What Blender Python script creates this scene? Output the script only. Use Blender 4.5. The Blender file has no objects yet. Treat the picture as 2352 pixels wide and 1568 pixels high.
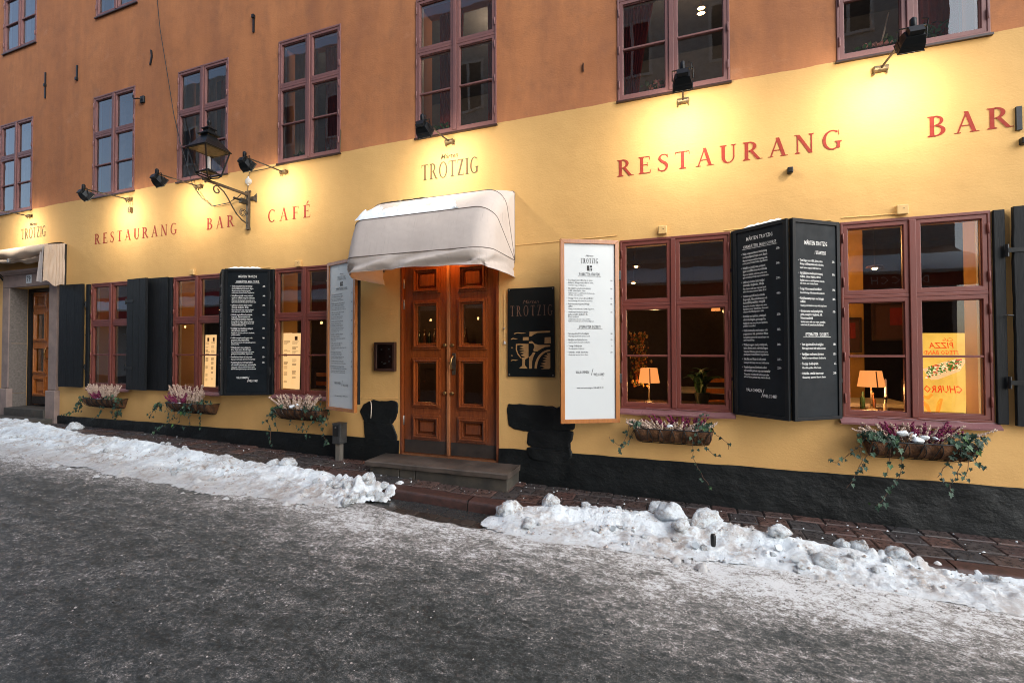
import bpy, math, random
import numpy as np
from mathutils import Vector, Matrix, noise

random.seed(7)
rng = np.random.default_rng(7)
SC = bpy.context.scene
COL = SC.collection

# ------------------------------------------------------------------ camera, sky, sun, exposure
YAW, PITCH, ROLL = 0.3513, 0.01836, -0.0023
fwd = Vector((-math.sin(YAW) * math.cos(PITCH), math.cos(YAW) * math.cos(PITCH), math.sin(PITCH)))
rgt = Vector((math.cos(YAW), math.sin(YAW), 0))
upv = rgt.cross(fwd)
r2 = rgt * math.cos(ROLL) + upv * math.sin(ROLL)
u2 = -rgt * math.sin(ROLL) + upv * math.cos(ROLL)
cam_data = bpy.data.cameras.new('camera')
cam_data.sensor_width = 36.0
cam_data.lens = 36.0 * 1064 / 2352
cam_data.clip_start, cam_data.clip_end = 0.05, 500
cam = bpy.data.objects.new('camera', cam_data)
COL.objects.link(cam)
cam.matrix_world = Matrix(((r2.x, u2.x, -fwd.x, 0), (r2.y, u2.y, -fwd.y, -5.0), (r2.z, u2.z, -fwd.z, 1.6), (0, 0, 0, 1)))
SC.camera = cam

SUN_EL, SUN_AZ = math.radians(34), math.radians(123)        # azimuth counted from +y clockwise
world = bpy.data.worlds.new('World')
SC.world = world
world.use_nodes = True
wn = world.node_tree.nodes
wl = world.node_tree.links
bg = wn['Background']
sky = wn.new('ShaderNodeTexSky')
sky.sky_type = 'NISHITA'
sky.sun_disc = False
sky.sun_elevation = SUN_EL
sky.sun_rotation = SUN_AZ
sky.air_density, sky.dust_density, sky.ozone_density = 1.0, 2.0, 1.5
soft = wn.new('ShaderNodeHueSaturation')
soft.inputs['Saturation'].default_value = 0.85
wl.new(sky.outputs['Color'], soft.inputs['Color'])
wl.new(soft.outputs['Color'], bg.inputs['Color'])
bg.inputs['Strength'].default_value = 0.15

sun_data = bpy.data.lights.new('sun', 'SUN')
sun_data.energy = 1.25
sun_data.angle = math.radians(70)
sun_data.color = (0.85, 0.94, 1.0)
sun = bpy.data.objects.new('sun', sun_data)
COL.objects.link(sun)
sd = Vector((math.sin(SUN_AZ) * math.cos(SUN_EL), math.cos(SUN_AZ) * math.cos(SUN_EL), math.sin(SUN_EL)))
sun.rotation_euler = (-sd).to_track_quat('-Z', 'Y').to_euler()

SC.view_settings.view_transform = 'Standard'
SC.view_settings.look = 'None'
SC.view_settings.gamma = 1
SC.view_settings.use_curve_mapping = False
SC.view_settings.exposure = 1.02
SC.cycles.use_denoising = True
SC.cycles.filter_width = 1.0
SC.cycles.max_bounces = 8
SC.cycles.transparent_max_bounces = 12
SC.cycles.sample_clamp_indirect = 4.0
FLOOD_POWER = 7.2

# ------------------------------------------------------------------ helpers
class Geo:
    """collects boxes, prisms, tubes and sheets and becomes one mesh"""
    def __init__(self):
        self.v, self.f, self.m, self.k = [], [], [], 0

    def add(self, vs, fs):
        b = len(self.v)
        self.v += [tuple(p) for p in vs]
        self.f += [tuple(b + i for i in f) for f in fs]
        self.m += [self.k] * len(fs)
        return self

    def box(self, x0, x1, y0, y1, z0, z1):
        vs = [(x, y, z) for z in (z0, z1) for y in (y0, y1) for x in (x0, x1)]
        return self.add(vs, [(0, 2, 3, 1), (4, 5, 7, 6), (0, 1, 5, 4), (2, 6, 7, 3), (0, 4, 6, 2), (1, 3, 7, 5)])

    def prism(self, pts, y0, y1):
        """outline (x, z), counter-clockwise seen from -y, front at y0"""
        n = len(pts)
        vs = [(x, y0, z) for x, z in pts] + [(x, y1, z) for x, z in pts]
        fs = [tuple(range(n)), tuple(reversed(range(n, 2 * n)))]
        fs += [(i, i + n, (i + 1) % n + n, (i + 1) % n) for i in range(n)]
        return self.add(vs, fs)

    def quad(self, a, b, c, d):
        return self.add([a, b, c, d], [(0, 1, 2, 3)])

    def frame(self, x0, x1, z0, z1, w, y0, y1):
        """rectangular ring; w = (left, right, bottom, top) or one number; front y0"""
        l, r, b, t = (w,) * 4 if isinstance(w, (int, float)) else w
        o = [(x0, z0), (x1, z0), (x1, z1), (x0, z1)]
        i = [(x0 + l, z0 + b), (x1 - r, z0 + b), (x1 - r, z1 - t), (x0 + l, z1 - t)]
        vs = [(x, y, z) for ring in (o, i) for y in (y0, y1) for x, z in ring]
        fs = []
        for k in range(4):
            n = (k + 1) % 4
            fs += [(k, n, 8 + n, 8 + k), (4 + n, 4 + k, 12 + k, 12 + n), (n, k, 4 + k, 4 + n), (8 + k, 8 + n, 12 + n, 12 + k)]
        return self.add(vs, fs)

    def tube(self, pts, r, n=8, caps=True):
        pts = [Vector(p) for p in pts]
        rs = r if isinstance(r, (list, tuple)) else [r] * len(pts)
        vs, fs = [], []
        ref = None
        for i, p in enumerate(pts):
            t = (pts[min(i + 1, len(pts) - 1)] - pts[max(i - 1, 0)]).normalized()
            if ref is None or abs(ref.dot(t)) > 0.95:
                ref = Vector((0, 0, 1)) if abs(t.z) < 0.9 else Vector((1, 0, 0))
            a = t.cross(ref).normalized()
            b = a.cross(t)
            ref = b
            for k in range(n):
                w = 2 * math.pi * k / n
                vs.append(p + a * (rs[i] * math.cos(w)) + b * (rs[i] * math.sin(w)))
        for i in range(len(pts) - 1):
            for k in range(n):
                q = (k + 1) % n
                fs.append((i * n + k, i * n + q, (i + 1) * n + q, (i + 1) * n + k))
        if caps:
            fs.append(tuple(reversed(range(n))))
            fs.append(tuple(range((len(pts) - 1) * n, len(pts) * n)))
        return self.add(vs, fs)

    def lathe(self, prof, c=(0, 0, 0), n=16, axis='z', rot=0.0):
        vs, fs = [], []
        for r, h in prof:
            for k in range(n):
                w = 2 * math.pi * k / n + rot
                a, b = r * math.cos(w), r * math.sin(w)
                p = (a, b, h) if axis == 'z' else ((a, h, b) if axis == 'y' else (h, a, b))
                vs.append((c[0] + p[0], c[1] + p[1], c[2] + p[2]))
        for i in range(len(prof) - 1):
            for k in range(n):
                q = (k + 1) % n
                fs.append((i * n + k, i * n + q, (i + 1) * n + q, (i + 1) * n + k))
        fs.append(tuple(reversed(range(n))))
        fs.append(tuple(range((len(prof) - 1) * n, len(prof) * n)))
        return self.add(vs, fs)

    def ball(self, c, r, n=8, m=6):
        rx, ry, rz = (r, r, r) if isinstance(r, (int, float)) else r
        vs = [(c[0], c[1], c[2] - rz)]
        for i in range(1, m):
            t = math.pi * i / m - math.pi / 2
            for k in range(n):
                w = 2 * math.pi * k / n
                vs.append((c[0] + rx * math.cos(t) * math.cos(w), c[1] + ry * math.cos(t) * math.sin(w), c[2] + rz * math.sin(t)))
        vs.append((c[0], c[1], c[2] + rz))
        fs = [(0, 1 + (k + 1) % n, 1 + k) for k in range(n)]
        for i in range(m - 2):
            for k in range(n):
                q = (k + 1) % n
                fs.append((1 + i * n + k, 1 + i * n + q, 1 + (i + 1) * n + q, 1 + (i + 1) * n + k))
        e = len(vs) - 1
        fs += [(e, 1 + (m - 2) * n + k, 1 + (m - 2) * n + (k + 1) % n) for k in range(n)]
        return self.add(vs, fs)

    def sheet(self, rows):
        """rows of points joined into a grid"""
        n = len(rows[0])
        vs = [p for r in rows for p in r]
        fs = [(i * n + j, i * n + j + 1, (i + 1) * n + j + 1, (i + 1) * n + j) for i in range(len(rows) - 1) for j in range(n - 1)]
        return self.add(vs, fs)

    def mesh(self, name):
        me = bpy.data.meshes.new(name)
        me.from_pydata(self.v, [], self.f)
        if any(self.m):
            me.polygons.foreach_set('material_index', self.m)
        me.update()
        return me


def obj(name, geo, mats, parent=None, loc=None, smooth=False, bevel=0.0, kind=None):
    me = geo.mesh(name) if isinstance(geo, Geo) else geo
    if not me.materials:
        for m in (mats if isinstance(mats, (list, tuple)) else [mats]):
            me.materials.append(m)
    if smooth:
        me.polygons.foreach_set('use_smooth', [True] * len(me.polygons))
        if smooth is not True:
            me.set_sharp_from_angle(angle=math.radians(smooth))
    o = bpy.data.objects.new(name, me)
    COL.objects.link(o)
    if parent is not None:
        o.parent = parent
    if loc is not None:
        o.location = loc
    if bevel:
        b = o.modifiers.new('bevel', 'BEVEL')
        b.width, b.segments, b.limit_method = bevel, 2, 'ANGLE'
    if kind:
        o['kind'] = kind
    return o


def tag(o, label, cat=None, group=None, kind=None):
    if label:
        o['label'] = label
    if cat:
        o['category'] = cat
    if group:
        o['group'] = group
    if kind:
        o['kind'] = kind
    return o


def thing(name, label, cat, loc=(0, 0, 0), rz=0.0, group=None, parent=None):
    o = bpy.data.objects.new(name, None)
    COL.objects.link(o)
    o.empty_display_size = 0.1
    o.location = loc
    o.rotation_euler = (0, 0, rz)
    if parent is not None:
        o.parent = parent
    return tag(o, label, cat, group)


def dup(o, parent=None, loc=None, label=None):
    """a copy of an object with copies of everything under it"""
    c = o.copy()
    COL.objects.link(c)
    if parent is not None:
        c.parent = parent
    if loc is not None:
        c.location = loc
    if label:
        c['label'] = label
    for ch in list(o.children):
        dup(ch, c)
    return c


# ------------------------------------------------------------------ materials
class NT:
    def __init__(self, name):
        self.mat = bpy.data.materials.new(name)
        self.mat.use_nodes = True
        self.t = self.mat.node_tree
        self.n = self.t.nodes
        self.b = self.n['Principled BSDF']
        self.out = self.n['Material Output']
        self.tc = self.n.new('ShaderNodeTexCoord')
        self.co = self.tc.outputs['Object']

    def link(self, a, b):
        self.t.links.new(a, b)

    def val(self, x):
        return x

    def mapping(self, scale=(1, 1, 1), rot=(0, 0, 0), src=None, loc=None):
        m = self.n.new('ShaderNodeMapping')
        m.inputs['Scale'].default_value = scale
        m.inputs['Rotation'].default_value = rot
        self.link(src or self.co, m.inputs['Vector'])
        if loc is not None:
            self.link(loc, m.inputs['Location'])
        return m.outputs['Vector']

    def noise(self, scale, detail=4, rough=0.55, src=None, dist=0.0):
        q = self.n.new('ShaderNodeTexNoise')
        q.inputs['Scale'].default_value = scale
        q.inputs['Detail'].default_value = detail
        q.inputs['Roughness'].default_value = rough
        q.inputs['Distortion'].default_value = dist
        self.link(src or self.co, q.inputs['Vector'])
        return q.outputs['Fac']

    def voronoi(self, scale, src=None, feature='F1'):
        q = self.n.new('ShaderNodeTexVoronoi')
        q.feature = feature
        q.inputs['Scale'].default_value = scale
        self.link(src or self.co, q.inputs['Vector'])
        return q.outputs['Distance']

    def ramp(self, fac, stops):
        q = self.n.new('ShaderNodeValToRGB')
        el = q.color_ramp.elements
        while len(el) < len(stops):
            el.new(0.5)
        for e, (p, c) in zip(el, stops):
            e.position = p
            e.color = (c, c, c, 1) if isinstance(c, (int, float)) else (*c, 1)
        self.link(fac, q.inputs['Fac'])
        return q.outputs['Color']

    def mix(self, fac, a, b, mode='MIX'):
        q = self.n.new('ShaderNodeMix')
        q.data_type = 'RGBA'
        q.blend_type = mode
        for sock, v in ((q.inputs[0], fac), (q.inputs[6], a), (q.inputs[7], b)):
            if isinstance(v, bpy.types.NodeSocket):
                self.link(v, sock)
            elif isinstance(v, (int, float)):
                sock.default_value = v if sock == q.inputs[0] else (v, v, v, 1)
            else:
                sock.default_value = (*v, 1)
        return q.outputs[2]

    def math(self, op, a, b=0.0, clamp=False):
        q = self.n.new('ShaderNodeMath')
        q.operation = op
        q.use_clamp = clamp
        for s, v in ((q.inputs[0], a), (q.inputs[1], b)):
            if isinstance(v, bpy.types.NodeSocket):
                self.link(v, s)
            else:
                s.default_value = v
        return q.outputs[0]

    def xyz(self, src=None):
        q = self.n.new('ShaderNodeSeparateXYZ')
        self.link(src or self.co, q.inputs[0])
        return q.outputs

    def rand(self):
        q = self.n.new('ShaderNodeObjectInfo')
        return q.outputs['Random']

    def bump(self, h, strength=0.4, dist=0.01, prev=None):
        q = self.n.new('ShaderNodeBump')
        q.inputs['Strength'].default_value = strength
        q.inputs['Distance'].default_value = dist
        self.link(h, q.inputs['Height'])
        if prev is not None:
            self.link(prev, q.inputs['Normal'])
        return q.outputs['Normal']

    def done(self, color=None, rough=None, normal=None, metal=None, spec=None, emit=None, estr=None):
        b = self.b
        for key, v in (('Base Color', color), ('Roughness', rough), ('Normal', normal), ('Metallic', metal),
                       ('Specular IOR Level', spec), ('Emission Color', emit), ('Emission Strength', estr)):
            if v is None:
                continue
            s = b.inputs[key]
            if isinstance(v, bpy.types.NodeSocket):
                self.link(v, s)
            elif isinstance(v, (int, float)):
                s.default_value = v
            else:
                s.default_value = (*v, 1)
        return self.mat


def simple(name, col, rough=0.6, metal=0.0, var=0.25, vscale=9.0, bump=0.0, bscale=60.0, spec=0.5, col2=None, stretch=(1, 1, 1), bdist=0.004, objrand=0.0):
    """plain material with a worn, slightly uneven colour and optional fine relief"""
    t = NT(name)
    off = t.math('MULTIPLY', t.rand(), 37.0)
    co = t.mapping(stretch, loc=off)
    f = t.noise(vscale, 5, 0.6, co)
    f = t.ramp(f, [(0.3, 0.0), (0.7, 1.0)])
    c2 = col2 or tuple(max(0.0, c * (1 - var)) for c in col)
    c = t.mix(f, col, c2)
    if objrand:
        k = t.math('MULTIPLY_ADD', t.rand(), objrand)
        t.n[-1].inputs[2].default_value = 1 - objrand / 2
        c = t.mix(1.0, c, k, 'MULTIPLY')
    nrm = t.bump(t.noise(bscale, 4, 0.6, co), bump, bdist) if bump else None
    g = t.noise(vscale * 2.3, 3, 0.6, co)
    r = t.ramp(g, [(0.3, max(0.03, rough - 0.08)), (0.7, min(1.0, rough + 0.08))])
    return t.done(c, r, nrm, metal, spec)


def glow(name, col, strength, base=None):
    t = NT(name)
    return t.done(base or col, 0.6, None, None, None, col, strength)
# facade plaster: orange above, yellow below, both brushed on unevenly
def plaster_material():
    t = NT('facade_plaster')
    x, y, z = t.xyz()
    wob = t.noise(1.3, 3, 0.5)
    wob = t.math('ADD', wob, t.math('MULTIPLY', t.noise(14, 4, 0.7), 0.25))
    edge = t.math('MULTIPLY_ADD', wob, 0.055)
    t.n[-1].inputs[2].default_value = -0.034
    zz = t.math('ADD', z, edge)
    upper = t.math('GREATER_THAN', zz, 4.253)
    big = t.ramp(t.noise(0.8, 6, 0.62, t.mapping((1, 1, 0.55))), [(0.32, 0.0), (0.72, 1.0)])
    streak = t.ramp(t.noise(2.6, 5, 0.65, t.mapping((1, 1, 0.22))), [(0.42, 0.0), (0.75, 1.0)])
    fine = t.noise(22, 4, 0.6)
    orange = t.mix(big, (0.55, 0.228, 0.092), (0.40, 0.158, 0.067))
    orange = t.mix(t.math('MULTIPLY', streak, 0.72), orange, (0.29, 0.122, 0.064))
    pale = t.ramp(t.noise(1.7, 6, 0.7, t.mapping((1, 1, 1.4), (0, 0.5, 0))), [(0.6, 0.0), (0.78, 1.0)])
    orange = t.mix(t.math('MULTIPLY', pale, 0.5), orange, (0.58, 0.32, 0.19))
    blotch = t.ramp(t.noise(3.4, 7, 0.72, t.mapping((1, 1, 0.8))), [(0.50, 0.0), (0.70, 1.0)])
    orange = t.mix(t.math('MULTIPLY', blotch, 0.38), orange, (0.21, 0.105, 0.066))
    yellow = t.mix(big, (0.70, 0.435, 0.165), (0.63, 0.37, 0.135))
    yellow = t.mix(t.math('MULTIPLY', streak, 0.22), yellow, (0.52, 0.30, 0.11))
    spots = t.ramp(t.noise(5.5, 5, 0.75), [(0.68, 0.0), (0.8, 1.0)])
    yellow = t.mix(t.math('MULTIPLY', spots, 0.3), yellow, (0.45, 0.27, 0.10))
    low_ = t.ramp(t.math('ADD', z, t.math('MULTIPLY', t.noise(4, 5, 0.7), -0.5)), [(0.25, 1.0), (0.62, 0.0)])
    yellow = t.mix(t.math('MULTIPLY', low_, 0.3), yellow, (0.44, 0.24, 0.085))
    col = t.mix(upper, yellow, orange)
    col = t.mix(t.math('MULTIPLY', fine, 0.16), col, t.mix(1.0, col, 0.72, 'MULTIPLY'))
    ticks = t.ramp(t.voronoi(3.1, t.mapping((1, 1, 0.6))), [(0.0, 1.0), (0.012, 1.0), (0.016, 0.0)])
    col = t.mix(t.math('MULTIPLY', ticks, 0.55), col, (0.10, 0.06, 0.04))
    n1 = t.bump(t.noise(6, 5, 0.55, t.mapping((0.7, 1, 1.2))), 0.22, 0.016)
    n2 = t.bump(t.noise(48, 6, 0.68, t.mapping((0.75, 1, 1.2))), 0.40, 0.006, n1)
    n3 = t.bump(t.noise(1.1, 3, 0.5), 0.5, 0.06, n2)
    return t.done(col, 0.86, n3, spec=0.25)


def black_paint_wall():
    t = NT('black_plinth_paint')
    f = t.ramp(t.noise(4, 6, 0.62), [(0.35, 0.0), (0.7, 1.0)])
    c = t.mix(f, (0.003, 0.0044, 0.005), (0.006, 0.0078, 0.0086))
    dust = t.ramp(t.noise(13, 6, 0.7), [(0.6, 0.0), (0.8, 1.0)])
    c = t.mix(t.math('MULTIPLY', dust, 0.4), c, (0.02, 0.0225, 0.024))
    n1 = t.bump(t.noise(8, 6, 0.62, t.mapping((0.8, 1, 1.2))), 0.6, 0.03)
    n2 = t.bump(t.noise(60, 4, 0.6), 0.25, 0.005, n1)
    return t.done(c, t.ramp(f, [(0.0, 0.45), (1.0, 0.62)]), n2, spec=0.3)


def window_paint(name, a, b, worn, rough=0.42):
    t = NT(name)
    co = t.mapping((1, 1, 1), loc=t.math('MULTIPLY', t.rand(), 11.0))
    f = t.ramp(t.noise(5, 5, 0.6, co), [(0.3, 0.0), (0.7, 1.0)])
    c = t.mix(f, a, b)
    chips = t.ramp(t.noise(38, 5, 0.7, co), [(0.66, 0.0), (0.72, 1.0)])
    c = t.mix(t.math('MULTIPLY', chips, 0.7), c, worn)
    n1 = t.bump(t.noise(45, 4, 0.6, t.mapping((1, 1, 0.2))), 0.25, 0.003)
    return t.done(c, t.ramp(f, [(0, rough - 0.06), (1, rough + 0.12)]), n1)


def varnished_wood(name, a, b, dark, grime_z=None):
    t = NT(name)
    co = t.mapping((14, 14, 1.1), loc=t.math('MULTIPLY', t.rand(), 5.0))
    g = t.noise(2.2, 7, 0.62, co, 0.6)
    c = t.mix(t.ramp(g, [(0.3, 0.0), (0.7, 1.0)]), a, b)
    fine = t.ramp(t.noise(9, 5, 0.7, co), [(0.5, 0.0), (0.72, 1.0)])
    c = t.mix(t.math('MULTIPLY', fine, 0.55), c, dark)
    worn = t.ramp(t.noise(17, 6, 0.72), [(0.66, 0.0), (0.74, 1.0)])
    c = t.mix(t.math('MULTIPLY', worn, 0.25), c, (0.30, 0.17, 0.09))
    if grime_z is not None:
        z = t.xyz()[2]
        gz_ = t.math('ADD', z, t.math('MULTIPLY', t.noise(6, 5, 0.65), -0.5))
        low = t.ramp(gz_, [(0.0, 1.0), (grime_z, 0.0)])
        c = t.mix(t.math('MULTIPLY', low, 0.6), c, (0.045, 0.026, 0.02))
    n1 = t.bump(g, 0.12, 0.004)
    return t.done(c, t.ramp(fine, [(0, 0.16), (1, 0.34)]), n1)


def glass_material(name='window_glass', tint=(1, 1, 1), k=2.3):
    m = bpy.data.materials.new(name)
    m.use_nodes = True
    t = m.node_tree
    t.nodes.clear()
    out = t.nodes.new('ShaderNodeOutputMaterial')
    mix = t.nodes.new('ShaderNodeMixShader')
    tr = t.nodes.new('ShaderNodeBsdfTransparent')
    tr.inputs[0].default_value = (*tint, 1)
    gl = t.nodes.new('ShaderNodeBsdfGlossy')
    gl.inputs['Roughness'].default_value = 0.0
    fr = t.nodes.new('ShaderNodeFresnel')
    fr.inputs['IOR'].default_value = 1.5
    mu = t.nodes.new('ShaderNodeMath')
    mu.operation = 'MULTIPLY'
    mu.use_clamp = True
    mu.inputs[1].default_value = k
    tc = t.nodes.new('ShaderNodeTexCoord')
    ns = t.nodes.new('ShaderNodeTexNoise')
    ns.inputs['Scale'].default_value = 2.2
    ns.inputs['Detail'].default_value = 1
    bp = t.nodes.new('ShaderNodeBump')
    bp.inputs['Strength'].default_value = 0.06
    bp.inputs['Distance'].default_value = 0.02
    L = t.links.new
    L(tc.outputs['Object'], ns.inputs['Vector'])
    L(ns.outputs['Fac'], bp.inputs['Height'])
    L(bp.outputs['Normal'], gl.inputs['Normal'])
    L(fr.outputs[0], mu.inputs[0])
    L(mu.outputs[0], mix.inputs[0])
    L(tr.outputs[0], mix.inputs[1])
    L(gl.outputs[0], mix.inputs[2])
    L(mix.outputs[0], out.inputs['Surface'])
    return m


MAT = {}
MAT['plaster'] = plaster_material()
MAT['plinth'] = black_paint_wall()
MAT['red_frame'] = window_paint('red_brown_window_paint', (0.170, 0.042, 0.030), (0.135, 0.033, 0.025), (0.36, 0.20, 0.17))
MAT['mauve_frame'] = window_paint('faded_mauve_window_paint', (0.215, 0.092, 0.082), (0.17, 0.078, 0.074), (0.25, 0.10, 0.075), 0.5)
MAT['sill_metal'] = window_paint('painted_sill_metal', (0.21, 0.095, 0.098), (0.17, 0.07, 0.072), (0.40, 0.25, 0.24), 0.32)
MAT['inner_white'] = simple('inner_white_paint', (0.72, 0.68, 0.62), 0.5, var=0.12)
MAT['shutter'] = simple('black_shutter_paint', (0.006, 0.0072, 0.0085), 0.52, var=-0.7, vscale=6, spec=0.22, bump=0.35, bscale=26, stretch=(6, 6, 0.5), col2=(0.011, 0.0125, 0.0145))
MAT['shutter_panel'] = simple('blackboard_paint', (0.004, 0.0065, 0.009), 0.55, vscale=5, col2=(0.008, 0.012, 0.016), bump=0.08, spec=0.22)
MAT['iron'] = simple('black_iron', (0.012, 0.013, 0.014), 0.42, 0.3, bump=0.15)
MAT['rust_iron'] = simple('rusty_grey_iron', (0.085, 0.06, 0.038), 0.6, 0.35, vscale=18, col2=(0.03, 0.025, 0.02), bump=0.3)
MAT['bronze'] = simple('weathered_bronze_bracket', (0.20, 0.135, 0.06), 0.5, 0.5, vscale=25, col2=(0.07, 0.05, 0.03), bump=0.3)
MAT['lamp_black'] = simple('black_lamp_housing', (0.006, 0.008, 0.0095), 0.42, var=0.1, spec=0.25)
MAT['door'] = varnished_wood('red_brown_varnished_wood', (0.285, 0.070, 0.015), (0.165, 0.036, 0.009), (0.065, 0.015, 0.005), 1.1)
MAT['door_edge'] = varnished_wood('worn_door_edge_wood', (0.40, 0.17, 0.07), (0.28, 0.10, 0.04), (0.12, 0.04, 0.02), 0.5)
MAT['old_door'] = varnished_wood('orange_brown_door_wood', (0.42, 0.14, 0.028), (0.32, 0.092, 0.018), (0.16, 0.042, 0.012))
MAT['board_frame'] = varnished_wood('orange_brown_board_wood', (0.42, 0.165, 0.045), (0.30, 0.105, 0.03), (0.13, 0.055, 0.025))
MAT['kick'] = simple('dull_black_kick_plate', (0.022, 0.019, 0.018), 0.5, col2=(0.045, 0.032, 0.026), vscale=5, bump=0.1)
MAT['dark_door'] = simple('dark_door_frame', (0.012, 0.01, 0.01), 0.5)
MAT['brass'] = simple('worn_brass', (0.42, 0.25, 0.09), 0.32, 1.0, vscale=30, col2=(0.24, 0.14, 0.06))
MAT['steel'] = simple('dull_steel', (0.35, 0.33, 0.31), 0.4, 0.9)
MAT['whiteboard'] = simple('white_menu_panel', (0.53, 0.565, 0.58), 0.35, var=0.03, vscale=2)
MAT['ink'] = simple('dark_ink', (0.035, 0.035, 0.04), 0.7)
MAT['chalk'] = simple('white_chalk_paint', (0.80, 0.80, 0.78), 0.8, var=0.15, vscale=40)
MAT['red_letter'] = simple('red_sign_paint', (0.34, 0.030, 0.014), 0.8, var=0.2, vscale=14)
MAT['gold_letter'] = simple('brown_gold_sign_paint', (0.12, 0.075, 0.03), 0.8, var=0.2, vscale=14)
MAT['gold_script'] = simple('pale_gold_sign_paint', (0.12, 0.07, 0.026), 0.8)
MAT['plaque'] = simple('black_lacquered_plaque', (0.005, 0.007, 0.0075), 0.45, vscale=4, col2=(0.009, 0.0115, 0.0115), spec=0.25)
MAT['plaque_gold'] = simple('ochre_plaque_paint', (0.50, 0.285, 0.11), 0.6, vscale=20, col2=(0.36, 0.19, 0.07))
MAT['plaque_worn'] = simple('worn_copper_lettering', (0.20, 0.10, 0.055), 0.6, vscale=30, col2=(0.05, 0.035, 0.03))
MAT['glass'] = glass_material()
MAT['lantern_glass'] = glass_material('lantern_glass', (0.985, 0.985, 0.99), 0.12)
MAT['lens'] = glow('floodlight_lens', (1.0, 0.80, 0.5), 5.0)
MAT['plastic_beige'] = simple('beige_plastic', (0.66, 0.42, 0.16), 0.5, var=0.1)
MAT['plastic_white'] = simple('white_plastic', (0.5, 0.48, 0.45), 0.45, var=0.1)
MAT['dark_case'] = simple('dark_brown_case_wood', (0.045, 0.02, 0.014), 0.4, bump=0.1)
MAT['case_back'] = simple('brown_red_backing', (0.085, 0.03, 0.024), 0.6, vscale=6)
MAT['grey_wood'] = simple('weathered_grey_post', (0.15, 0.135, 0.115), 0.8, bump=0.3, stretch=(8, 8, 0.6))
MAT['utility'] = simple('scuffed_black_box', (0.02, 0.022, 0.023), 0.55, vscale=12, col2=(0.05, 0.05, 0.05), bump=0.2)


def canvas_material(name, a, b):
    t = NT(name)
    x, y, z = t.xyz()
    s = t.noise(7, 5, 0.7, t.mapping((3.2, 0.4, 0.35)))
    c = t.mix(t.ramp(s, [(0.55, 0.0), (0.78, 1.0)]), a, b)
    drip = t.ramp(t.noise(16, 4, 0.6, t.mapping((4.0, 0.25, 0.16))), [(0.64, 0.0), (0.70, 1.0)])
    c = t.mix(t.math('MULTIPLY', drip, 0.35), c, tuple(k * 0.45 for k in a))
    blot = t.ramp(t.noise(2.4, 5, 0.65), [(0.4, 0.0), (0.8, 1.0)])
    c = t.mix(t.math('MULTIPLY', blot, 0.35), c, tuple(k * 0.8 for k in b))
    weave = t.noise(240, 2, 0.5, t.mapping((1, 1, 0.35)))
    n1 = t.bump(weave, 0.18, 0.002)
    n2 = t.bump(t.noise(3.5, 3, 0.5), 0.35, 0.03, n1)
    return t.done(c, 0.85, n2, spec=0.2)


MAT['canvas'] = canvas_material('grey_beige_canvas', (0.56, 0.495, 0.45), (0.49, 0.42, 0.38))
MAT['canvas_tan'] = canvas_material('tan_canvas', (0.50, 0.39, 0.30), (0.42, 0.32, 0.24))
MAT['seam'] = simple('dark_seam_piping', (0.22, 0.18, 0.155), 0.7)


def snow_material(name, dirt, seed_scale=1.0, unit=1.0):
    t = NT(name)
    co = t.mapping((unit, unit, unit), loc=t.math('MULTIPLY', t.rand(), 9.0))
    d = t.noise(2.6 * seed_scale, 8, 0.72, co)
    d2 = t.noise(13 * seed_scale, 6, 0.72, co)
    f = t.math('MULTIPLY', t.ramp(d, [(0.44, 0.0), (0.62, 1.0)]), t.ramp(d2, [(0.38, 0.0), (0.54, 1.0)]))
    c = t.mix(t.math('MULTIPLY', f, min(1.0, dirt)), (0.79, 0.855, 0.90), t.mix(d2, (0.25, 0.195, 0.16), (0.48, 0.41, 0.36)))
    if unit == 1.0 and dirt > 0.5:
        yy = t.math('ADD', t.xyz()[1], t.math('MULTIPLY', t.noise(5, 6, 0.75), 0.7))
        foot = t.ramp(t.math('MULTIPLY', yy, -1.0), [(0.72, 0.0), (0.98, 1.0)])
        c = t.mix(t.math('MULTIPLY', foot, 0.5), c, t.mix(d2, (0.26, 0.225, 0.20), (0.56, 0.53, 0.51)))
    specks = t.ramp(t.voronoi(34, co), [(0.0, 1.0), (0.13, 1.0), (0.2, 0.0)])
    sp2 = t.math('MULTIPLY', specks, t.ramp(t.noise(6, 4, 0.6, co), [(0.5, 0.0), (0.62, 1.0)]))
    c = t.mix(t.math('MULTIPLY', sp2, min(1.0, dirt)), c, (0.07, 0.06, 0.055))
    n1 = t.bump(t.noise(16, 9, 0.75, co), 1.0 if dirt > 0.5 else 0.3, 0.03)
    n2 = t.bump(t.noise(110, 4, 0.7, co), 0.6 if dirt > 0.5 else 0.2, 0.005, n1)
    m = t.done(c, 0.62, n2, spec=0.35)
    t.b.inputs['Subsurface Weight'].default_value = 0.0
    return m


MAT['snow'] = snow_material('trodden_snow', 0.9)
MAT['snow_dirty'] = snow_material('dirty_packed_snow', 1.0, 1.3, 0.3)
MAT['snow_clean'] = snow_material('fresh_snow', 0.05)
MAT['ice'] = simple('clear_grey_ice', (0.55, 0.60, 0.63), 0.12, vscale=14, col2=(0.36, 0.40, 0.42), bump=0.2, bscale=18)


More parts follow.
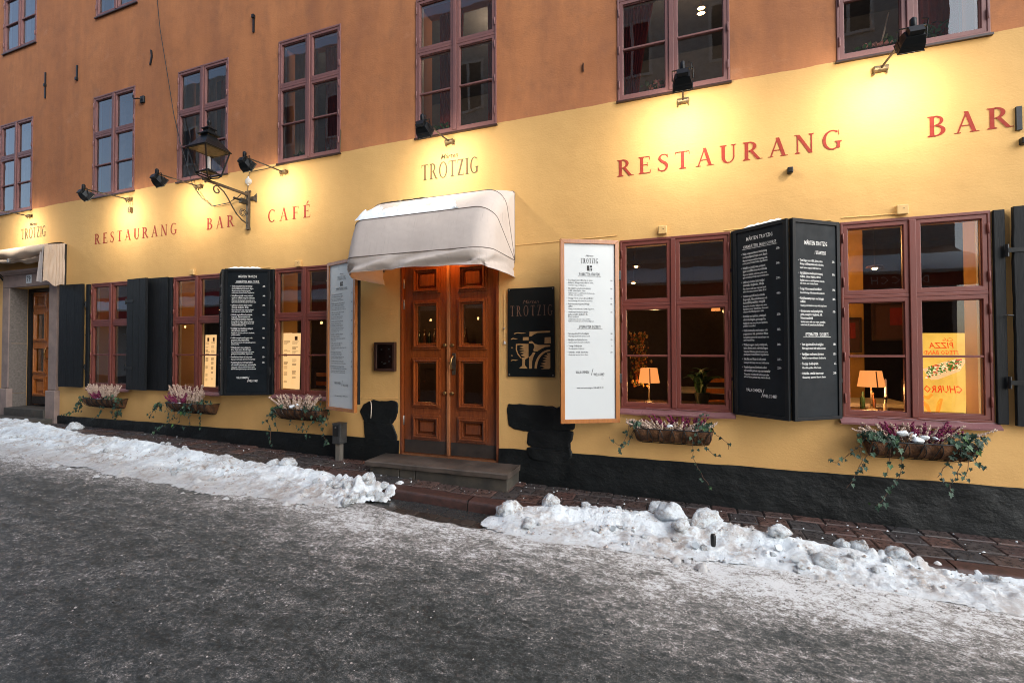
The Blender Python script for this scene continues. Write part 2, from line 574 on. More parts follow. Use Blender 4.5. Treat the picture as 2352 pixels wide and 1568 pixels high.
def street_material():
    """trampled ice over asphalt: dark grit with pale scraped streaks, paler beside the snow bank"""
    t = NT('icy_street')
    x, y, z = t.xyz()
    st = t.mapping((0.62, 1.0, 1.0), (0, 0, math.radians(7)))
    st2 = t.mapping((0.8, 1.0, 1.0), (0, 0, math.radians(-12)))
    big = t.noise(0.5, 4, 0.6, t.mapping((0.55, 1, 1)), 0.4)
    mid = t.noise(8, 9, 0.8, st, 0.25)
    fine = t.noise(34, 9, 0.85, st2, 0.1)
    grain = t.noise(130, 5, 0.85)

    def centred(sock, k):
        return t.math('MULTIPLY', t.math('SUBTRACT', sock, 0.5), k)
    s = t.math('ADD', centred(mid, 1.7), centred(fine, 2.7))
    s = t.math('ADD', s, centred(big, 1.1))
    s = t.math('ADD', s, centred(grain, 2.3))
    near = t.ramp(t.math('ADD', y, 2.55), [(0.0, 0.0), (1.0, 1.0)])           # 0 at y = -2.55, 1 at -1.55
    wob = centred(t.noise(1.6, 7, 0.75, t.mapping((0.6, 1, 1))), 1.0)
    bank = t.math('MULTIPLY', near, t.math('ADD', wob, 0.27))
    edge_ = t.math('MULTIPLY', t.ramp(t.math('ADD', y, 1.95), [(0.0, 0.0), (0.62, 1.0)]), 0.24)
    s = t.math('ADD', t.math('ADD', t.math('ADD', s, 0.40), bank), edge_)
    c = t.ramp(s, [(0.05, (0.020, 0.026, 0.026)), (0.34, (0.056, 0.064, 0.063)), (0.55, (0.115, 0.122, 0.118)), (0.74, (0.225, 0.205, 0.188)), (0.92, (0.40, 0.375, 0.355)), (1.0, (0.68, 0.70, 0.71))])
    gr = t.ramp(t.voronoi(46), [(0.0, 1.0), (0.12, 1.0), (0.18, 0.0)])
    gr = t.math('MULTIPLY', gr, t.ramp(t.noise(2.5, 3, 0.6), [(0.45, 0.0), (0.6, 1.0)]))
    c = t.mix(t.math('MULTIPLY', gr, 0.7), c, (0.02, 0.02, 0.021))
    n1 = t.bump(mid, 0.4, 0.015)
    n2 = t.bump(fine, 0.7, 0.01, n1)
    n3 = t.bump(grain, 0.6, 0.004, n2)
    r = t.ramp(s, [(0.1, 0.52), (0.6, 0.8)])
    return t.done(c, r, n3, spec=0.4)


MAT['street'] = street_material()


def paver_material():
    t = NT('wet_paving_brick')
    rnd = t.rand()
    base = t.ramp(rnd, [(0.0, (0.045, 0.036, 0.034)), (0.22, (0.085, 0.04, 0.032)), (0.4, (0.038, 0.038, 0.04)), (0.6, (0.075, 0.052, 0.045)), (0.78, (0.11, 0.055, 0.042)), (1.0, (0.05, 0.047, 0.046))])
    co = t.mapping((1, 1, 1), loc=t.math('MULTIPLY', rnd, 31.0))
    wet = t.ramp(t.noise(5.5, 5, 0.65, co), [(0.42, 0.0), (0.58, 1.0)])
    c = t.mix(t.math('MULTIPLY', wet, 0.62), base, (0.016, 0.013, 0.013))
    c = t.mix(t.math('MULTIPLY', t.ramp(t.noise(70, 4, 0.7, co), [(0.55, 0.0), (0.75, 1.0)]), 0.35), c, (0.16, 0.13, 0.12))
    frost = t.ramp(t.noise(9, 6, 0.75, co), [(0.62, 0.0), (0.72, 1.0)])
    c = t.mix(t.math('MULTIPLY', frost, 0.35), c, (0.6, 0.6, 0.6))
    n1 = t.bump(t.noise(60, 5, 0.65, co), 0.35, 0.004)
    return t.done(c, t.ramp(wet, [(0, 0.7), (1, 0.22)]), n1)


MAT['paver'] = paver_material()
MAT['joint'] = simple('dark_joint_sand', (0.02, 0.018, 0.017), 0.9, bump=0.3)
MAT['red_granite'] = simple('wet_red_granite', (0.070, 0.031, 0.025), 0.5, vscale=22, col2=(0.028, 0.016, 0.014), bump=0.6, bscale=55, objrand=0.4)
MAT['gutter'] = simple('wet_dark_slate', (0.026, 0.029, 0.03), 0.25, vscale=12, col2=(0.045, 0.047, 0.046), bump=0.3, bscale=70, objrand=0.4)
MAT['sett'] = simple('wet_brown_sett', (0.05, 0.041, 0.034), 0.35, vscale=14, col2=(0.026, 0.023, 0.021), bump=0.3, bscale=70, objrand=0.5)
MAT['step_top'] = simple('worn_step_granite', (0.105, 0.082, 0.068), 0.5, vscale=3.2, col2=(0.030, 0.025, 0.021), bump=0.35, bscale=120)
MAT['step_side'] = simple('stained_step_granite', (0.075, 0.064, 0.049), 0.7, vscale=4.5, col2=(0.028, 0.027, 0.024), bump=0.5, bscale=130)
MAT['surround'] = simple('pinkish_sandstone', (0.30, 0.225, 0.195), 0.8, vscale=5, col2=(0.205, 0.155, 0.14), bump=0.4, bscale=90)
MAT['surround_in'] = simple('rough_grey_stone', (0.20, 0.175, 0.155), 0.85, vscale=30, col2=(0.11, 0.095, 0.085), bump=0.5, bscale=70)
MAT['leaf'] = None
t = NT('ivy_leaf')
rn = t.rand()
c_ = t.ramp(rn, [(0.0, (0.009, 0.027, 0.017)), (0.45, (0.015, 0.044, 0.026)), (0.75, (0.032, 0.070, 0.044)), (0.92, (0.06, 0.11, 0.062)), (1.0, (0.055, 0.14, 0.02))])
vein = t.ramp(t.noise(60, 4, 0.6), [(0.5, 0.0), (0.7, 1.0)])
c_ = t.mix(t.math('MULTIPLY', vein, 0.35), c_, (0.14, 0.19, 0.14))
MAT['leaf'] = t.done(c_, 0.5, None, spec=0.3)
MAT['vine'] = simple('brown_vine', (0.10, 0.052, 0.03), 0.8)
MAT['liner'] = simple('coco_fibre_liner', (0.145, 0.062, 0.022), 0.95, vscale=14, col2=(0.035, 0.017, 0.01), bump=0.9, bscale=55, bdist=0.012)
MAT['heather_pale'] = simple('pale_dried_heather', (0.62, 0.50, 0.40), 0.9, vscale=25, col2=(0.44, 0.30, 0.24))
MAT['heather_purple'] = simple('magenta_heather', (0.24, 0.016, 0.085), 0.8, vscale=25, col2=(0.10, 0.012, 0.04))
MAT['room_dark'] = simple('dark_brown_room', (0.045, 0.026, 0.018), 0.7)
MAT['room_floor'] = simple('dark_floor', (0.05, 0.03, 0.02), 0.5)
MAT['ochre_wall'] = simple('ochre_inner_wall', (0.50, 0.27, 0.065), 0.7)
MAT['upper_room'] = simple('grey_upper_room', (0.10, 0.10, 0.105), 0.8)
MAT['table_top'] = simple('pale_table_cloth', (0.5, 0.42, 0.33), 0.7)
MAT['shade'] = glow('lit_lampshade', (1.0, 0.33, 0.085), 0.52, (0.45, 0.26, 0.14))
MAT['shade_low'] = glow('dim_orange_lampshade', (1.0, 0.20, 0.025), 0.5)
MAT['shade_band'] = simple('brown_shade_band', (0.16, 0.07, 0.04), 0.8)
MAT['bulb'] = glow('warm_bulb', (1.0, 0.55, 0.2), 12.0)
MAT['curtain_red'] = simple('dark_red_curtain', (0.26, 0.022, 0.02), 0.8)
MAT['curtain_grey'] = simple('pale_sheer_curtain', (0.42, 0.46, 0.47), 0.8)
MAT['curtain_brown'] = simple('brown_sheer_curtain', (0.22, 0.17, 0.13), 0.8)
MAT['plant_green'] = simple('house_plant_green', (0.045, 0.12, 0.025), 0.45, col2=(0.02, 0.07, 0.02), objrand=0.4)
MAT['terracotta'] = simple('dark_pot', (0.02, 0.035, 0.025), 0.35)
MAT['wicker'] = simple('pale_wicker', (0.55, 0.47, 0.38), 0.8, vscale=60, col2=(0.25, 0.2, 0.15), bump=0.6, bscale=90)
MAT['petal_white'] = simple('white_petals', (0.75, 0.66, 0.56), 0.6)
MAT['petal_pink'] = simple('pink_petals', (0.55, 0.22, 0.2), 0.6)
MAT['grey_stone'] = simple('glossy_figurine', (0.25, 0.24, 0.2), 0.3)
MAT['cable'] = simple('black_cable', (0.012, 0.011, 0.011), 0.6)
MAT['old_cable'] = simple('old_brown_cable', (0.11, 0.075, 0.035), 0.7)
# ------------------------------------------------------------------ ground: street, pavement, kerb, snow
GX = [-60, -14, -10.5, -8, -6.4, -4.3, -1.73, 0, 2.6, 6, 30]
GZ = [1.0, .36, .32, .29, .25, .187, .106, .07, .045, 0.0, -.3]


def gz(x):
    return float(np.interp(x, GX, GZ))


def pave_z(x, y):
    return gz(x) + 0.02 * y


def street_z(x, y):
    return gz(x) - 0.075 + 0.004 * (y + 0.8)


def fbm(x, y, s, o=4):
    return noise.fractal(Vector((x * s, y * s, 3.7)), 0.9, 2.1, o)


def smooth(a, b, x):
    t_ = min(1.0, max(0.0, (x - a) / (b - a)))
    return t_ * t_ * (3 - 2 * t_)


def bare(x, y):
    """the scraped patch in front of the steps"""
    front = -1.17 + 0.07 * fbm(x, 2.0, 2.5) + 0.12 * smooth(-2.5, -3.1, x)
    return smooth(front - 0.05, front + 0.02, y) * smooth(-3.22, -3.08, x) * smooth(-1.62, -1.75, x)


xs = list(np.arange(-60, -15, 3.0)) + list(np.arange(-15, -6, 0.09)) + list(np.arange(-6, 4.2, 0.05)) + list(np.arange(4.2, 30.1, 2.0))
ys = list(np.arange(-9.6, -4.4, 0.4)) + list(np.arange(-4.4, -0.72, 0.05)) + [-0.72]
rows = []
for yy in ys:
    row = []
    for xx in xs:
        zz = street_z(xx, yy)
        if -15 < xx < 4.2 and yy > -4.5:
            zz += 0.011 * fbm(xx, yy, 1.4) + 0.006 * fbm(xx * 0.6, yy, 6.0, 3)
            zz -= 0.045 * bare(xx, yy)
        row.append((xx, yy, zz))
    rows.append(row)
g = Geo().sheet(rows)
tag(obj('street', g, MAT['street'], smooth=True), 'grey street of trodden ice and grit in front of the yellow house', kind='structure')

# pavement of square bricks: a joint bed with every brick on it
g = Geo()
px = list(np.arange(-60, 30.5, 0.5))
g.sheet([[(x, y, pave_z(x, y) - 0.008) for x in px] for y in (-0.64, -0.3, 0.03)])
pavement = tag(obj('pavement', g, MAT['joint']), 'narrow brick pavement along the foot of the yellow house', kind='structure')
brick_meshes = []
for k in range(7):
    q = Geo()
    b = 0.008 + 0.004 * random.random()
    lo = [(0, 0), (1, 0), (1, 1), (0, 1)]
    hi = [(b * 4 + 0.02 * random.random(), b * 4), (1 - b * 4, b * 4 + 0.02 * random.random()), (1 - b * 4 - 0.02 * random.random(), 1 - b * 4), (b * 4, 1 - b * 4)]
    q.add([(x, y, -3.0) for x, y in lo] + [(x, y, -0.25) for x, y in lo] + [(x, y, random.uniform(-.06, .06)) for x, y in hi],
          [(0, 1, 5, 4), (1, 2, 6, 5), (2, 3, 7, 6), (3, 0, 4, 7), (4, 5, 9, 8), (5, 6, 10, 9), (6, 7, 11, 10), (7, 4, 8, 11), (8, 9, 10, 11)])
    m_ = q.mesh('paving_brick')
    m_.materials.append(MAT['paver'])
    brick_meshes.append(m_)
n_brick = 0
for r, (ya, yb) in enumerate(((-0.165, 0.02), (-0.395, -0.17), (-0.625, -0.40))):
    x = -12.9 + r * 0.11
    while x < 3.1:
        w = (0.27 if x < -3.4 else 0.235) * random.uniform(0.93, 1.07)
        if not (-3.45 < x < -1.98 and r < 2):
            o = bpy.data.objects.new('paving_brick', brick_meshes[n_brick % 7])
            COL.objects.link(o)
            o.parent = pavement
            o.location = (x + 0.004, ya + 0.004, pave_z(x + w / 2, (ya + yb) / 2) + random.uniform(0.0, 0.007))
            o.scale = (w - 0.009, yb - ya - 0.008, 0.03)
            o.rotation_euler = (random.uniform(-.012, .012), random.uniform(-.012, .012), random.uniform(-.012, .012))
            n_brick += 1
        x += w

g = Geo()
g.sheet([[(x, y, pave_z(x, y) - 0.02) for x in px] for y in (-0.80, -0.62)])
g.sheet([[(x, -0.80, pave_z(x, -0.8) - z) for x in px] for z in (0.2, 0.02)])
kerb = tag(obj('kerb', g, MAT['joint']), 'low kerb of reddish granite between pavement and street', kind='structure')
x = -12.8
while x < 3.4:
    w = random.uniform(0.85, 1.1)
    q = Geo()
    n = 9
    prof = [(-0.808, -0.2), (-0.806, -0.03), (-0.79, -0.004), (-0.765, 0.003), (-0.64, 0.004), (-0.632, -0.05)]
    q.sheet([[(x + 0.006 + (w - 0.012) * i / n, y + 0.004 * fbm(x + i, y, 5), pave_z(x + w * i / n, -0.7) + z + 0.003 * fbm(x + i * .3, y, 9)) for i in range(n + 1)] for y, z in prof])
    obj('kerb_stone', q, MAT['red_granite'], kerb, smooth=50)
    x += w

# scraped patch in front of the steps: gutter slabs and setts showing through the ice
street_o = bpy.data.objects['street']
x = -3.16
while x < -1.66:
    w = random.uniform(0.42, 0.6)
    q = Geo().box(0, w - 0.008, 0, 0.215, -0.08, 0.0)
    o = obj('gutter_slab', q, MAT['gutter'], street_o, bevel=0.006)
    o.location = (x, -1.028, street_z(x + w / 2, -0.9) - 0.022 + random.uniform(-.002, .002))
    o.rotation_euler = (random.uniform(-.01, .01), 0.032, random.uniform(-.008, .008))
    x += w
for r in range(3):
    x = -3.14 + 0.05 * r
    while x < -1.68:
        w = random.uniform(0.10, 0.14)
        q = Geo().box(0, w - 0.007, 0, 0.115, -0.08, 0.0)
        o = obj('sett', q, MAT['sett'], street_o, bevel=0.006)
        o.location = (x, -1.155 - 0.12 * r, street_z(x, -1.1) - 0.024 + random.uniform(-.004, .004))
        o.rotation_euler = (random.uniform(-.02, .02), 0.032, random.uniform(-.03, .03))
        x += w

# snow shovelled to the kerb
YB_X = [-14, -11, -10, -8.7, -7, -5, -3.6, -3.0, -1.7, -1.4, -0.9, 0.1, 0.6, 1.0, 1.5, 2.1, 4.5]
YB_Y = [-0.15, -0.18, -0.30, -0.42, -0.52, -0.60, -0.66, -0.66, -0.80, -0.68, -0.47, -0.44, -0.56, -0.66, -0.70, -0.76, -0.8]
YF_X = [-14, -9, -7, -5, -4, -3, -1.6, -0.9, 0.4, 1.5, 2.2, 4.5]
YF_Y = [-1.40, -1.45, -1.52, -1.55, -1.46, -1.24, -1.14, -1.26, -1.17, -1.15, -1.24, -1.3]
SX0, SX1, SY0, SY1, ST = -13.2, 4.4, -1.85, -0.05, 0.0165
nx, ny = int((SX1 - SX0) / ST), int((SY1 - SY0) / ST)
H = np.zeros((ny, nx))
for j in range(ny):
    y = SY0 + j * ST
    for i in range(nx):
        x = SX0 + i * ST
        yb = np.interp(x, YB_X, YB_Y) + 0.07 * fbm(x, 0.3, 1.9)
        yf = np.interp(x, YF_X, YF_Y) + 0.09 * fbm(x, 7.3, 1.4)
        if y > yb + 0.05 or y < yf - 0.3:
            H[j, i] = -0.03
            continue
        top = yb - 0.24
        if y > top:
            h = smooth(yb + 0.03, top, y)
        else:
            u_ = (y - (yf - 0.1)) / (top - (yf - 0.1))
            h = max(0.0, u_) ** 1.1
        end = smooth(-2.98, -3.30, x) if x < -2.4 else smooth(-1.80, -1.45, x)
        amp = (0.090 if x < -2.4 else 0.070) * (1 + 0.35 * fbm(x, 4.4, 1.1))
        rough = 0.034 * fbm(x, y, 2.6) * h + 0.020 * fbm(x, y, 8.0, 3) * min(1, h * 2) + 0.018 * abs(fbm(x, y, 17.0, 3)) * min(1, h * 4) * smooth(-0.2, 0.5, fbm(x, y + 40, 1.6)) + 0.007 * fbm(x, y, 46.0, 2) * min(1, h * 4)
        H[j, i] = (h * amp + rough) * end - 0.010 * (1 - min(1, 4 * h * end))
lumps = []
for _ in range(1500):
    x = random.uniform(SX0, SX1)
    yb, yf = np.interp(x, YB_X, YB_Y), np.interp(x, YF_X, YF_Y)
    y = random.uniform(yf - 0.12, yb - 0.02)
    if -3.12 < x < -1.62 or fbm(x, y + 40, 1.6) < random.uniform(-0.35, 0.15):
        continue
    r = random.choice((0.012, 0.014, 0.016, 0.02, 0.022, 0.026, 0.032, 0.042)) * random.uniform(0.8, 1.2)
    lumps.append((x, y, r))
for _ in range(40):                                     # loose heap beside the steps
    lumps.append((random.gauss(-3.25, 0.13), random.gauss(-0.95, 0.14), random.uniform(0.03, 0.07)))
for x, y, r in lumps:
    i0, i1 = int((x - 1.6 * r - SX0) / ST), int((x + 1.6 * r - SX0) / ST) + 2
    j0, j1 = int((y - 1.6 * r - SY0) / ST), int((y + 1.6 * r - SY0) / ST) + 2
    ci, cj = int((x - SX0) / ST), int((y - SY0) / ST)
    if not (0 <= ci < nx and 0 <= cj < ny):
        continue
    base = max(H[cj, ci], 0.0) - r * 0.25
    el, an = random.uniform(0.65, 1.0), random.uniform(0, 3.14)
    ca, sa = math.cos(an), math.sin(an)
    for j in range(max(0, j0), min(ny, j1)):
        for i in range(max(0, i0), min(nx, i1)):
            dx, dy = SX0 + i * ST - x, SY0 + j * ST - y
            a_, b_ = (dx * ca + dy * sa) / r, (-dx * sa + dy * ca) / (r * el)
            d2 = a_ * a_ + b_ * b_
            if d2 < 1:
                H[j, i] = max(H[j, i], base + r * (1 - d2) ** 0.6 * (0.85 + 0.5 * fbm(SX0 + i * ST, SY0 + j * ST, 21, 2)))
vid = {}
vs, fs = [], []


def snow_v(j, i):
    if (j, i) not in vid:
        x, y = SX0 + i * ST, SY0 + j * ST
        k = smooth(-0.86, -0.76, y)
        ground = street_z(x, y) * (1 - k) + pave_z(x, y) * k
        vid[(j, i)] = len(vs)
        jit = 0.004
        vs.append((x + random.uniform(-jit, jit), y + random.uniform(-jit, jit), ground + H[j, i]))
    return vid[(j, i)]


for j in range(ny - 1):
    for i in range(nx - 1):
        if max(H[j, i], H[j, i + 1], H[j + 1, i], H[j + 1, i + 1]) > 0.004:
            fs.append((snow_v(j, i), snow_v(j, i + 1), snow_v(j + 1, i + 1), snow_v(j + 1, i)))
g = Geo()
g.add(vs, fs)
tag(obj('snow_bank', g, MAT['snow'], smooth=True), 'white bank of shovelled snow along the kerb, dirty at its street edge', 'snow', kind='stuff')


def clod_mesh(seed, flat=0.7, sharp=0.25):
    q = Geo().ball((0, 0, 0), 1.0, 26, 18)
    out = []
    for p in q.v:
        v = Vector(p)
        d = 1 + 0.38 * noise.fractal(v * 1.1 + Vector((seed * 5.1, 0, 0)), 1.0, 2.0, 3) + 0.12 * noise.fractal(v * 3.5 + Vector((0, seed * 3.3, 0)), 1.0, 2.0, 2)
        d += 0.07 * noise.fractal(v * 8 + Vector((seed, seed, 0)), 0.8, 2.1, 3)
        pl_ = Vector((math.sin(seed * 2.1), math.cos(seed * 3.7), 0.5)).normalized()
        d = min(d, 0.75 / max(0.1, v.dot(pl_)), 0.8 / max(0.1, -v.dot(pl_.cross(Vector((0.3, 0.2, 1))).normalized())))
        out.append((v.x * d, v.y * d * 0.85, v.z * d * flat))
    q.v = out
    me = q.mesh('snow_clod')
    me.materials.append(MAT['snow_dirty'])
    me.polygons.foreach_set('use_smooth', [True] * len(me.polygons))
    return me


clods = [clod_mesh(s, random.uniform(0.55, 0.85)) for s in range(8)]


def clod(x, y, r, label, lift=None, k=0, rz=None, group='lumps of packed snow on the snow banks', sx=1.0):
    o = bpy.data.objects.new('snow_clod', clods[k % 8])
    COL.objects.link(o)
    if lift is None:
        i, j = int((x - SX0) / ST), int((y - SY0) / ST)
        kk = smooth(-0.86, -0.76, y)
        lift = max(0.0, H[j, i]) + street_z(x, y) * (1 - kk) + pave_z(x, y) * kk
    o.location = (x, y, lift + r * 0.16)
    o.scale = (r * sx, r, r)
    o.rotation_euler = (random.uniform(-.3, .3), random.uniform(-.3, .3), random.uniform(0, 6.3) if rz is None else rz)
    return tag(o, label, 'snow', group)


clod(-9.50, -0.24, 0.115, 'big white lump of snow alone on the pavement left of the first flower box', k=0)
clod(-4.42, -0.72, 0.105, 'round lump on the back edge of the left snow bank, below the third flower box', k=1)
clod(-4.64, -0.70, 0.075, 'smaller lump just left of the round one, below the third flower box', k=2)
clod(-0.25, -0.31, 0.085, 'pointed grey lump alone on the pavement bricks under the right-hand window boxes', k=3)
clod(-0.10, -0.66, 0.12, 'large dirty slab sticking out of the right snow bank', k=4, rz=-0.5, sx=1.3)
clod(0.17, -0.66, 0.105, 'snow-topped block lying right behind the large dirty slab', k=5, rz=0.6, sx=1.2)
clod(-0.02, -0.80, 0.085, 'dirty brown block under the large overhanging slab', k=6)
clod(1.49, -0.74, 0.09, 'grey domed boulder of ice on the right snow bank below the biggest flower box', k=1)
clod(1.17, -0.66, 0.07, 'white snowball resting on the bricks, left one of two beside the grey boulder', k=2)
clod(1.29, -0.66, 0.075, 'white snowball resting on the bricks, right one of two beside the grey boulder', k=7)
clod(0.72, -0.76, 0.08, 'upright pale chunk of ice in the middle of the right snow bank', k=3)
clod(0.98, -1.0, 0.075, 'long grey-brown chunk low in the right snow bank', k=0, sx=1.5, rz=-0.3)
clod(-1.52, -0.92, 0.115, 'dirty knobbly lump at the left end of the right snow bank, beside the steps', k=5)
clod(-1.28, -1.10, 0.075, 'round grey lump at the foot of the right snow bank, next to the bare paving', k=6)
clod(-1.22, -0.62, 0.10, 'white lump at the top of the right bank near the steps', k=4)
clod(2.02, -0.86, 0.045, 'small white lump near the far right end of the snow bank', k=2)
clod(-0.88, -0.56, 0.055, 'small brown cube of ice on top of the right bank', k=3)
clod(-10.3, -0.95, 0.13, 'grey lump at the far left of the snow bank', k=4)
for i in range(16):
    clod(random.gauss(-3.22, 0.12), random.gauss(-0.93, 0.13), random.uniform(0.04, 0.075), 'one of the rounded lumps heaped at the left end of the steps', k=i, group='heap of lumps beside the steps')
for i in range(18):
    x = random.uniform(-9.5, -3.6)
    clod(x, random.uniform(-1.3, np.interp(x, YB_X, YB_Y) - 0.08), random.uniform(0.025, 0.055), 'small lump of packed snow lying on the left snow bank', k=i)
for i in range(26):
    x = random.uniform(-1.3, 2.6)
    clod(x, random.uniform(-1.15, np.interp(x, YB_X, YB_Y) - 0.1), random.uniform(0.015, 0.036), 'small lump of packed snow lying on the right snow bank', k=i)
for i in range(5):
    x = random.uniform(-0.6, 2.3)
    q = Geo()
    a = [Vector((math.cos(w) * random.uniform(.7, 1.2), 0, math.sin(w) * random.uniform(.6, 1.1))) for w in np.arange(0, 6.28, 1.1)]
    q.prism([(p.x * 0.028, p.z * 0.032) for p in a], -0.008, 0.008)
    o = obj('ice_shard', q, MAT['ice'])
    y = random.uniform(-1.05, -0.75)
    i_, j_ = int((x - SX0) / ST), int((y - SY0) / ST)
    o.location = (x, y, max(0, H[j_, i_]) + street_z(x, y) + 0.025)
    o.rotation_euler = (random.uniform(-1.2, -.4), random.uniform(-.5, .5), random.uniform(-.7, .7))
    tag(o, 'thin clear shard of ice standing in the right snow bank', 'ice', 'ice shards in the snow')
q = Geo().lathe([(0.016, 0), (0.02, 0.015), (0.021, 0.08), (0.014, 0.095)], n=10)
o = obj('broken_stub', q, MAT['iron'], smooth=40)
o.location = (0.22, -1.0, street_z(0.2, -1) + 0.06)
tag(o, 'short black stub poking out of the right snow bank', 'stub')

# crumbs of dirty snow on the banks, grit on the ice
def scatter(name, n, pick, rmin, rmax, mat, label, cat):
    q = Geo()
    for _ in range(n):
        x, y, z = pick()
        r = rmin * (rmax / rmin) ** (random.random() ** 1.6)
        p = [Vector((random.uniform(.6, 1.1) * dx, random.uniform(.6, 1.1) * dy, random.uniform(.5, .9) * dz)) * r for dx, dy, dz in ((1, 0, 0), (0, 1, 0), (-1, 0, 0), (0, -1, 0), (.2, .1, 1), (-.1, .2, -.6))]
        q.add([(x + v.x, y + v.y, z + v.z + r * .3) for v in p], [(0, 1, 4), (1, 2, 4), (2, 3, 4), (3, 0, 4), (1, 0, 5), (2, 1, 5), (3, 2, 5), (0, 3, 5)])
    return tag(obj(name, q, mat), label, cat, kind='stuff')


def on_bank():
    while True:
        x = random.uniform(-9.5, 3.0)
        y = random.uniform(-1.55, -0.55)
        i, j = int((x - SX0) / ST), int((y - SY0) / ST)
        if H[j, i] > 0.004 and fbm(x, y, 2.3) > random.uniform(-0.5, 0.5):
            k = smooth(-0.86, -0.76, y)
            return x, y, street_z(x, y) * (1 - k) + pave_z(x, y) * k + H[j, i] - 0.002


def on_street():
    y = -1.2 - 3.0 * random.random() ** 1.3
    x = random.uniform(-6.5, 2.5)
    return x, y, street_z(x, y) + 0.011 * fbm(x, y, 1.4) + 0.006 * fbm(x * 0.6, y, 6.0, 3)


def on_pavement():
    x = random.uniform(-8.0, 2.9)
    y = random.uniform(-0.62, -0.05)
    return x, y, pave_z(x, y) + 0.004


CR1 = simple('grey_brown_snow_crumb', (0.30, 0.26, 0.23), 0.8, vscale=20, col2=(0.5, 0.47, 0.45))
CR2 = simple('dark_grit', (0.03, 0.03, 0.03), 0.7)
scatter('snow_crumbs', 520, on_bank, 0.006, 0.026, CR1, 'crumbs of dirty brown snow strewn over the snow banks', 'snow')
scatter('snow_grit', 420, on_bank, 0.003, 0.010, CR2, 'dark grit sprinkled over the snow banks', 'grit')
scatter('street_grit', 1600, on_street, 0.0025, 0.008, CR2, 'dark grit lying on the icy street', 'grit')
scatter('street_crumbs', 700, on_street, 0.003, 0.010, CR1, 'pale crumbs of snow lying on the icy street', 'snow')
scatter('pavement_crumbs', 260, on_pavement, 0.003, 0.014, MAT['snow_clean'], 'specks of snow lying on the brick pavement', 'snow')
# ------------------------------------------------------------------ the restaurant building
house = thing('restaurant_building', 'old plastered townhouse, orange above and yellow below, with red window frames', 'building')
GW = [-9.555, -7.495, -5.400, -0.607, 1.368]                 # ground-floor windows, left edges
UW = [-12.475, -9.570, -7.445, -5.368, -3.110, -0.622, 1.365]  # first-floor windows
TW = [-12.42, -9.545, -7.43]                                  # second-floor windows
GWW, GWZ0, GWH = 1.062, 0.985, 1.772
UWW, UWZ0, UWH = 1.092, 4.245, 1.755
holes = [(x, x + GWW, GWZ0, GWZ0 + GWH) for x in GW] + [(x, x + UWW, UWZ0, UWZ0 + UWH) for x in UW] + [(x, x + UWW, 7.395, 7.395 + UWH) for x in TW]
DOOR = (-3.335, -1.995, 0.30, 2.76)
ODOOR = (-11.985, -10.705, 0.30, 2.81)
holes += [DOOR, ODOOR]
xs = sorted({-22, 9.5} | {h[0] for h in holes} | {h[1] for h in holes} | set(np.arange(-21, 9.1, 1.0).round(3)))
zs = sorted({-0.6, 10.5} | {h[2] for h in holes} | {h[3] for h in holes})
g = Geo()
vi = {}


def wv(i, j):
    if (i, j) not in vi:
        vi[(i, j)] = len(g.v)
        g.v.append((xs[i], 0.0, zs[j]))
    return vi[(i, j)]


for i in range(len(xs) - 1):
    for j in range(len(zs) - 1):
        cx, cz = (xs[i] + xs[i + 1]) / 2, (zs[j] + zs[j + 1]) / 2
        if any(h[0] < cx < h[1] and h[2] < cz < h[3] for h in holes):
            continue
        g.f.append((wv(i, j), wv(i + 1, j), wv(i + 1, j + 1), wv(i, j + 1)))
        g.m.append(0)
for x0, x1, z0, z1 in holes:
    d = 0.40
    for a, b in (((x0, z0), (x1, z0)), ((x1, z0), (x1, z1)), ((x1, z1), (x0, z1)), ((x0, z1), (x0, z0))):
        g.quad((a[0], 0, a[1]), (a[0], d, a[1]), (b[0], d, b[1]), (b[0], 0, b[1]))
g.quad((-22, 0, 10.5), (9.5, 0, 10.5), (9.5, 6, 10.5), (-22, 6, 10.5))
for x in (-22, 9.5):
    g.quad((x, 0, -0.6), (x, 6, -0.6), (x, 6, 10.5), (x, 0, 10.5))
g.quad((-22, 6, -0.6), (9.5, 6, -0.6), (9.5, 6, 10.5), (-22, 6, 10.5))
obj('wall', g, MAT['plaster'], house)

# black painted plinth, a little proud of the plaster and uneven
for xa, xb in ((-22, -12.23), (-10.50, DOOR[0] - 0.002), (DOOR[1] + 0.002, 9.5)):
    g = Geo()
    n = max(2, int((xb - xa) / 0.06))
    rows = []
    for s in (-0.35, -0.1, 0.05, 0.12, 0.18, 0.24, 0.30, 0.36, 0.42, 0.455, 0.465, 0.466):
        row = []
        for i in range(n + 1):
            x = xa + (xb - xa) * i / n
            top = 0.470 - 0.012 * smooth(-4.5, -6, x) + 0.006 * fbm(x, 0, 3.0) + 0.008 * fbm(x, 5, 0.7)
            z = top - (0.466 - s)
            b = 0.0 if s > 0.465 else 0.012 + 0.016 * fbm(x, z, 2.6) + 0.02 * smooth(0.3, 0.0, z - gz(x)) + 0.006 * fbm(x, z, 9)
            row.append((x, -max(0.004, b) if s < 0.4655 else 0.001, z))
        rows.append(row)
    g.sheet(rows)
    obj('plinth', g, MAT['plinth'], house, smooth=60)


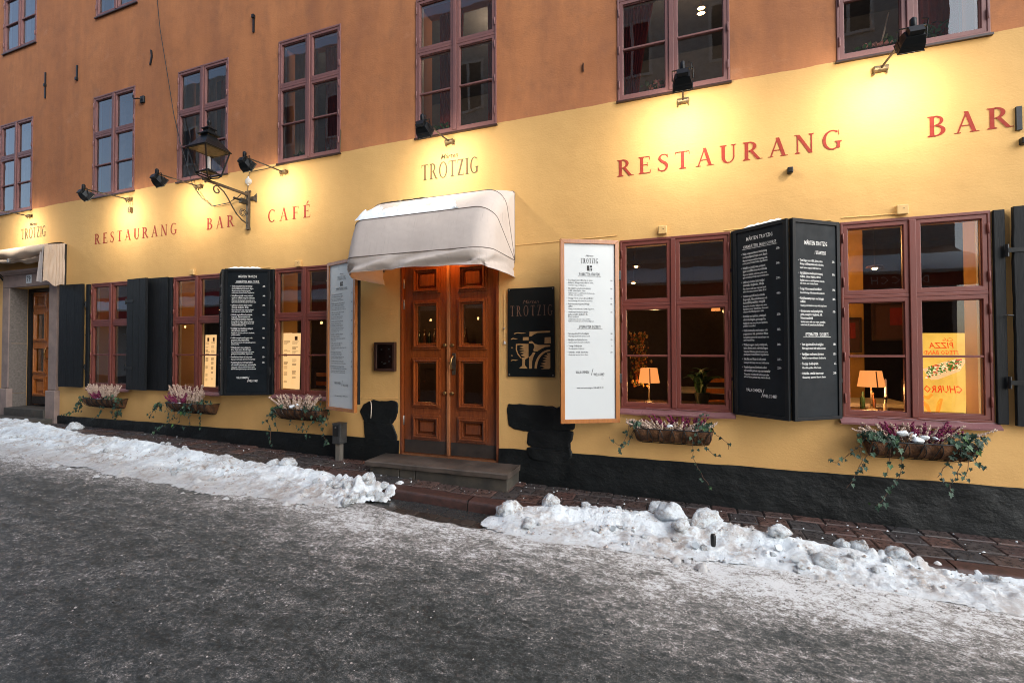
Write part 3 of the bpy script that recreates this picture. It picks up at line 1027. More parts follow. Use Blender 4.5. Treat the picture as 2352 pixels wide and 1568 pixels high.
def rock(outline, depth, seed):
    """a black painted stone showing through the plaster: domed, rounded at its edge"""
    q = Geo()
    pts = []
    n = len(outline)
    for i in range(n):
        a, b = Vector(outline[i]), Vector(outline[(i + 1) % n])
        for k in range(5):
            p = a.lerp(b, k / 5)
            pts.append(p)
    for _ in range(1):
        pts = [(pts[i - 1] + pts[i] * 2 + pts[(i + 1) % len(pts)]) / 4 for i in range(len(pts))]
    pts = [p + Vector((0.010 * fbm(p.x * 1.0 + seed, p.y, 16, 3), 0.010 * fbm(p.x, p.y + seed, 15, 3))) for p in pts]
    c = sum(pts, Vector((0, 0))) / len(pts)
    depth *= 0.5
    rows = []
    for s, y in ((1.06, 0.001), (1.055, -depth * 0.5), (1.03, -depth * 0.85), (0.96, -depth), (0.85, -depth), (0.72, -depth), (0.58, -depth), (0.44, -depth), (0.3, -depth), (0.15, -depth), (0.0005, -depth)):
        row = []
        for p in pts + pts[:1]:
            w = c + (p - c) * s
            row.append((w.x, y + (0.010 * fbm(w.x + seed, w.y, 6, 5) if s < 0.99 else 0), w.y))
        rows.append(row)
    q.sheet(rows)
    return obj('painted_stone', q, MAT['plinth'], house, smooth=True)


rock([(-3.84, 0.82), (-3.5, 0.86), (-3.44, 0.6), (-3.46, 0.40), (-3.80, 0.40), (-3.80, 0.62)], 0.022, 7)
rock([(-1.80, 0.90), (-1.18, 0.92), (-1.17, 0.45), (-1.58, 0.42), (-1.56, 0.72), (-1.78, 0.78)], 0.018, 8)
rock([(-3.93, 0.80), (-3.90, 0.87), (-3.80, 0.93), (-3.73, 0.955), (-3.62, 0.945), (-3.43, 0.958), (-3.385, 0.93), (-3.378, 0.85), (-3.40, 0.75), (-3.46, 0.675), (-3.70, 0.665), (-3.86, 0.69)], 0.030, 1)
rock([(-3.86, 0.69), (-3.70, 0.665), (-3.46, 0.66), (-3.41, 0.60), (-3.385, 0.53), (-3.40, 0.44), (-3.52, 0.38), (-3.84, 0.40), (-3.855, 0.55)], 0.034, 2)
rock([(-1.885, 0.925), (-1.86, 0.972), (-1.65, 0.975), (-1.30, 0.965), (-1.30, 0.80), (-1.40, 0.715), (-1.62, 0.69), (-1.80, 0.70), (-1.86, 0.74)], 0.026, 3)
rock([(-1.30, 0.97), (-1.10, 0.962), (-1.09, 0.86), (-1.12, 0.72), (-1.38, 0.715)], 0.030, 4)
rock([(-1.63, 0.69), (-1.38, 0.70), (-1.13, 0.71), (-1.135, 0.62), (-1.19, 0.53), (-1.34, 0.50), (-1.64, 0.52)], 0.022, 5)
rock([(-1.65, 0.51), (-1.34, 0.49), (-1.17, 0.53), (-1.13, 0.45), (-1.2, 0.36), (-1.6, 0.36)], 0.03, 6)


# thin cracked ledge lines in the plaster
def ridge(pts):
    q = Geo()
    q.sheet([[(x, y, z + dz + 0.003 * fbm(x, 1, 9)) for x, z in pts] for y, dz in ((0.0, 0.007), (-0.006, 0.003), (-0.006, -0.002), (0.0, -0.005))])
    obj('plaster_ledge', q, MAT['plaster'], house)


def seg(x0, z0, x1, z1, n=14):
    return [(x0 + (x1 - x0) * i / n, z0 + (z1 - z0) * i / n) for i in range(n + 1)]


ridge(seg(-1.78, 2.80, -0.64, 2.812))
ridge(seg(0.40, 2.772, 1.30, 2.785))
ridge(seg(1.38, 2.80, 1.86, 2.79))
ridge(seg(-6.45, 2.80, -5.5, 2.78))
ridge(seg(-3.35, 0.99, -4.5, 0.97))


# windows -----------------------------------------------------------------
def make_window(w, h, frame_mat, sill, lower, parent):
    win = Geo()
    win.frame(0, w, 0, h, (0.021, 0.021, 0.022, 0.028), -0.012, 0.05)
    c = w / 2
    win.box(c - 0.024, c + 0.024, -0.02, 0.045, 0.022, h - 0.028)
    zt = 1.086
    win.box(0.021, c - 0.0245, -0.008, 0.045, zt - 0.016, zt + 0.016)
    win.box(c + 0.0245, w - 0.021, -0.008, 0.045, zt - 0.016, zt + 0.016)
    W = obj('window', win, frame_mat, parent, bevel=0.004)
    for x0, x1 in ((0.022, c - 0.0255), (c + 0.0255, w - 0.022)):
        for z0, z1, up in ((0.023, zt - 0.017, 0), (zt + 0.017, h - 0.029, 1)):
            q = Geo().frame(x0, x1, z0, z1, (0.034, 0.034, 0.038, 0.034), -0.006, 0.04)
            q.frame(x0 + 0.034, x1 - 0.034, z0 + 0.038, z1 - 0.034, 0.007, 0.006, 0.034)
            obj('sash', q, frame_mat, W, bevel=0.003)
            zb = z0 + 0.529
            cuts = [(z0 + 0.038, z1 - 0.034)] if up else [(z0 + 0.038, zb - 0.008), (zb + 0.008, z1 - 0.034)]
            if not up:
                obj('glazing_bar', Geo().box(x0 + 0.035, x1 - 0.035, -0.004, 0.032, zb - 0.010, zb + 0.010), frame_mat, W, bevel=0.003)
            for a, b in cuts:
                obj('pane', Geo().quad((x0 + 0.034, 0.022, a), (x1 - 0.034, 0.022, a), (x1 - 0.034, 0.022, b), (x0 + 0.034, 0.022, b)), MAT['glass'], W)
            for zz in ((z0 + 0.12, z1 - 0.12) if up else (z0 + 0.15, (z0 + z1) / 2, z1 - 0.12)):
                xh = x0 - 0.004 if x0 < c - 0.1 else x1 + 0.004
                obj('hinge', Geo().lathe([(0.003, -0.045), (0.008, -0.04), (0.008, 0.04), (0.003, 0.045)], (xh, -0.018, zz), 8), frame_mat, W, smooth=50)
    for xa, xb in ((0.036, c - 0.012), (c + 0.012, w - 0.036)):
        for za, zb in ((0.04, zt - 0.02), (zt + 0.015, h - 0.04)):
            obj('inner_frame', Geo().frame(xa, xb, za, zb, 0.022, 0.055, 0.085), MAT['inner_white'], W)
    if sill:
        q = Geo()
        q.prism([(-0.028, -0.052), (w + 0.028, -0.052), (w + 0.028, -0.046), (-0.028, -0.046)], -0.062, 0.0)
        q.sheet([[(-0.028 + (w + 0.056) * i / 12, y, z + 0.004 * math.sin(i * 2.3)) for i in range(13)] for y, z in ((-0.064, -0.056), (-0.064, -0.04), (-0.014, -0.006), (-0.012, 0.0))])
        obj('sill', q, MAT['sill_metal'], W, smooth=30)
        for a, b in ((0.24 * w, 0.5 * w), (0.52 * w, 0.78 * w)):
            obj('stay_hook', Geo().tube([(a, -0.026, 0.014), (a + 0.02, -0.03, 0.012), (b, -0.03, 0.006)], 0.0035, 6), MAT['sill_metal'], W)
    else:
        obj('sill', Geo().prism([(-0.012, -0.02), (w + 0.012, -0.02), (w + 0.012, -0.001), (-0.012, -0.001)], -0.03, 0.0), MAT['dark_case'], W)
    return W


first = make_window(GWW, GWH, MAT['red_frame'], True, True, house)
first.location = (GW[0], 0, GWZ0)
gwin = [first] + [dup(first, house, (x, 0, GWZ0)) for x in GW[1:]]
first = make_window(UWW, UWH, MAT['mauve_frame'], False, True, house)
first.location = (UW[0], 0, UWZ0)
uwin = [first] + [dup(first, house, (x, 0, UWZ0)) for x in UW[1:]]
twin = [dup(first, house, (x, 0, 7.395)) for x in TW]

# shutter posts and plain shutters --------------------------------------------
for x0, x1 in ((-9.662, -9.583), (-7.582, -7.505), (-5.492, -5.412), (0.462, 0.512), (1.318, 1.36), (2.44, 2.512)):
    obj('shutter_post', Geo().box(x0, x1, -0.03, 0.0, GWZ0 - 0.005, GWZ0 + GWH - 0.005), MAT['shutter'], house, bevel=0.004)


def shutter(hx, hy, ang, w, boards, parent=house, loc_z=GWZ0):
    """plain leaf of vertical boards; hinge at (hx, hy), leaf running along ang"""
    s = bpy.data.objects.new('shutter', None)
    COL.objects.link(s)
    s.parent = parent
    s.location = (hx, hy, loc_z)
    s.rotation_euler = (0, 0, ang)
    bw = w / boards
    for k in range(boards):
        q = Geo()
        rows = []
        n = 24
        for i in range(n + 1):
            z = -0.01 + 1.785 * i / n
            e0 = bw * k + 0.002 + (0.006 * fbm(k, z, 6) if k == 0 else 0)
            e1 = bw * (k + 1) - 0.002 + (0.010 * fbm(k + 9, z, 7) if k == boards - 1 else 0)
            rows.append([(e0, 0.017, z), (e0, -0.015, z), (e0 + 0.004, -0.019, z), (e1 - 0.004, -0.019, z), (e1, -0.015, z), (e1, 0.017, z), (e0, 0.017, z)])
        q.sheet(rows)
        obj('plank', q, MAT['shutter'], s, smooth=30)
    for z in (0.34, 1.42):
        obj('strap_hinge', Geo().box(-0.035, w * 0.35, -0.026, -0.018, z - 0.018, z + 0.018).lathe([(0.012, -0.05), (0.012, 0.05)], (-0.035, -0.012, z), 8), MAT['iron'], s)
    obj('catch', Geo().tube([(-0.01, -0.02, 0.885), (-0.05, -0.035, 0.89), (-0.07, -0.02, 0.885)], 0.006, 6), MAT['iron'], s)
    return s


s1 = shutter(-9.700, -0.045, math.radians(183), 0.60, 3)
s1['label'] = 'plain black shutter leaf beside the stone door surround'
s2 = shutter(-8.470, -0.075, math.radians(-3), 0.50, 3)
s2['label'] = 'plain black shutter leaf covering the right edge of its window'
s3 = shutter(-7.585, -0.030, math.radians(180.5), 0.50, 3)
s3['label'] = 'plain black shutter leaf half behind the next leaf'
s4 = shutter(2.545, -0.045, math.radians(-4), 0.53, 3)
s4['label'] = 'plain black shutter leaf at the right edge of the photo'
for s in (s1, s3):
    s.location.z += 0

# the main double door ---------------------------------------------------------
dj = Geo()
dj.box(-3.332, -3.302, -0.006, 0.10, 0.30, 2.758)
dj.box(-2.028, -1.998, -0.006, 0.10, 0.30, 2.758)
dj.box(-3.302, -2.028, -0.006, 0.10, 2.70, 2.758)
DO = obj('double_door', dj, MAT['door'], house, bevel=0.004)
DO['label'] = 'tall red-brown wooden double door with glass panes and brass knobs'


def moulding(parent, x0, x1, z0, z1, mat, y, steps):
    for inset, w, front, back in steps:
        obj('moulding', Geo().frame(x0 + inset, x1 - inset, z0 + inset, z1 - inset, w, y + front, y + back), mat, parent, bevel=0.005)


STEPS = ((0.0, 0.026, -0.024, 0.03), (0.025, 0.020, -0.044, 0.02), (0.044, 0.022, -0.010, 0.02))


def leaf(x0, x1, mx0, mx1, gx0, gx1):
    y = 0.045
    rows_ = ((0.497, 0.800, 0), (0.890, 1.508, 1), (1.607, 2.217, 1), (2.303, 2.636, 0))
    st = Geo()
    st.box(x0, mx0 + 0.012, y, y + 0.045, 0.315, 2.698)
    st.box(mx1 - 0.012, x1, y, y + 0.045, 0.315, 2.698)
    prev = 0.315
    for z0, z1, gl in rows_ + ((2.698, 0, 0),):
        st.box(mx0 + 0.0125, mx1 - 0.0125, y, y + 0.044, prev, min(z0 + 0.012, 2.698))
        prev = z1 - 0.012
    L = obj('door_leaf', st, MAT['door'], DO, bevel=0.003)
    L.parent = DO
    for z0, z1, gl in rows_:
        moulding(DO, mx0, mx1, z0, z1, MAT['door'], y, STEPS)
        if gl:
            obj('glass_pane', Geo().quad((mx0 + .05, y + .03, z0 + .05), (mx1 - .05, y + .03, z0 + .05), (mx1 - .05, y + .03, z1 - .05), (mx0 + .05, y + .03, z1 - .05)), MAT['glass'], DO)
        else:
            q = Geo().box(mx0 + 0.03, mx1 - 0.03, y + 0.022, y + 0.04, z0 + 0.03, z1 - 0.03)
            a, b, c, d = mx0 + 0.085, mx1 - 0.085, z0 + 0.078, z1 - 0.078
            vs_ = [(a, y + .021, c), (b, y + .021, c), (b, y + .021, d), (a, y + .021, d)]
            ins = [(a + .02, y - .004, c + .02), (b - .02, y - .004, c + .02), (b - .02, y - .004, d - .02), (a + .02, y - .004, d - .02)]
            q.add(vs_ + ins, [(0, 1, 5, 4), (1, 2, 6, 5), (2, 3, 7, 6), (3, 0, 4, 7), (4, 5, 6, 7)])
            obj('door_panel', q, MAT['door'], DO, bevel=0.003)
    obj('kick_plate', Geo().box(x0 + 0.01, x1 - 0.01, y - 0.004, y - 0.001, 0.325, 0.482), MAT['kick'], DO)


leaf(-3.300, -2.690, -3.176, -2.782, -3.10, -2.84)
leaf(-2.650, -2.030, -2.545, -2.156, -2.485, -2.215)
obj('astragal', Geo().box(-2.690, -2.650, 0.018, 0.09, 0.315, 2.698), MAT['door_edge'], DO, bevel=0.008)
for x, z in ((-2.712, 1.661), (-2.610, 1.661), (-2.714, 1.078), (-2.612, 1.077)):
    obj('knob', Geo().lathe([(0.017, 0.0), (0.012, -0.012), (0.022, -0.02), (0.024, -0.032), (0.018, -0.040), (0.004, -0.042)], (x, 0.044, z), 14, 'y'), MAT['brass'], DO, smooth=50)
q = Geo().box(-2.622, -2.575, 0.034, 0.0435, 1.30, 1.565)
obj('handle_plate', q, MAT['rust_iron'], DO, bevel=0.004)
obj('door_handle', Geo().tube([(-2.588, 0.034, 1.53), (-2.592, 0.0, 1.525), (-2.603, -0.022, 1.49), (-2.610, -0.028, 1.44), (-2.606, -0.02, 1.38), (-2.598, 0.0, 1.365), (-2.595, 0.034, 1.365)], [.008, .010, .014, .015, .011, .009, .008], 10), MAT['brass'], DO, smooth=True)
for x in (-3.301, -2.029):
    for z in (0.72, 2.18, 2.44):
        obj('door_hinge', Geo().lathe([(0.004, -0.062), (0.011, -0.055), (0.011, 0.055), (0.004, 0.062)], (x, 0.03, z), 8), MAT['steel'] if x < -3 else MAT['iron'], DO, smooth=50)
obj('door_threshold', Geo().box(-3.30, -2.03, -0.01, 0.12, 0.300, 0.314), MAT['door_edge'], DO)

# the old street door with its stone surround, far left ----------------------------
SU = obj('door_surround', Geo().box(-11.985, -10.705, 0.0, 0.30, 0.30, 0.302), MAT['step_side'], house)
SU['label'] = 'pinkish stone surround of the old street door'
for x0, x1, zb in ((-12.20, -11.987, 0.25), (-10.703, -10.470, 0.25)):
    obj('jamb_stone', Geo().box(x0, x1, -0.045, 0.02, 0.90, 2.80), MAT['surround'], SU, bevel=0.006)
    obj('base_stone', Geo().box(x0 - 0.02, x1 + 0.035, -0.075, 0.02, 0.2, 0.895), MAT['surround'], SU, bevel=0.012)
obj('lintel_stone', Geo().box(-12.20, -10.470, -0.044, 0.02, 2.802, 3.03), MAT['surround'], SU, bevel=0.006)
q = Geo().sheet([[(x, y, z) for x in (-12.33, -10.34)] for y, z in ((0, 3.032), (-0.06, 3.034), (-0.075, 3.06), (-0.13, 3.075), (-0.14, 3.10), (0, 3.125))])
for x in (-12.33, -10.34):
    q.add([(x, y, z) for y, z in ((0, 3.032), (-0.06, 3.034), (-0.075, 3.06), (-0.13, 3.075), (-0.14, 3.10), (0, 3.125))], [(0, 1, 2, 3, 4, 5)])
obj('cornice', q, MAT['surround'], SU)
obj('reveal_stone', Geo().box(-11.984, -11.975, -0.03, 0.22, 1.75, 2.80).box(-11.984, -11.974, -0.03, 0.22, 0.80, 1.745).box(-11.984, -11.968, -0.03, 0.22, 0.53, 0.795), MAT['surround_in'], SU, bevel=0.003)
obj('door_sill', Geo().box(-11.97, -10.71, -0.10, 0.24, 0.30, 0.545), MAT['step_side'], SU, bevel=0.008)
OD = obj('street_door', Geo().frame(-11.966, -10.712, 0.546, 2.80, (0.10, 0.02, 0.02, 0.06), 0.225, 0.29), MAT['dark_door'], house)
OD['label'] = 'narrow orange-brown street door with two small panes, deep in a stone surround'
for x0, x1 in ((-11.805, -11.262), (-11.258, -10.735)):
    m0, m1 = x0 + 0.03, x0 + 0.46
    y = 0.235
    st = Geo()
    st.box(x0, m0 + 0.03, y, y + 0.04, 0.58, 2.73)
    st.box(m1 - 0.03, x1, y, y + 0.04, 0.58, 2.73)
    prev = 0.58
    rows_ = ((0.74, 1.12, 0), (1.16, 1.70, 1), (1.78, 2.36, 1), (2.42, 2.70, 0))
    for z0, z1, gl in rows_ + ((2.73, 0, 0),):
        st.box(m0 + 0.031, m1 - 0.031, y, y + 0.039, prev, min(z0 + 0.03, 2.73))
        prev = z1 - 0.03
    obj('door_leaf', st, MAT['old_door'], OD, bevel=0.003)
    for z0, z1, gl in rows_:
        moulding(OD, m0, m1, z0, z1, MAT['old_door'], y, ((0.0, 0.025, -0.018, 0.03), (0.024, 0.03, -0.03, 0.02)))
        if gl:
            obj('glass_pane', Geo().quad((m0 + .05, y + .03, z0 + .05), (m1 - .05, y + .03, z0 + .05), (m1 - .05, y + .03, z1 - .05), (m0 + .05, y + .03, z1 - .05)), MAT['glass'], OD)
        else:
            obj('door_panel', Geo().box(m0 + .04, m1 - .04, y + 0.024, y + 0.04, z0 + .04, z1 - .04).box(m0 + .1, m1 - .1, y, y + .0235, z0 + .1, z1 - .1), MAT['old_door'], OD, bevel=0.006)
    obj('kick_plate', Geo().box(x0 + .005, x1 - .005, y - .004, y - .001, 0.585, 0.735), MAT['dark_door'], OD)
obj('door_handle', Geo().tube([(-11.285, 0.23, 1.66), (-11.285, 0.18, 1.64), (-11.30, 0.17, 1.55), (-11.285, 0.18, 1.46), (-11.285, 0.23, 1.45)], 0.012, 8), MAT['brass'], OD, smooth=True)
# ------------------------------------------------------------------ painted roman lettering
TH, TN, SE, SR = 0.152, 0.062, 0.08, 0.036


def _hexa(x, w, y, up):
    a, b = (y, y + SR) if up else (y, y - SR)
    c = b + (0.05 if up else -0.05)
    return [(x - SE, a), (x + w + SE, a), (x + w + SE, b), (x + w, c), (x, c), (x - SE, b)]


def _stem(x, w, y0=0.0, y1=1.0, sb=True, st=True):
    p = [[(x, y0), (x + w, y0), (x + w, y1), (x, y1)]]
    if sb:
        p.append(_hexa(x, w, y0, True))
    if st:
        p.append(_hexa(x, w, y1, False))
    return p


def _arc(cx, cy, rx, ry, a0, a1, th=TH, tn=TN, n=18):
    o = []
    for i in range(n):
        a, b = math.radians(a0 + (a1 - a0) * i / n), math.radians(a0 + (a1 - a0) * (i + 1) / n)
        o.append([(cx + rx * math.cos(a), cy + ry * math.sin(a)), (cx + rx * math.cos(b), cy + ry * math.sin(b)),
                  (cx + (rx - th) * math.cos(b), cy + (ry - tn) * math.sin(b)), (cx + (rx - th) * math.cos(a), cy + (ry - tn) * math.sin(a))])
    return o


def _diag(xa, ya, xb, yb, w):
    return [[(xa, ya), (xa + w, ya), (xb + w, yb), (xb, yb)]]


def _bar(x0, x1, y, t=0.048):
    return [[(x0, y), (x1, y), (x1, y + t), (x0, y + t)]]


def _foot(x0, x1, y=0.0):
    return [[(x0, y), (x1, y), (x1, y + SR), (x0, y + SR)]]


def _ribbon(pts, ws, n=28):
    pts = [Vector(p) for p in pts]
    P, Wd = [], []
    for i in range(n + 1):
        u = i / n * (len(pts) - 1)
        k = min(int(u), len(pts) - 2)
        f = u - k
        p0, p1, p2, p3 = pts[max(k - 1, 0)], pts[k], pts[k + 1], pts[min(k + 2, len(pts) - 1)]
        P.append(0.5 * ((2 * p1) + (p2 - p0) * f + (2 * p0 - 5 * p1 + 4 * p2 - p3) * f * f + (3 * p1 - p0 - 3 * p2 + p3) * f ** 3))
        Wd.append(ws[k] * (1 - f) + ws[k + 1] * f)
    o = []
    nm = []
    for i in range(n + 1):
        t_ = (P[min(i + 1, n)] - P[max(i - 1, 0)]).normalized()
        nm.append(Vector((-t_.y, t_.x)))
    for i in range(n):
        a, b, c, d = P[i] + nm[i] * Wd[i] / 2, P[i] - nm[i] * Wd[i] / 2, P[i + 1] - nm[i + 1] * Wd[i + 1] / 2, P[i + 1] + nm[i + 1] * Wd[i + 1] / 2
        o.append([tuple(a), tuple(b), tuple(c), tuple(d)])
    return o


def glyph(ch):
    s = 0.09
    e_top = _bar(s, 0.56, 0.952) + [[(0.525, 0.99), (0.56, 0.99), (0.575, 0.79), (0.555, 0.79)]]
    e_mid = _bar(s, 0.46, 0.49, 0.045) + [[(0.435, 0.40), (0.455, 0.40), (0.455, 0.63), (0.435, 0.63)]]
    e_bot = _bar(s, 0.60, 0.0) + [[(0.56, 0.01), (0.595, 0.01), (0.635, 0.23), (0.612, 0.23)]]
    if ch == 'R':
        return _stem(s, TH) + _bar(s, 0.30, 0.952) + _bar(s, 0.32, 0.475, 0.045) + _arc(0.28, 0.7375, 0.31, 0.2625, -90, 90) + _diag(0.60, 0.0, 0.29, 0.50, 0.155) + _foot(0.66, 0.84), 0.82
    if ch == 'E':
        return _stem(s, TH) + e_top + e_mid + e_bot, 0.67
    if ch == '\u00c9':
        return _stem(s, TH) + e_top + e_mid + e_bot + [[(0.27, 1.09), (0.33, 1.07), (0.52, 1.27), (0.42, 1.31)]], 0.67
    if ch == 'F':
        return _stem(s, TH) + e_top + e_mid, 0.62
    if ch == 'S':
        return _ribbon([(.50, .80), (.43, .94), (.30, .975), (.15, .90), (.12, .74), (.24, .58), (.40, .45), (.47, .27), (.40, .08), (.25, .022), (.11, .08), (.05, .23)],
                       [.025, .05, .05, .085, .115, .14, .14, .12, .085, .05, .05, .025]) + [[(.485, .98), (.51, .98), (.515, .76), (.495, .76)], [(.04, .02), (.065, .02), (.06, .26), (.035, .26)]], 0.58
    if ch == 'T':
        return _stem(0.30, TH, st=False) + _bar(0.04, 0.695, 0.952) + [[(0.04, 0.99), (0.075, 0.99), (0.035, 0.79), (0.015, 0.79)], [(0.66, 0.99), (0.695, 0.99), (0.72, 0.79), (0.70, 0.79)]], 0.735
    if ch == 'A':
        return _diag(0.085, 0, 0.365, 0.95, 0.055) + _diag(0.585, 0, 0.325, 1.02, 0.145) + _bar(0.18, 0.62, 0.32, 0.045) + _foot(0.0, 0.22) + _foot(0.50, 0.82), 0.82
    if ch == 'U':
        return _stem(s, TH, 0.33, 1, False) + _stem(0.60, 0.055, 0.33, 1, False) + _arc(0.3725, 0.34, 0.2825, 0.355, 180, 290, TH, 0.06) + _arc(0.3725, 0.34, 0.2825, 0.355, 290, 360, 0.058, 0.06), 0.76
    if ch == 'N':
        return _stem(0.11, 0.055, 0, 1, True, False) + _foot(0.01, 0.14, 0.97) + _stem(0.66, 0.055, 0.0, 1, False) + _diag(0.585, -0.02, 0.07, 1.0, 0.15), 0.82
    if ch == 'G':
        return _arc(0.43, 0.5, 0.38, 0.515, 52, 300, 0.125) + _stem(0.60, 0.115, 0.06, 0.42, False) + _arc(0.43, 0.5, 0.38, 0.515, 300, 318, 0.125) + [[(0.66, 0.98), (0.685, 0.98), (0.69, 0.74), (0.67, 0.74)]], 0.82
    if ch == 'B':
        return _stem(s, TH) + _bar(s, 0.30, 0.952) + _bar(s, 0.30, 0.50, 0.045) + _bar(s, 0.30, 0.0) + _arc(0.28, 0.7575, 0.27, 0.2425, -90, 90, 0.12) + _arc(0.28, 0.2725, 0.34, 0.2725, -90, 90), 0.67
    if ch == 'C':
        return _arc(0.43, 0.5, 0.38, 0.515, 48, 312, 0.125) + [[(0.66, 0.98), (0.685, 0.98), (0.69, 0.72), (0.67, 0.72)]], 0.76
    if ch == 'O':
        return _arc(0.42, 0.5, 0.39, 0.515, 0, 360, 0.125, TN, 36), 0.84
    if ch == 'Z':
        return _bar(0.06, 0.60, 0.952) + _bar(0.04, 0.62, 0.0) + _diag(0.04, 0.0, 0.43, 1.0, 0.165) + [[(0.06, 0.99), (0.09, 0.99), (0.06, 0.78), (0.04, 0.78)], [(0.595, 0.01), (0.62, 0.01), (0.645, 0.24), (0.625, 0.24)]], 0.67
    if ch == 'I':
        return _stem(0.10, TH), 0.335
    return [], 0.35


def roman(geo, text, x0, x1, z0, h, y, ws=1.0):
    """fits TEXT between x0 and x1, cap height h; every stroke a hair in front of the last"""
    gl = [glyph(c) for c in text]
    total = sum(a for _, a in gl) * h * ws
    track = ((x1 - x0) - total) / max(1, len(text) - 1)
    x, e = x0, 0
    for polys, adv in gl:
        for p in polys:
            geo.add([(x + px_ * h * ws, y - 0.00012 * e, z0 + pz_ * h) for px_, pz_ in p], [tuple(range(len(p)))])
            e = (e + 1) % 24
        x += adv * h * ws + track


_txt_cache = {}


def type_on(geo, text, x, z, size, y, ws=1.0, shear=0.0, align='LEFT', bold=0.0, rot=0.0, mirror=False):
    """adds hand lettering to geo as flat print"""
    key = (text, align, shear, bold)
    if key not in _txt_cache:
        cu = bpy.data.curves.new('lettering', 'FONT')
        cu.body = text
        cu.size = 1.0
        cu.shear = shear
        cu.align_x = align
        cu.resolution_u = 1
        cu.offset = bold
        ob = bpy.data.objects.new('lettering', cu)
        me = ob.to_mesh()
        vs_ = [tuple(v.co) for v in me.vertices]
        fs_ = [tuple(p.vertices) for p in me.polygons]
        ob.to_mesh_clear()
        bpy.data.objects.remove(ob)
        bpy.data.curves.remove(cu)
        _txt_cache[key] = (vs_, fs_)
    vs_, fs_ = _txt_cache[key]
    c, s = math.cos(rot), math.sin(rot)
    sg = -1 if mirror else 1
    geo.add([(x + sg * (vx * size * ws * c - vy * size * s), y, z + vx * size * ws * s + vy * size * c) for vx, vy, _ in vs_], fs_)


def painted(text, x0, x1, z0, h, mat, name='painted_word', ws=1.0):
    w = bpy.data.objects.new(name, None)
    COL.objects.link(w)
    w.parent = house
    gl = [glyph(c) for c in text]
    track = ((x1 - x0) - sum(a for _, a in gl) * h * ws) / max(1, len(text) - 1)
    x = x0
    for c, (_, adv) in zip(text, gl):
        q = Geo()
        roman(q, c, x, x + adv * h * ws, z0, h, -0.003, ws)
        obj('letter', q, mat, w)
        x += adv * h * ws + track
    return w


painted('RESTAURANG', -9.50, -7.435, 3.436, 0.176, MAT['red_letter'], ws=1.12)
painted('BAR', -6.785, -6.20, 3.438, 0.176, MAT['red_letter'], ws=1.12)
painted('CAF\u00c9', -5.557, -4.775, 3.432, 0.176, MAT['red_letter'], ws=1.12)
painted('RESTAURANG', -0.632, 1.400, 3.440, 0.178, MAT['red_letter'], ws=1.15)
painted('BAR', 2.020, 2.590, 3.438, 0.178, MAT['red_letter'], ws=1.15)
for cx in (-2.640, -11.322):
    painted('TROTZIG', cx - 0.392, cx + 0.392, 3.706, 0.196, MAT['gold_letter'], 'painted_word', 0.74)
    q = Geo()
    type_on(q, 'M\u00e5rten', cx, 3.938, 0.082, -0.003, 1.0, 0.25, 'CENTER', 0.012)
    obj('painted_script', q, MAT['gold_script'], house)

# ------------------------------------------------------------------ canopy over the main door
PX0, PX1, PZ, PR, RC = -3.585, -1.795, 2.63, 0.80, 0.20


def bow(th, r_scale=1.0, n_c=8, n_f=18):
    RC = 0.20 if th < 1.2 else 0.20 - 0.17 * (th - 1.2) / (math.pi / 2 - 1.2)
    """points of one U-shaped bow swung up by th from the horizontal"""
    path = []
    for i in range(6):
        path.append((PX0, (PR - RC) * i / 5))
    for i in range(1, n_c):
        a = math.pi / 2 * i / n_c
        path.append((PX0 + RC * (1 - math.cos(a)), PR - RC + RC * math.sin(a)))
    for i in range(n_f + 1):
        path.append((PX0 + RC + (PX1 - PX0 - 2 * RC) * i / n_f, PR))
    for i in range(1, n_c):
        a = math.pi / 2 * (1 - i / n_c)
        path.append((PX1 - RC * (1 - math.cos(a)), PR - RC + RC * math.sin(a)))
    for i in range(6):
        path.append((PX1, (PR - RC) * (5 - i) / 5))
    return [(x, -r * r_scale * math.cos(th) - 0.004, PZ + r * r_scale * math.sin(th)) for x, r in path]


canopy = thing('door_canopy', 'grey-beige fabric canopy with rounded corners over the double door', 'canopy', (-2.69, 0, PZ))
inv = Vector((2.69, 0, -PZ))


def local(geo):
    geo.v = [(x + inv.x, y, z + inv.z) for x, y, z in geo.v]
    return geo


BOWS = [0, math.radians(34), math.radians(66), math.radians(90)]
for a, b in zip(BOWS[:-1], BOWS[1:]):
    n = max(4, int((b - a) / 0.09))
    rws = []
    for i in range(n + 1):
        th = a + (b - a) * i / n
        k = math.cos((b - a) / 2) / math.cos(th - (a + b) / 2)
        rws.append(bow(th, 0.35 * 1.0 + 0.65 * k if b - a < 0.6 else k))
    obj('canopy_cloth', local(Geo().sheet(rws)), MAT['canvas'], canopy, smooth=60)
for th in BOWS:
    obj('seam', local(Geo().tube(bow(th, 1.003), 0.0045, 6)), MAT['seam'], canopy, smooth=True)
rws = []
b0 = bow(0)
for i in range(11):
    s = i / 10
    row = []
    for k, (x, y, z) in enumerate(b0):
        u_ = k / (len(b0) - 1)
        wave = (0.014 * math.sin(u_ * 31 + 5 * s) + 0.075 * fbm(u_ * 9 + 1.6 * s, 2 - s, 1.0)) * s ** 0.6
        drop = 0.175 + 0.02 * math.sin(u_ * 7 + 1) + 0.012 * fbm(u_ * 14, 0, 1)
        r_ = 1 + 0.02 * s
        row.append((x - (0.6 * wave if u_ < .2 else (-0.6 * wave if u_ > .8 else 0)), y * r_ - wave * (0.2 < u_ < 0.8) , z - drop * s))
    rws.append(row)
obj('valance', local(Geo().sheet(rws)), MAT['canvas'], canopy, smooth=True)
q = Geo()
for i in range(len(rws[-1]) - 1):
    pass
q.tube([(x, y, z) for x, y, z in rws[-1]], 0.004, 5)
obj('hem', local(q), MAT['canvas'], canopy, smooth=True)
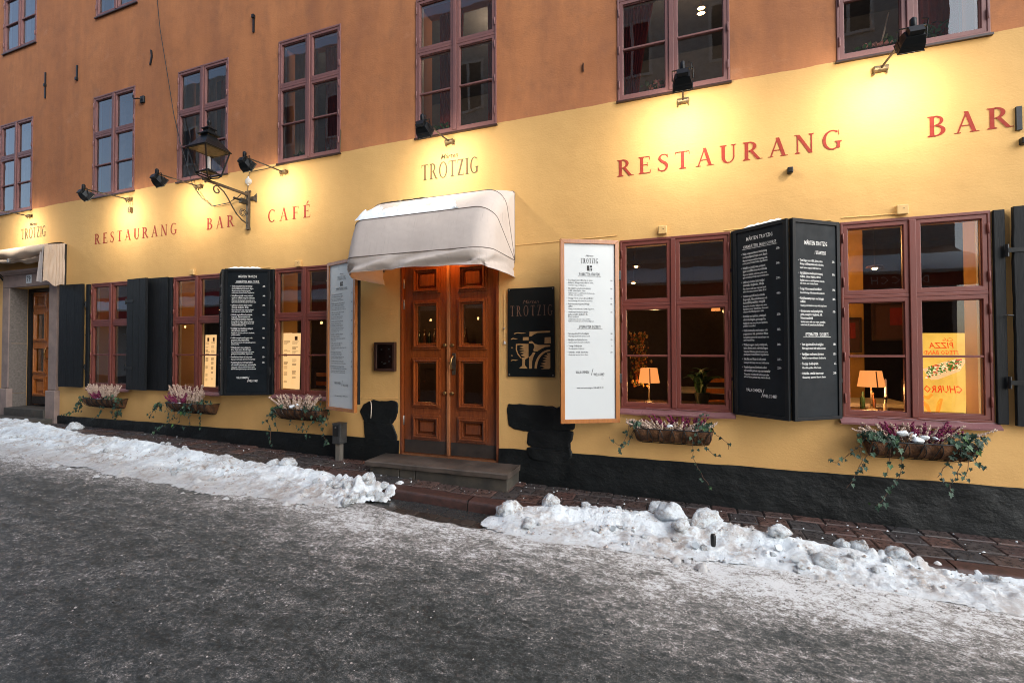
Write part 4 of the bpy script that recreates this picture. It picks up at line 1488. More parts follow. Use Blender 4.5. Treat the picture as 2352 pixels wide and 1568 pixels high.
q = Geo()
for x in (PX0 + 0.01, PX1 - 0.01):
    q.box(x - 0.008, x + 0.008, -0.02, 0.0, PZ - 0.03, PZ + 0.79)
obj('wall_rail', local(q), MAT['seam'], canopy)
# snow caught on the fold of the canopy
rws = []
NS = 70
for j in range(9):
    s = j / 8
    row = []
    for i in range(NS + 1):
        u_ = i / NS
        x = PX0 + 0.08 + (PX1 - PX0 - 0.47) * u_
        up = 0.56 - 0.04 * u_ + 0.55 * fbm(u_ * 7, 3, 1.0) - 0.6 * smooth(0.95, 1.0, u_)
        th = math.radians(34.3 + 31 * max(0.03, up) * s)
        a, b = BOWS[1], BOWS[2]
        k = 0.35 + 0.65 * math.cos((b - a) / 2) / math.cos(th - (a + b) / 2)
        k = max(k, 0.985)
        thick = 0.024 * math.sin(math.pi * min(1, s * 0.92 + 0.08)) * (0.75 + 0.5 * fbm(u_ * 14, s * 3, 1.0)) * smooth(0, 0.03, u_)
        r_ = PR * k + max(0.0015, thick)
        row.append((x, -r_ * math.cos(th) - 0.004, PZ + r_ * math.sin(th)))
    rws.append(row)
tag(obj('snow_patch', Geo().sheet(rws), MAT['snow_clean'], smooth=True), 'strip of white snow lying on the fold of the door canopy', 'snow', kind='stuff')
q = Geo()
q.sheet([[(PX0 + 0.17 + 0.62 * i / 20, y - 0.01, z + (0.006 * fbm(i * .3, 1, 2))) for i in range(21)] for y, z in ((-0.335, 3.368), (-0.22, 3.405), (-0.10, 3.432), (0.0, 3.447))])
tag(obj('snow_patch', q, MAT['snow_clean'], smooth=True), 'thin snow along the top left edge of the door canopy', 'snow', kind='stuff')

lampc = thing('canopy_lamp', 'small warm lamp hidden under the canopy above the double door', 'lamp', (-2.64, -0.10, 2.86))
obj('lamp_base', Geo().lathe([(0.05, 0.0), (0.05, -0.03), (0.03, -0.04)], n=12), MAT['lamp_black'], lampc)
obj('bulb', Geo().ball((0, 0, -0.06), 0.024), MAT['bulb'], lampc, smooth=True)
pl = bpy.data.lights.new('canopy_bulb', 'POINT')
pl.energy, pl.color, pl.shadow_soft_size = 4.8, (1.0, 0.42, 0.10), 0.04
plo = bpy.data.objects.new('canopy_bulb', pl)
COL.objects.link(plo)
plo.location = (-2.64, -0.17, 2.76)

# collapsed awning over the old door, far left
aw = thing('folded_awning', 'tan awning half folded up over the old street door', 'awning', (-11.3, 0, 3.1))
AX0, AX1 = -13.4, -10.32


def aloc(geo):
    geo.v = [(x + 11.3, y, z - 3.1) for x, y, z in geo.v]
    return geo


rws = []
prof = [(0.0, 3.52), (-0.08, 3.53), (-0.17, 3.50), (-0.25, 3.46), (-0.29, 3.41), (-0.295, 3.35), (-0.27, 3.30), (-0.2, 3.285), (-0.26, 3.255), (-0.24, 3.225), (-0.14, 3.23)]
for k, (y, z) in enumerate(prof):
    row = []
    for i in range(46):
        x = AX0 + (AX1 - AX0) * i / 45
        sag = 0.02 * fbm(x * 1.2, k * 0.4, 1.6) * (k / 5) + 0.015 * math.sin(x * 9 + k) * (k > 3)
        row.append((x, y + sag * 0.7, z + sag - (0.02 * math.sin((x + 11.5) * 4) if k > 5 else 0)))
    rws.append(row)
obj('awning_cloth', aloc(Geo().sheet(rws)), MAT['canvas_tan'], aw, smooth=True)
rws = []
for j in range(15):
    s = j / 14
    row = []
    for i in range(41):
        u_ = i / 40
        y = -0.30 + 0.30 * u_
        fold = 0.010 * math.sin(max(0.0, u_ - 0.5) * 46) * (0.35 + 0.65 * s)
        zt = 3.44 + 0.08 * u_
        zb = 2.795 - 0.05 * u_ + 0.03 * math.sin(u_ * 9)
        row.append((AX1 + 0.012 + fold + 0.018 * fbm(u_ * 3, s * 3, 1.2), y - 0.02 * s * (1 - u_), zt + (zb - zt) * s))
    rws.append(row)
obj('side_curtain', aloc(Geo().sheet(rws)), MAT['canvas_tan'], aw, smooth=True)
rws = []
for j in range(15):
    s = j / 14
    row = []
    for i in range(11):
        u_ = i / 10
        x = AX1 + 0.012 - 0.13 * u_ * (1 + 0.5 * s)
        row.append((x, -0.30 - 0.015 * math.sin(u_ * 5 + 1) - 0.02 * s, 3.40 - 0.62 * s + 0.03 * u_ * s))
    rws.append(row)
obj('front_flap', aloc(Geo().sheet(rws)), MAT['canvas'], aw, smooth=True)
rws = []
for j in range(12):
    s = j / 11
    rws.append([(-12.32 + 0.016 * math.sin(i * 1.9) * (0.4 + s), -0.30 + 0.03 * i, 3.25 - 0.63 * s) for i in range(9)])
obj('side_curtain', aloc(Geo().sheet(rws)), simple('striped_grey_cloth', (0.20, 0.20, 0.215), 0.85), aw, smooth=True)
q = Geo().tube([(-12.26, -0.01, 2.95), (-12.22, -0.24, 3.25)], 0.014, 8).tube([(-12.20, -0.01, 2.96), (-12.17, -0.24, 3.26)], 0.008, 8)
q.box(-12.32, -12.12, -0.27, -0.20, 3.17, 3.25)
obj('folding_arm', aloc(q), MAT['iron'], aw)
obj('end_clip', aloc(Geo().box(-11.46, -11.42, -0.30, -0.26, 3.20, 3.27)), MAT['steel'], aw, bevel=0.005)
obj('wall_rail', aloc(Geo().box(AX1 - 0.02, AX1 + 0.03, -0.02, 0, 2.74, 3.50)), MAT['iron'], aw)

# ------------------------------------------------------------------ floodlights on arms
fl = thing('floodlight', '', 'floodlight', (0, 0, 0), group='floodlights on arms above the painted words')
q = Geo().box(-0.055, 0.055, -0.03, 0.0, -0.02, 0.025).lathe([(0.028, -0.055), (0.028, 0.055)], (0, -0.035, 0.0), 10, 'x')
q.tube([(-0.045, -0.03, -0.01), (-0.05, -0.035, -0.05)], 0.008, 6).tube([(0.045, -0.03, -0.01), (0.05, -0.035, -0.05)], 0.008, 6)
obj('wall_mount', q, MAT['bronze'], fl, bevel=0.006)
obj('arm', Geo().tube([(0, -0.02, 0.0), (0, -0.62, -0.01)], 0.0095, 8), MAT['rust_iron'], fl, smooth=60)
q = Geo().tube([(-0.088, -0.605, -0.10), (-0.088, -0.62, -0.015), (0.088, -0.62, -0.015), (0.088, -0.605, -0.10)], 0.006, 6)
q.lathe([(0.02, -0.012), (0.024, 0.0), (0.024, 0.055), (0.012, 0.07)], (0, -0.625, -0.015), 10)
q.tube([(0.05, -0.64, 0.03), (0.075, -0.675, 0.0), (0.07, -0.66, -0.05)], 0.0045, 6)
obj('yoke', q, MAT['lamp_black'], fl, smooth=50)
hd = bpy.data.objects.new('head', None)


def head_geo():
    q = Geo()
    # rectangular reflector tray opening towards +y, tapering to a finned gear box at the back
    a = [(-.083, .055, -.062), (.083, .055, -.062), (.083, .055, .062), (-.083, .055, .062)]
    b = [(-.078, .0, -.057), (.078, .0, -.057), (.078, .0, .057), (-.078, .0, .057)]
    c = [(-.060, -.055, -.040), (.060, -.055, -.040), (.060, -.055, .040), (-.060, -.055, .040)]
    vs_ = a + b + c
    q.add(vs_, [(i, (i + 1) % 4, 4 + (i + 1) % 4, 4 + i) for i in range(4)] + [(4 + i, 4 + (i + 1) % 4, 8 + (i + 1) % 4, 8 + i) for i in range(4)] + [(8, 9, 10, 11)])
    q.box(-.048, .048, -.092, -.0555, -.034, .036)
    for k in range(4):
        q.box(-.052, .052, -.087 + .009 * k, -.083 + .009 * k, .0365, .043)
    q.frame(-.088, .088, -.067, .067, .012, .0555, .062)
    q.quad((-.083, .02, -.062), (.083, .02, -.062), (.083, .02, .062), (-.083, .02, .062))
    return q


TILT = math.radians(-30)
q = head_geo()
M4 = Matrix.Translation((0, -0.60, -0.105)) @ Matrix.Rotation(TILT, 4, 'X')
q.v = [tuple(M4 @ Vector(p)) for p in q.v]
obj('head', q, MAT['lamp_black'], fl, bevel=0.004)
q = Geo().quad((-.078, .05, -.057), (.078, .05, -.057), (.078, .05, .057), (-.078, .05, .057))
q.v = [tuple(M4 @ Vector(p)) for p in q.v]
obj('lamp_glass', q, MAT['lens'], fl)
FL = [(1.683, 4.095, 'floodlight at the far right of the wall, above the gap before the cut-off word'),
      (0.033, 4.120, 'floodlight in front of the first-floor window with the basket, right of the doorway'),
      (-2.622, 4.122, 'floodlight above the lettering over the double door'),
      (-5.235, 4.105, 'floodlight just right of the street lantern'),
      (-6.925, 4.112, 'floodlight whose arm ends just left of the street lantern'),
      (-8.570, 4.102, 'floodlight second from the left, with a small box hanging from its wall mount'),
      (-11.41, 4.115, 'floodlight at the far left, its head cut off by the photo edge')]
FL_OBJ = []
for i, (x, z, lab) in enumerate(FL):
    o = fl if i == 0 else dup(fl)
    o.location = (x, 0, z)
    o.rotation_euler = (0, 0, (0.02, -0.01, -0.03, -0.05, -0.02, -0.06, 0)[i])
    o['label'] = lab
    FL_OBJ.append(o)
    ld = bpy.data.lights.new('flood_beam', 'AREA')
    ld.shape, ld.size, ld.size_y = 'RECTANGLE', 0.15, 0.105
    ld.energy = FLOOD_POWER
    ld.color = (1.0, 0.91, 0.74)
    lo = bpy.data.objects.new('flood_beam', ld)
    COL.objects.link(lo)
    p = Matrix.Translation((x, 0, z)) @ Matrix.Rotation(o.rotation_euler.z, 4, 'Z') @ M4
    lo.matrix_world = p @ Matrix.Translation((0, 0.064, 0)) @ Matrix.Rotation(math.radians(80), 4, 'X')
hb = thing('hanging_box', 'little metal box hanging on a chain below a floodlight mount', 'box', (-8.535, -0.03, 3.93))
obj('chain', Geo().tube([(-.01, 0, .15), (.004, 0, .09), (-.004, 0, .04)], 0.004, 6).tube([(.02, 0, .15), (.012, 0, .08), (.004, 0, .04)], 0.003, 6), MAT['bronze'], hb)
obj('box_body', Geo().box(-.026, .026, -.016, .016, -.05, .04), MAT['bronze'], hb, bevel=0.006)

# ------------------------------------------------------------------ street lantern on its wrought bracket
LX, LY, LZ = -5.87, -0.655, 3.87
lan = thing('street_lantern', 'black four-sided street lantern on a wrought-iron wall bracket', 'street lamp', (LX, 0, LZ))
q = Geo().box(-0.045, -0.005, -0.055, -0.012, -0.47, 0.03)
q.prism([(-0.055, -0.52), (0.005, -0.52), (-0.008, -0.42), (-0.042, -0.42)], -0.052, -0.014)
q.prism([(-0.005, -0.09), (0.06, -0.09), (0.115, -0.125), (0.115, 0.0), (0.06, -0.035), (-0.005, -0.035)], -0.022, -0.008)
q.lathe([(0.016, -0.05), (0.016, 0.05)], (-0.03, -0.035, 0.035), 8, 'x')
obj('wall_post', q, MAT['rust_iron'], lan, bevel=0.004)
obj('arm', Geo().box(-0.038, -0.012, -0.72, -0.02, -0.03, 0.005).lathe([(0.012, -0.05), (0.016, -0.03)], (-0.025, -0.68, 0), 8), MAT['rust_iron'], lan, bevel=0.003)
sc = []
for i in range(30):                                   # spiral end under the arm, then the long S to the post foot
    a = i / 29
    w = 3.6 * math.pi * (1 - a) * 0.55
    r_ = 0.018 + 0.045 * a
    sc.append((-0.025, -0.515 + r_ * math.cos(w + 1.4), -0.10 + r_ * math.sin(w + 1.4)))
for y, z in ((-0.42, -0.085), (-0.36, -0.15), (-0.29, -0.25), (-0.22, -0.34), (-0.14, -0.40), (-0.08, -0.425), (-0.045, -0.42)):
    sc.append((-0.025, y, z))
obj('scroll', Geo().tube(sc, 0.0085, 8), MAT['rust_iron'], lan, smooth=True)
sc = []
for i in range(34):
    a = i / 33
    w = a * 4.2 * math.pi
    r_ = 0.062 - 0.045 * a
    sc.append((-0.025, -0.12 + r_ * math.cos(w), -0.30 + r_ * math.sin(w)))
obj('scroll', Geo().tube(sc, 0.006, 8), MAT['rust_iron'], lan, smooth=True)
obj('socket_box', Geo().box(-0.065, -0.005, -0.16, -0.06, -0.16, -0.09).lathe([(0.018, -0.26), (0.014, -0.16)], (-0.035, 0, -0.12), 8, 'y'), MAT['iron'], lan, bevel=0.004)
# lantern body
BZ0, BZ1, HB, HT = 0.075, 0.385, 0.100, 0.168
cor = ((-1, -1), (1, -1), (1, 1), (-1, 1))
q = Geo()
for sx, sy in cor:
    q.tube([(sx * HB, LY + sy * HB, BZ0 - 0.02), (sx * HT, LY + sy * HT, BZ1)], 0.0115, 4)
for k in range(4):
    (ax, ay), (bx, by) = cor[k], cor[(k + 1) % 4]
    q.tube([(ax * HB, LY + ay * HB, BZ0), (bx * HB, LY + by * HB, BZ0)], 0.010, 4)
    q.tube([(ax * HT, LY + ay * HT, BZ1), (bx * HT, LY + by * HT, BZ1)], 0.012, 4)
obj('cage', q, MAT['lamp_black'], lan)
for k in range(4):
    (ax, ay), (bx, by) = cor[k], cor[(k + 1) % 4]
    f = 0.96
    obj('pane', Geo().quad((ax * HB * f, LY + ay * HB * f, BZ0), (bx * HB * f, LY + by * HB * f, BZ0), (bx * HT * f, LY + by * HT * f, BZ1), (ax * HT * f, LY + ay * HT * f, BZ1)), MAT['lantern_glass'], lan)
rt = [(0.215, 0.378), (0.222, 0.392), (0.205, 0.402), (0.10, 0.53), (0.075, 0.565), (0.085, 0.575), (0.110, 0.580), (0.112, 0.592), (0.08, 0.605), (0.055, 0.640), (0.060, 0.655), (0.078, 0.660), (0.078, 0.670), (0.045, 0.685), (0.022, 0.705)]
obj('lantern_roof', Geo().lathe([(r_ * 1.2 , h_) for r_, h_ in rt], (0, LY, 0), 4, 'z', math.pi / 4), MAT['lamp_black'], lan)
obj('finial', Geo().lathe([(0.016, 0.70), (0.012, 0.72), (0.024, 0.74), (0.028, 0.76), (0.020, 0.785), (0.006, 0.80)], (0, LY, 0), 12), MAT['lamp_black'], lan, smooth=True)
q = Geo()
for sx, sy in cor:
    q.tube([(sx * HB, LY + sy * HB, BZ0 - 0.015), (sx * HB * 0.75, LY + sy * HB * .75, 0.03), (sx * 0.02, LY + sy * 0.02, 0.012), (0, LY, -0.005)], 0.0085, 6)
obj('foot_brace', q, MAT['lamp_black'], lan, smooth=True)
obj('lamp_tray', Geo().lathe([(0.105, 0.085), (0.09, 0.11), (0.05, 0.125), (0.05, 0.13)], (0, LY, 0), 4, 'z', math.pi / 4), MAT['lamp_black'], lan)
obj('bulb', Geo().lathe([(0.022, 0.13), (0.024, 0.15), (0.024, 0.285), (0.014, 0.30)], (0, LY, 0), 12), MAT['plastic_white'], lan, smooth=50)
# junction disc and cables round the bracket
jd = thing('junction_disc', 'round white junction box on the wall above the lantern bracket', 'junction box', (-5.915, -0.02, 4.065))
obj('lid', Geo().lathe([(0.046, 0.02), (0.046, -0.015), (0.036, -0.024), (0.01, -0.026)], n=16, axis='y'), MAT['plastic_white'], jd, smooth=40)
for za in (-0.065, 0.045):
    obj('gland', Geo().lathe([(0.012, za), (0.012, za + .025)], n=8), MAT['plastic_white'], jd)
tag(obj('supply_cable', Geo().tube([(-5.915, -0.015, 4.13), (-5.905, -0.012, 4.19), (-5.86, -0.012, 4.205), (-5.6, -0.012, 4.205), (-5.38, -0.012, 4.222), (-5.0, -0.012, 4.228), (-4.45, -0.012, 4.226), (-4.275, -0.012, 4.23), (-4.27, -0.012, 4.33), (-4.262, -0.012, 4.55)], 0.006, 6), MAT['old_cable']), 'thin brown cable running under a first-floor window to the white junction disc', 'cable')
tag(obj('drop_cable', Geo().tube([(-5.905, -0.03, 4.0), (-5.895, -0.05, 3.9), (-5.92, -0.07, 3.82), (-5.93, -0.06, 3.75)], 0.006, 6), MAT['old_cable']), 'short cable from the junction disc down to the bracket socket', 'cable')
cb = [(-7.93, -0.06, 7.6), (-7.80, -0.06, 6.75), (-7.60, -0.06, 5.92), (-7.44, -0.07, 5.3), (-7.29, -0.07, 4.83), (-7.13, -0.06, 4.43), (-7.03, -0.05, 4.14), (-6.93, -0.05, 4.03), (-6.84, -0.04, 3.92), (-6.72, -0.04, 3.84), (-6.63, -0.03, 3.775), (-6.5, -0.03, 3.78), (-6.28, -0.03, 3.79), (-6.2, -0.04, 3.815), (-6.05, -0.08, 3.825), (-5.93, -0.1, 3.88), (-5.91, -0.06, 3.86)]
tag(obj('hanging_cable', Geo().tube(cb, 0.0058, 6), MAT['cable'], smooth=True), 'long thin black cable hanging down the orange wall to the lantern bracket', 'cable')
# ------------------------------------------------------------------ menu boards
MAIN = [('Stekt senapsmarinerad str\u00f6mming', 'med potatispur\u00e9, brynt sm\u00f6r, lingon', 'Mustard marinated fried herring with', 'potato puree, browned butter, lingonberries', '258:-'),
        ('R\u00f6dingfil\u00e9 med gr\u00f6nk\u00e5l, svamp, potatispur\u00e9', '\u00e4pple och sidfl\u00e4sk kompott, r\u00f6dvinss\u00e5s', 'Filet of char with kale, mushrooms, potato puree,', 'apple and smoked pork belly compote, red wine sauce', '348:-'),
        ('Laxfil\u00e9 med sockerärtor, f\u00e4nk\u00e5l, ros\u00e9sallad', 'vitvinss\u00e5s, t\u00e5ngkaviar, dillolja', 'Filet of salmon with sugar snap peas, fennel,', 'white wine sauce, seaweed caviar, dill oil', '298:-'),
        ('Helstekt renytterfil\u00e9 med portvinss\u00e5s,', 'lingonsylt, V\u00e4sterbottenost och', 'kantarellfylld potatiskaka, krispig k\u00e5l', 'Roasted filet of reindeer with port wine sauce,', 'lingonberry sauce, V\u00e4sterbotten cheese and', 'chanterelle filled potato cake', '448:-'),
        ('K\u00f6ttbullar med gr\u00e4dds\u00e5s, potatispur\u00e9', 'r\u00e5r\u00f6rda lingon, pressgurka', 'Meatballs with cream sauce, potato puree, lingonberries,', 'pickled cucumber', '258:-'),
        ('Oxfil\u00e9 tournedos med cognac- och', 'pepparsos, k\u00e5l, pommes frites', 'Beef tenderloin tournedos with cognac and pepper sauce', 'and french fries', '385:-'),
        ('Wallenbergare med potatispur\u00e9,', '\u00e4rtor, brynt sm\u00f6r, r\u00e5r\u00f6rda lingon', 'Veal patties Wallenberg style with potato puree,', 'green peas, browned butter, lingonberries', '288:-'),
        ('Stekt fl\u00e4sk med l\u00f6ks\u00e5s och kokt potatis', 'Seared pork with creamy onion sauce, boiled potatoes', '225:-'),
        ('Potatiskroketter med \u00f6rtdressad endiver-', 'och rosensallad, parmesan mayo, marconamandlar', 'Crispy potato croquettes with herb-dressed endive-', 'and rosé lettuce, parmesan mayo, marcona almonds', '228:-')]
START = [('Toast Skagen med r\u00f6dl\u00f6k, l\u00f6jrom, citron', 'Shrimps in dill mayonnaise with red onion,', 'toast, lemon topped with bleak roe', '218:-'),
         ('30g Kalixl\u00f6jrom med v\u00e4sterbottenpaj,', 'r\u00f6dl\u00f6k, cr\u00e8me fraiche, citron', '30g Kalix vendace roe with V\u00e4sterbotten cheese pie,', 'red onion, sour cream, lemon', '398:-'),
         ('Trotzigs SOS tre sorters sill med tillbeh\u00f6r', 'Assorted herrings of the house with accessories', '198:-'),
         ('Karljohansvamp soppa med krispigt', 'sidfl\u00e4sk', 'Creamy porcini mushroom soup with crispy bacon', '188:-'),
         ('Gravlax tartar med syrad gr\u00e4dde,', 'gurka, senapsfr\u00f6, t\u00e5ngkaviar, dill,', 'friterat tunnbr\u00f6d', 'Gravlax tartare with sour cream, cucumber,', 'mustard seeds, dill, seaweed caviar, fried flatbread', '195:-')]
DESS = [('Varm \u00e4ppelstrudel med vaniljglass', 'Warm apple strudel with vanilla ice cream', '148:-'),
        ('Vaniljglass med varma hjortron', 'Vanilla ice cream with warm cloudberries', '155:-'),
        ('Trotzigs chokladpralin', 'Chocolate praline of the house', '65:-'),
        ('Ostbricka - utvalda dessertostar', 'Cheese tray - assorted dessert cheese', '208:-')]


def fit_type(g, text, x, z, size, y, maxw, ws, **kw):
    n = len(text) * 0.54 * size * ws
    type_on(g, text, x, z, size, y, ws * min(1.0, maxw / n), **kw)


def dishes(g, items, x, z, w, s, y, gap, bold):
    """a column of dishes: bullet, two sizes of hand lettering, price at the right"""
    for it in items:
        n = len(it) - 1
        big = (n + 1) // 2
        type_on(g, '\u2022', x - 0.018, z, s, y, 0.8)
        type_on(g, it[-1], x + w + 0.045, z + random.uniform(-.002, .002), s * 0.9, y, 0.62, 0.1, 'RIGHT', bold)
        for k in range(n):
            q = s if k < big else s * 0.84
            fit_type(g, it[k], x, z, q, y, w * (0.92 if k == 0 else 1.0), 0.64, bold=bold, rot=random.uniform(-.006, .006))
            z -= q * 0.98 if k != big - 1 else q * 1.02
        z -= gap
    return z


def heading(g, text, cx, z, s, y, ws=0.7, line=False, bold=0.0, shear=0.08):
    type_on(g, text, cx, z, s, y, ws, shear, 'CENTER', bold)
    if line:
        w = len(text) * s * ws * 0.31
        g.add([(cx - w, y, z - s * 0.22), (cx + w, y, z - s * 0.22), (cx + w, y, z - s * 0.14), (cx - w, y, z - s * 0.14)], [(0, 1, 2, 3)])


def chalkboard(hx, hy, ang, w, label, flip, main, scale=1.0):
    """black shutter leaf lettered as a menu; hinge edge at local x = 0, lettered side faces local -y"""
    b = thing('chalk_menu_shutter', label, 'menu board', (hx, hy, GWZ0 - 0.01), ang, 'black shutters lettered as menus')
    x0, x1 = (0, w) if not flip else (-w, 0)
    h = 1.775
    obj('leaf_frame', Geo().frame(x0, x1, 0, h, (0.034, 0.034, 0.03, 0.036), -0.022, 0.018), MAT['shutter'], b, bevel=0.003)
    obj('panel', Geo().box(x0 + 0.035, x1 - 0.035, -0.010, 0.012, 0.031, h - 0.037), MAT['shutter_panel'], b)
    for z in (0.34, 1.40):
        xh = 0.0 if not flip else 0.0
        obj('hinge', Geo().lathe([(0.012, -0.055), (0.012, 0.055)], (xh, 0.0, z), 8).box(xh - 0.05, xh + 0.05, 0.0, 0.008, z - 0.016, z + 0.016), MAT['iron'], b, smooth=50)
    g = Geo()
    y = -0.0125
    cx = (x0 + x1) / 2
    if main:
        heading(g, 'M\u00c5RTEN TROTZIG', cx, h - 0.125, 0.048, y, 0.62, bold=0.008)
        heading(g, 'VARMR\u00c4TTER  MAIN COURSE', cx, h - 0.195, 0.042, y, 0.56, True, 0.008)
        z = dishes(g, MAIN, x0 + 0.095, h - 0.255, w - 0.205, 0.0315 * scale, y, 0.019, 0.018)
        heading(g, 'V\u00c4LKOMMEN', cx - 0.065, 0.232, 0.042, y, 0.6, bold=0.006)
        heading(g, 'WELCOME!', cx + 0.085, 0.187, 0.042, y, 0.6, bold=0.006)
        g.add([(cx + 0.005, y, 0.185), (cx + 0.009, y, 0.185), (cx + 0.034, y, 0.262), (cx + 0.030, y, 0.262)], [(0, 1, 2, 3)])
    else:
        heading(g, 'M\u00c5RTEN TROTZIG', cx, h - 0.225, 0.052, y, 0.6, bold=0.006)
        heading(g, '/ STARTERS', cx + 0.05, h - 0.305, 0.044, y, 0.58, bold=0.006)
        z = dishes(g, START, x0 + 0.085, h - 0.375, w - 0.18, 0.0315 * scale, y, 0.024, 0.013)
        heading(g, 'EFTERR\u00c4TTER / DESSERTS', cx, z - 0.04, 0.04, y, 0.58, True, 0.006)
        dishes(g, DESS, x0 + 0.095, z - 0.125, w - 0.19, 0.032 * scale, y, 0.026, 0.013)
    obj('lettering', g, MAT['chalk'], b)
    return b


def ang_of(ax, ay, bx, by):
    return math.atan2(by - ay, bx - ax)


cb1 = chalkboard(0.487, -0.036, ang_of(0.487, -0.036, 0.885, -0.36), 0.513, 'black menu shutter with main courses, folded out between the two right-hand windows', False, True)
cb2 = chalkboard(1.338, -0.036, ang_of(0.905, -0.36, 1.338, -0.036), 0.541, 'black menu shutter with starters and desserts, next to the window with the yellow poster', True, False)
cb3 = chalkboard(-5.452, -0.040, ang_of(-6.02, -0.285, -5.452, -0.04), 0.618, 'black menu shutter with main courses, on the left of the third ground-floor window', True, True)
cb4 = chalkboard(-6.430, -0.030, ang_of(-6.430, -0.030, -6.055, -0.285), 0.453, 'black menu shutter seen nearly edge-on at the right of the second ground-floor window', False, False)
rws = []
for j in range(5):
    rws.append([(-5.98 + 0.44 * i / 24, -0.275 + 0.185 * i / 24 + 0.03 * (j / 4 - 0.5) , GWZ0 + 1.768 + 0.022 * math.sin(math.pi * j / 4) * (1 + 0.5 * fbm(i * .4, j, 1)) * smooth(0, 3, i) * smooth(24, 20, i)) for i in range(25)])
tag(obj('snow_patch', Geo().sheet(rws), MAT['snow_clean'], smooth=True), 'snow on the top edge of the lettered black shutter left of the third window', 'snow', kind='stuff')
rws = []
for j in range(5):
    rws.append([(0.55 + 0.31 * i / 24, -0.085 - 0.25 * i / 24 + 0.03 * (j / 4 - 0.5), GWZ0 + 1.767 + 0.018 * math.sin(math.pi * j / 4) * (1 + 0.9 * fbm(i * .4, j, 1)) * smooth(0, 4, i) * smooth(24, 21, i)) for i in range(25)])
tag(obj('snow_patch', Geo().sheet(rws), MAT['snow_clean'], smooth=True), 'sliver of snow on the top of the folded-out main course shutter on the right', 'snow', kind='stuff')


def emblem(g, cx, cz, s, y):
    """little square stamp with a wine glass"""
    g.add([(cx - s, y, cz - s), (cx - 0.1 * s, y, cz - s), (cx - 0.1 * s, y, cz + s), (cx - s, y, cz + s)], [(0, 1, 2, 3)])
    g.add([(cx + 0.1 * s, y, cz + .3 * s), (cx + s, y, cz + .3 * s), (cx + s, y, cz + s), (cx + .1 * s, y, cz + s)], [(0, 1, 2, 3)])
    g.add([(cx + 0.5 * s, y, cz - s), (cx + s, y, cz - s), (cx + s, y, cz + .1 * s), (cx + .7 * s, y, cz - .1 * s)], [(0, 1, 2, 3)])
    g.add([(cx + 0.05 * s, y, cz - s), (cx + .3 * s, y, cz - s), (cx + .4 * s, y, cz - .2 * s), (cx + .1 * s, y, cz - .1 * s)], [(0, 1, 2, 3)])


def whiteboard(hx, hy, ang, x0, x1, z0, z1, label, main):
    b = thing('white_menu_board', label, 'menu board', (hx, hy, 0), ang, 'white menu boards in wooden frames')
    for k, (a, b_, c, d, m) in enumerate(((x0, x1, z0, z0 + 0.042, 0), (x0, x1, z1 - 0.042, z1, 0), (x0, x0 + 0.042, z0, z1, 1), (x1 - 0.042, x1, z0, z1, 1))):
        if m == 0:
            s = 1 if k == 0 else -1
            za, zb = (c, d) if k == 0 else (d, c)
            pts = [(a, za), (b_, za), (b_ - 0.041, zb), (a + 0.041, zb)]
            if k == 1:
                pts = pts[::-1]
        else:
            pts = [(a, c + 0.0005), (b_, c + 0.042), (b_, d - 0.042), (a, d - 0.0005)] if k == 2 else [(b_, c + 0.0005), (b_, d - 0.0005), (a, d - 0.042), (a, c + 0.042)]
        obj('frame_rail', Geo().prism(pts, -0.030, 0.012), MAT['board_frame'], b, bevel=0.002)
    obj('panel', Geo().box(x0 + 0.040, x1 - 0.040, -0.012, 0.010, z0 + 0.040, z1 - 0.040), MAT['whiteboard'], b)
    g = Geo()
    y = -0.0145
    cx, w = (x0 + x1) / 2, x1 - x0
    roman(g, 'TROTZIG', cx - 0.092, cx + 0.092, z1 - 0.245, 0.052, y, 0.55)
    type_on(g, 'M\u00e5rten', cx, z1 - 0.175, 0.026, y, 1.1, 0.25, 'CENTER')
    emblem(g, cx, z1 - 0.295, 0.027, y)
    if main:
        heading(g, 'VARMR\u00c4TTER/MAIN COURSES', cx, z1 - 0.365, 0.036, y, 0.52, True)
        z = dishes(g, MAIN, x0 + 0.085, z1 - 0.43, w - 0.20, 0.0275, y, 0.014, 0.004)
        lo_ = 0.235
    else:
        heading(g, 'F\u00d6RR\u00c4TTER /STARTERS', cx, z1 - 0.372, 0.042, y, 0.50, True)
        z = dishes(g, START, x0 + 0.085, z1 - 0.43, w - 0.195, 0.0245, y, 0.014, 0.003)
        heading(g, 'EFTERR\u00c4TTER /DESSERTS', cx, z - 0.03, 0.040, y, 0.52, True)
        dishes(g, DESS, x0 + 0.085, z - 0.095, w - 0.195, 0.025, y, 0.018, 0.003)
        lo_ = 0.41
    heading(g, 'V\u00c4LKOMMEN', cx - 0.08, z0 + lo_ + 0.10, 0.042, y, 0.55)
    heading(g, 'WELCOME!', cx + 0.095, z0 + lo_ + 0.075, 0.042, y, 0.55)
    g.add([(cx + 0.01, y, z0 + lo_ + 0.08), (cx + 0.014, y, z0 + lo_ + 0.08), (cx + 0.034, y, z0 + lo_ + 0.15), (cx + 0.030, y, z0 + lo_ + 0.15)], [(0, 1, 2, 3)])
    type_on(g, 'www.martentrotzig.se / 08-442 25 30', cx, z0 + lo_ - 0.055, 0.025, y, 0.75, 0.05, 'CENTER', 0.004)
    obj('lettering', g, MAT['ink'], b)
    obj('backing_leaf', Geo().box(x0 + 0.03, x1 + 0.012, 0.013, 0.045, z0 + 0.10, z1 - 0.03), MAT['shutter'], b)
    for z in (1.30, 2.38):
        obj('hinge', Geo().box(x1 if not main else x0 - .04, x1 + 0.035 if not main else x0, 0.0, 0.03, z - 0.05, z + 0.05), MAT['iron'], b, bevel=0.005)
    return b


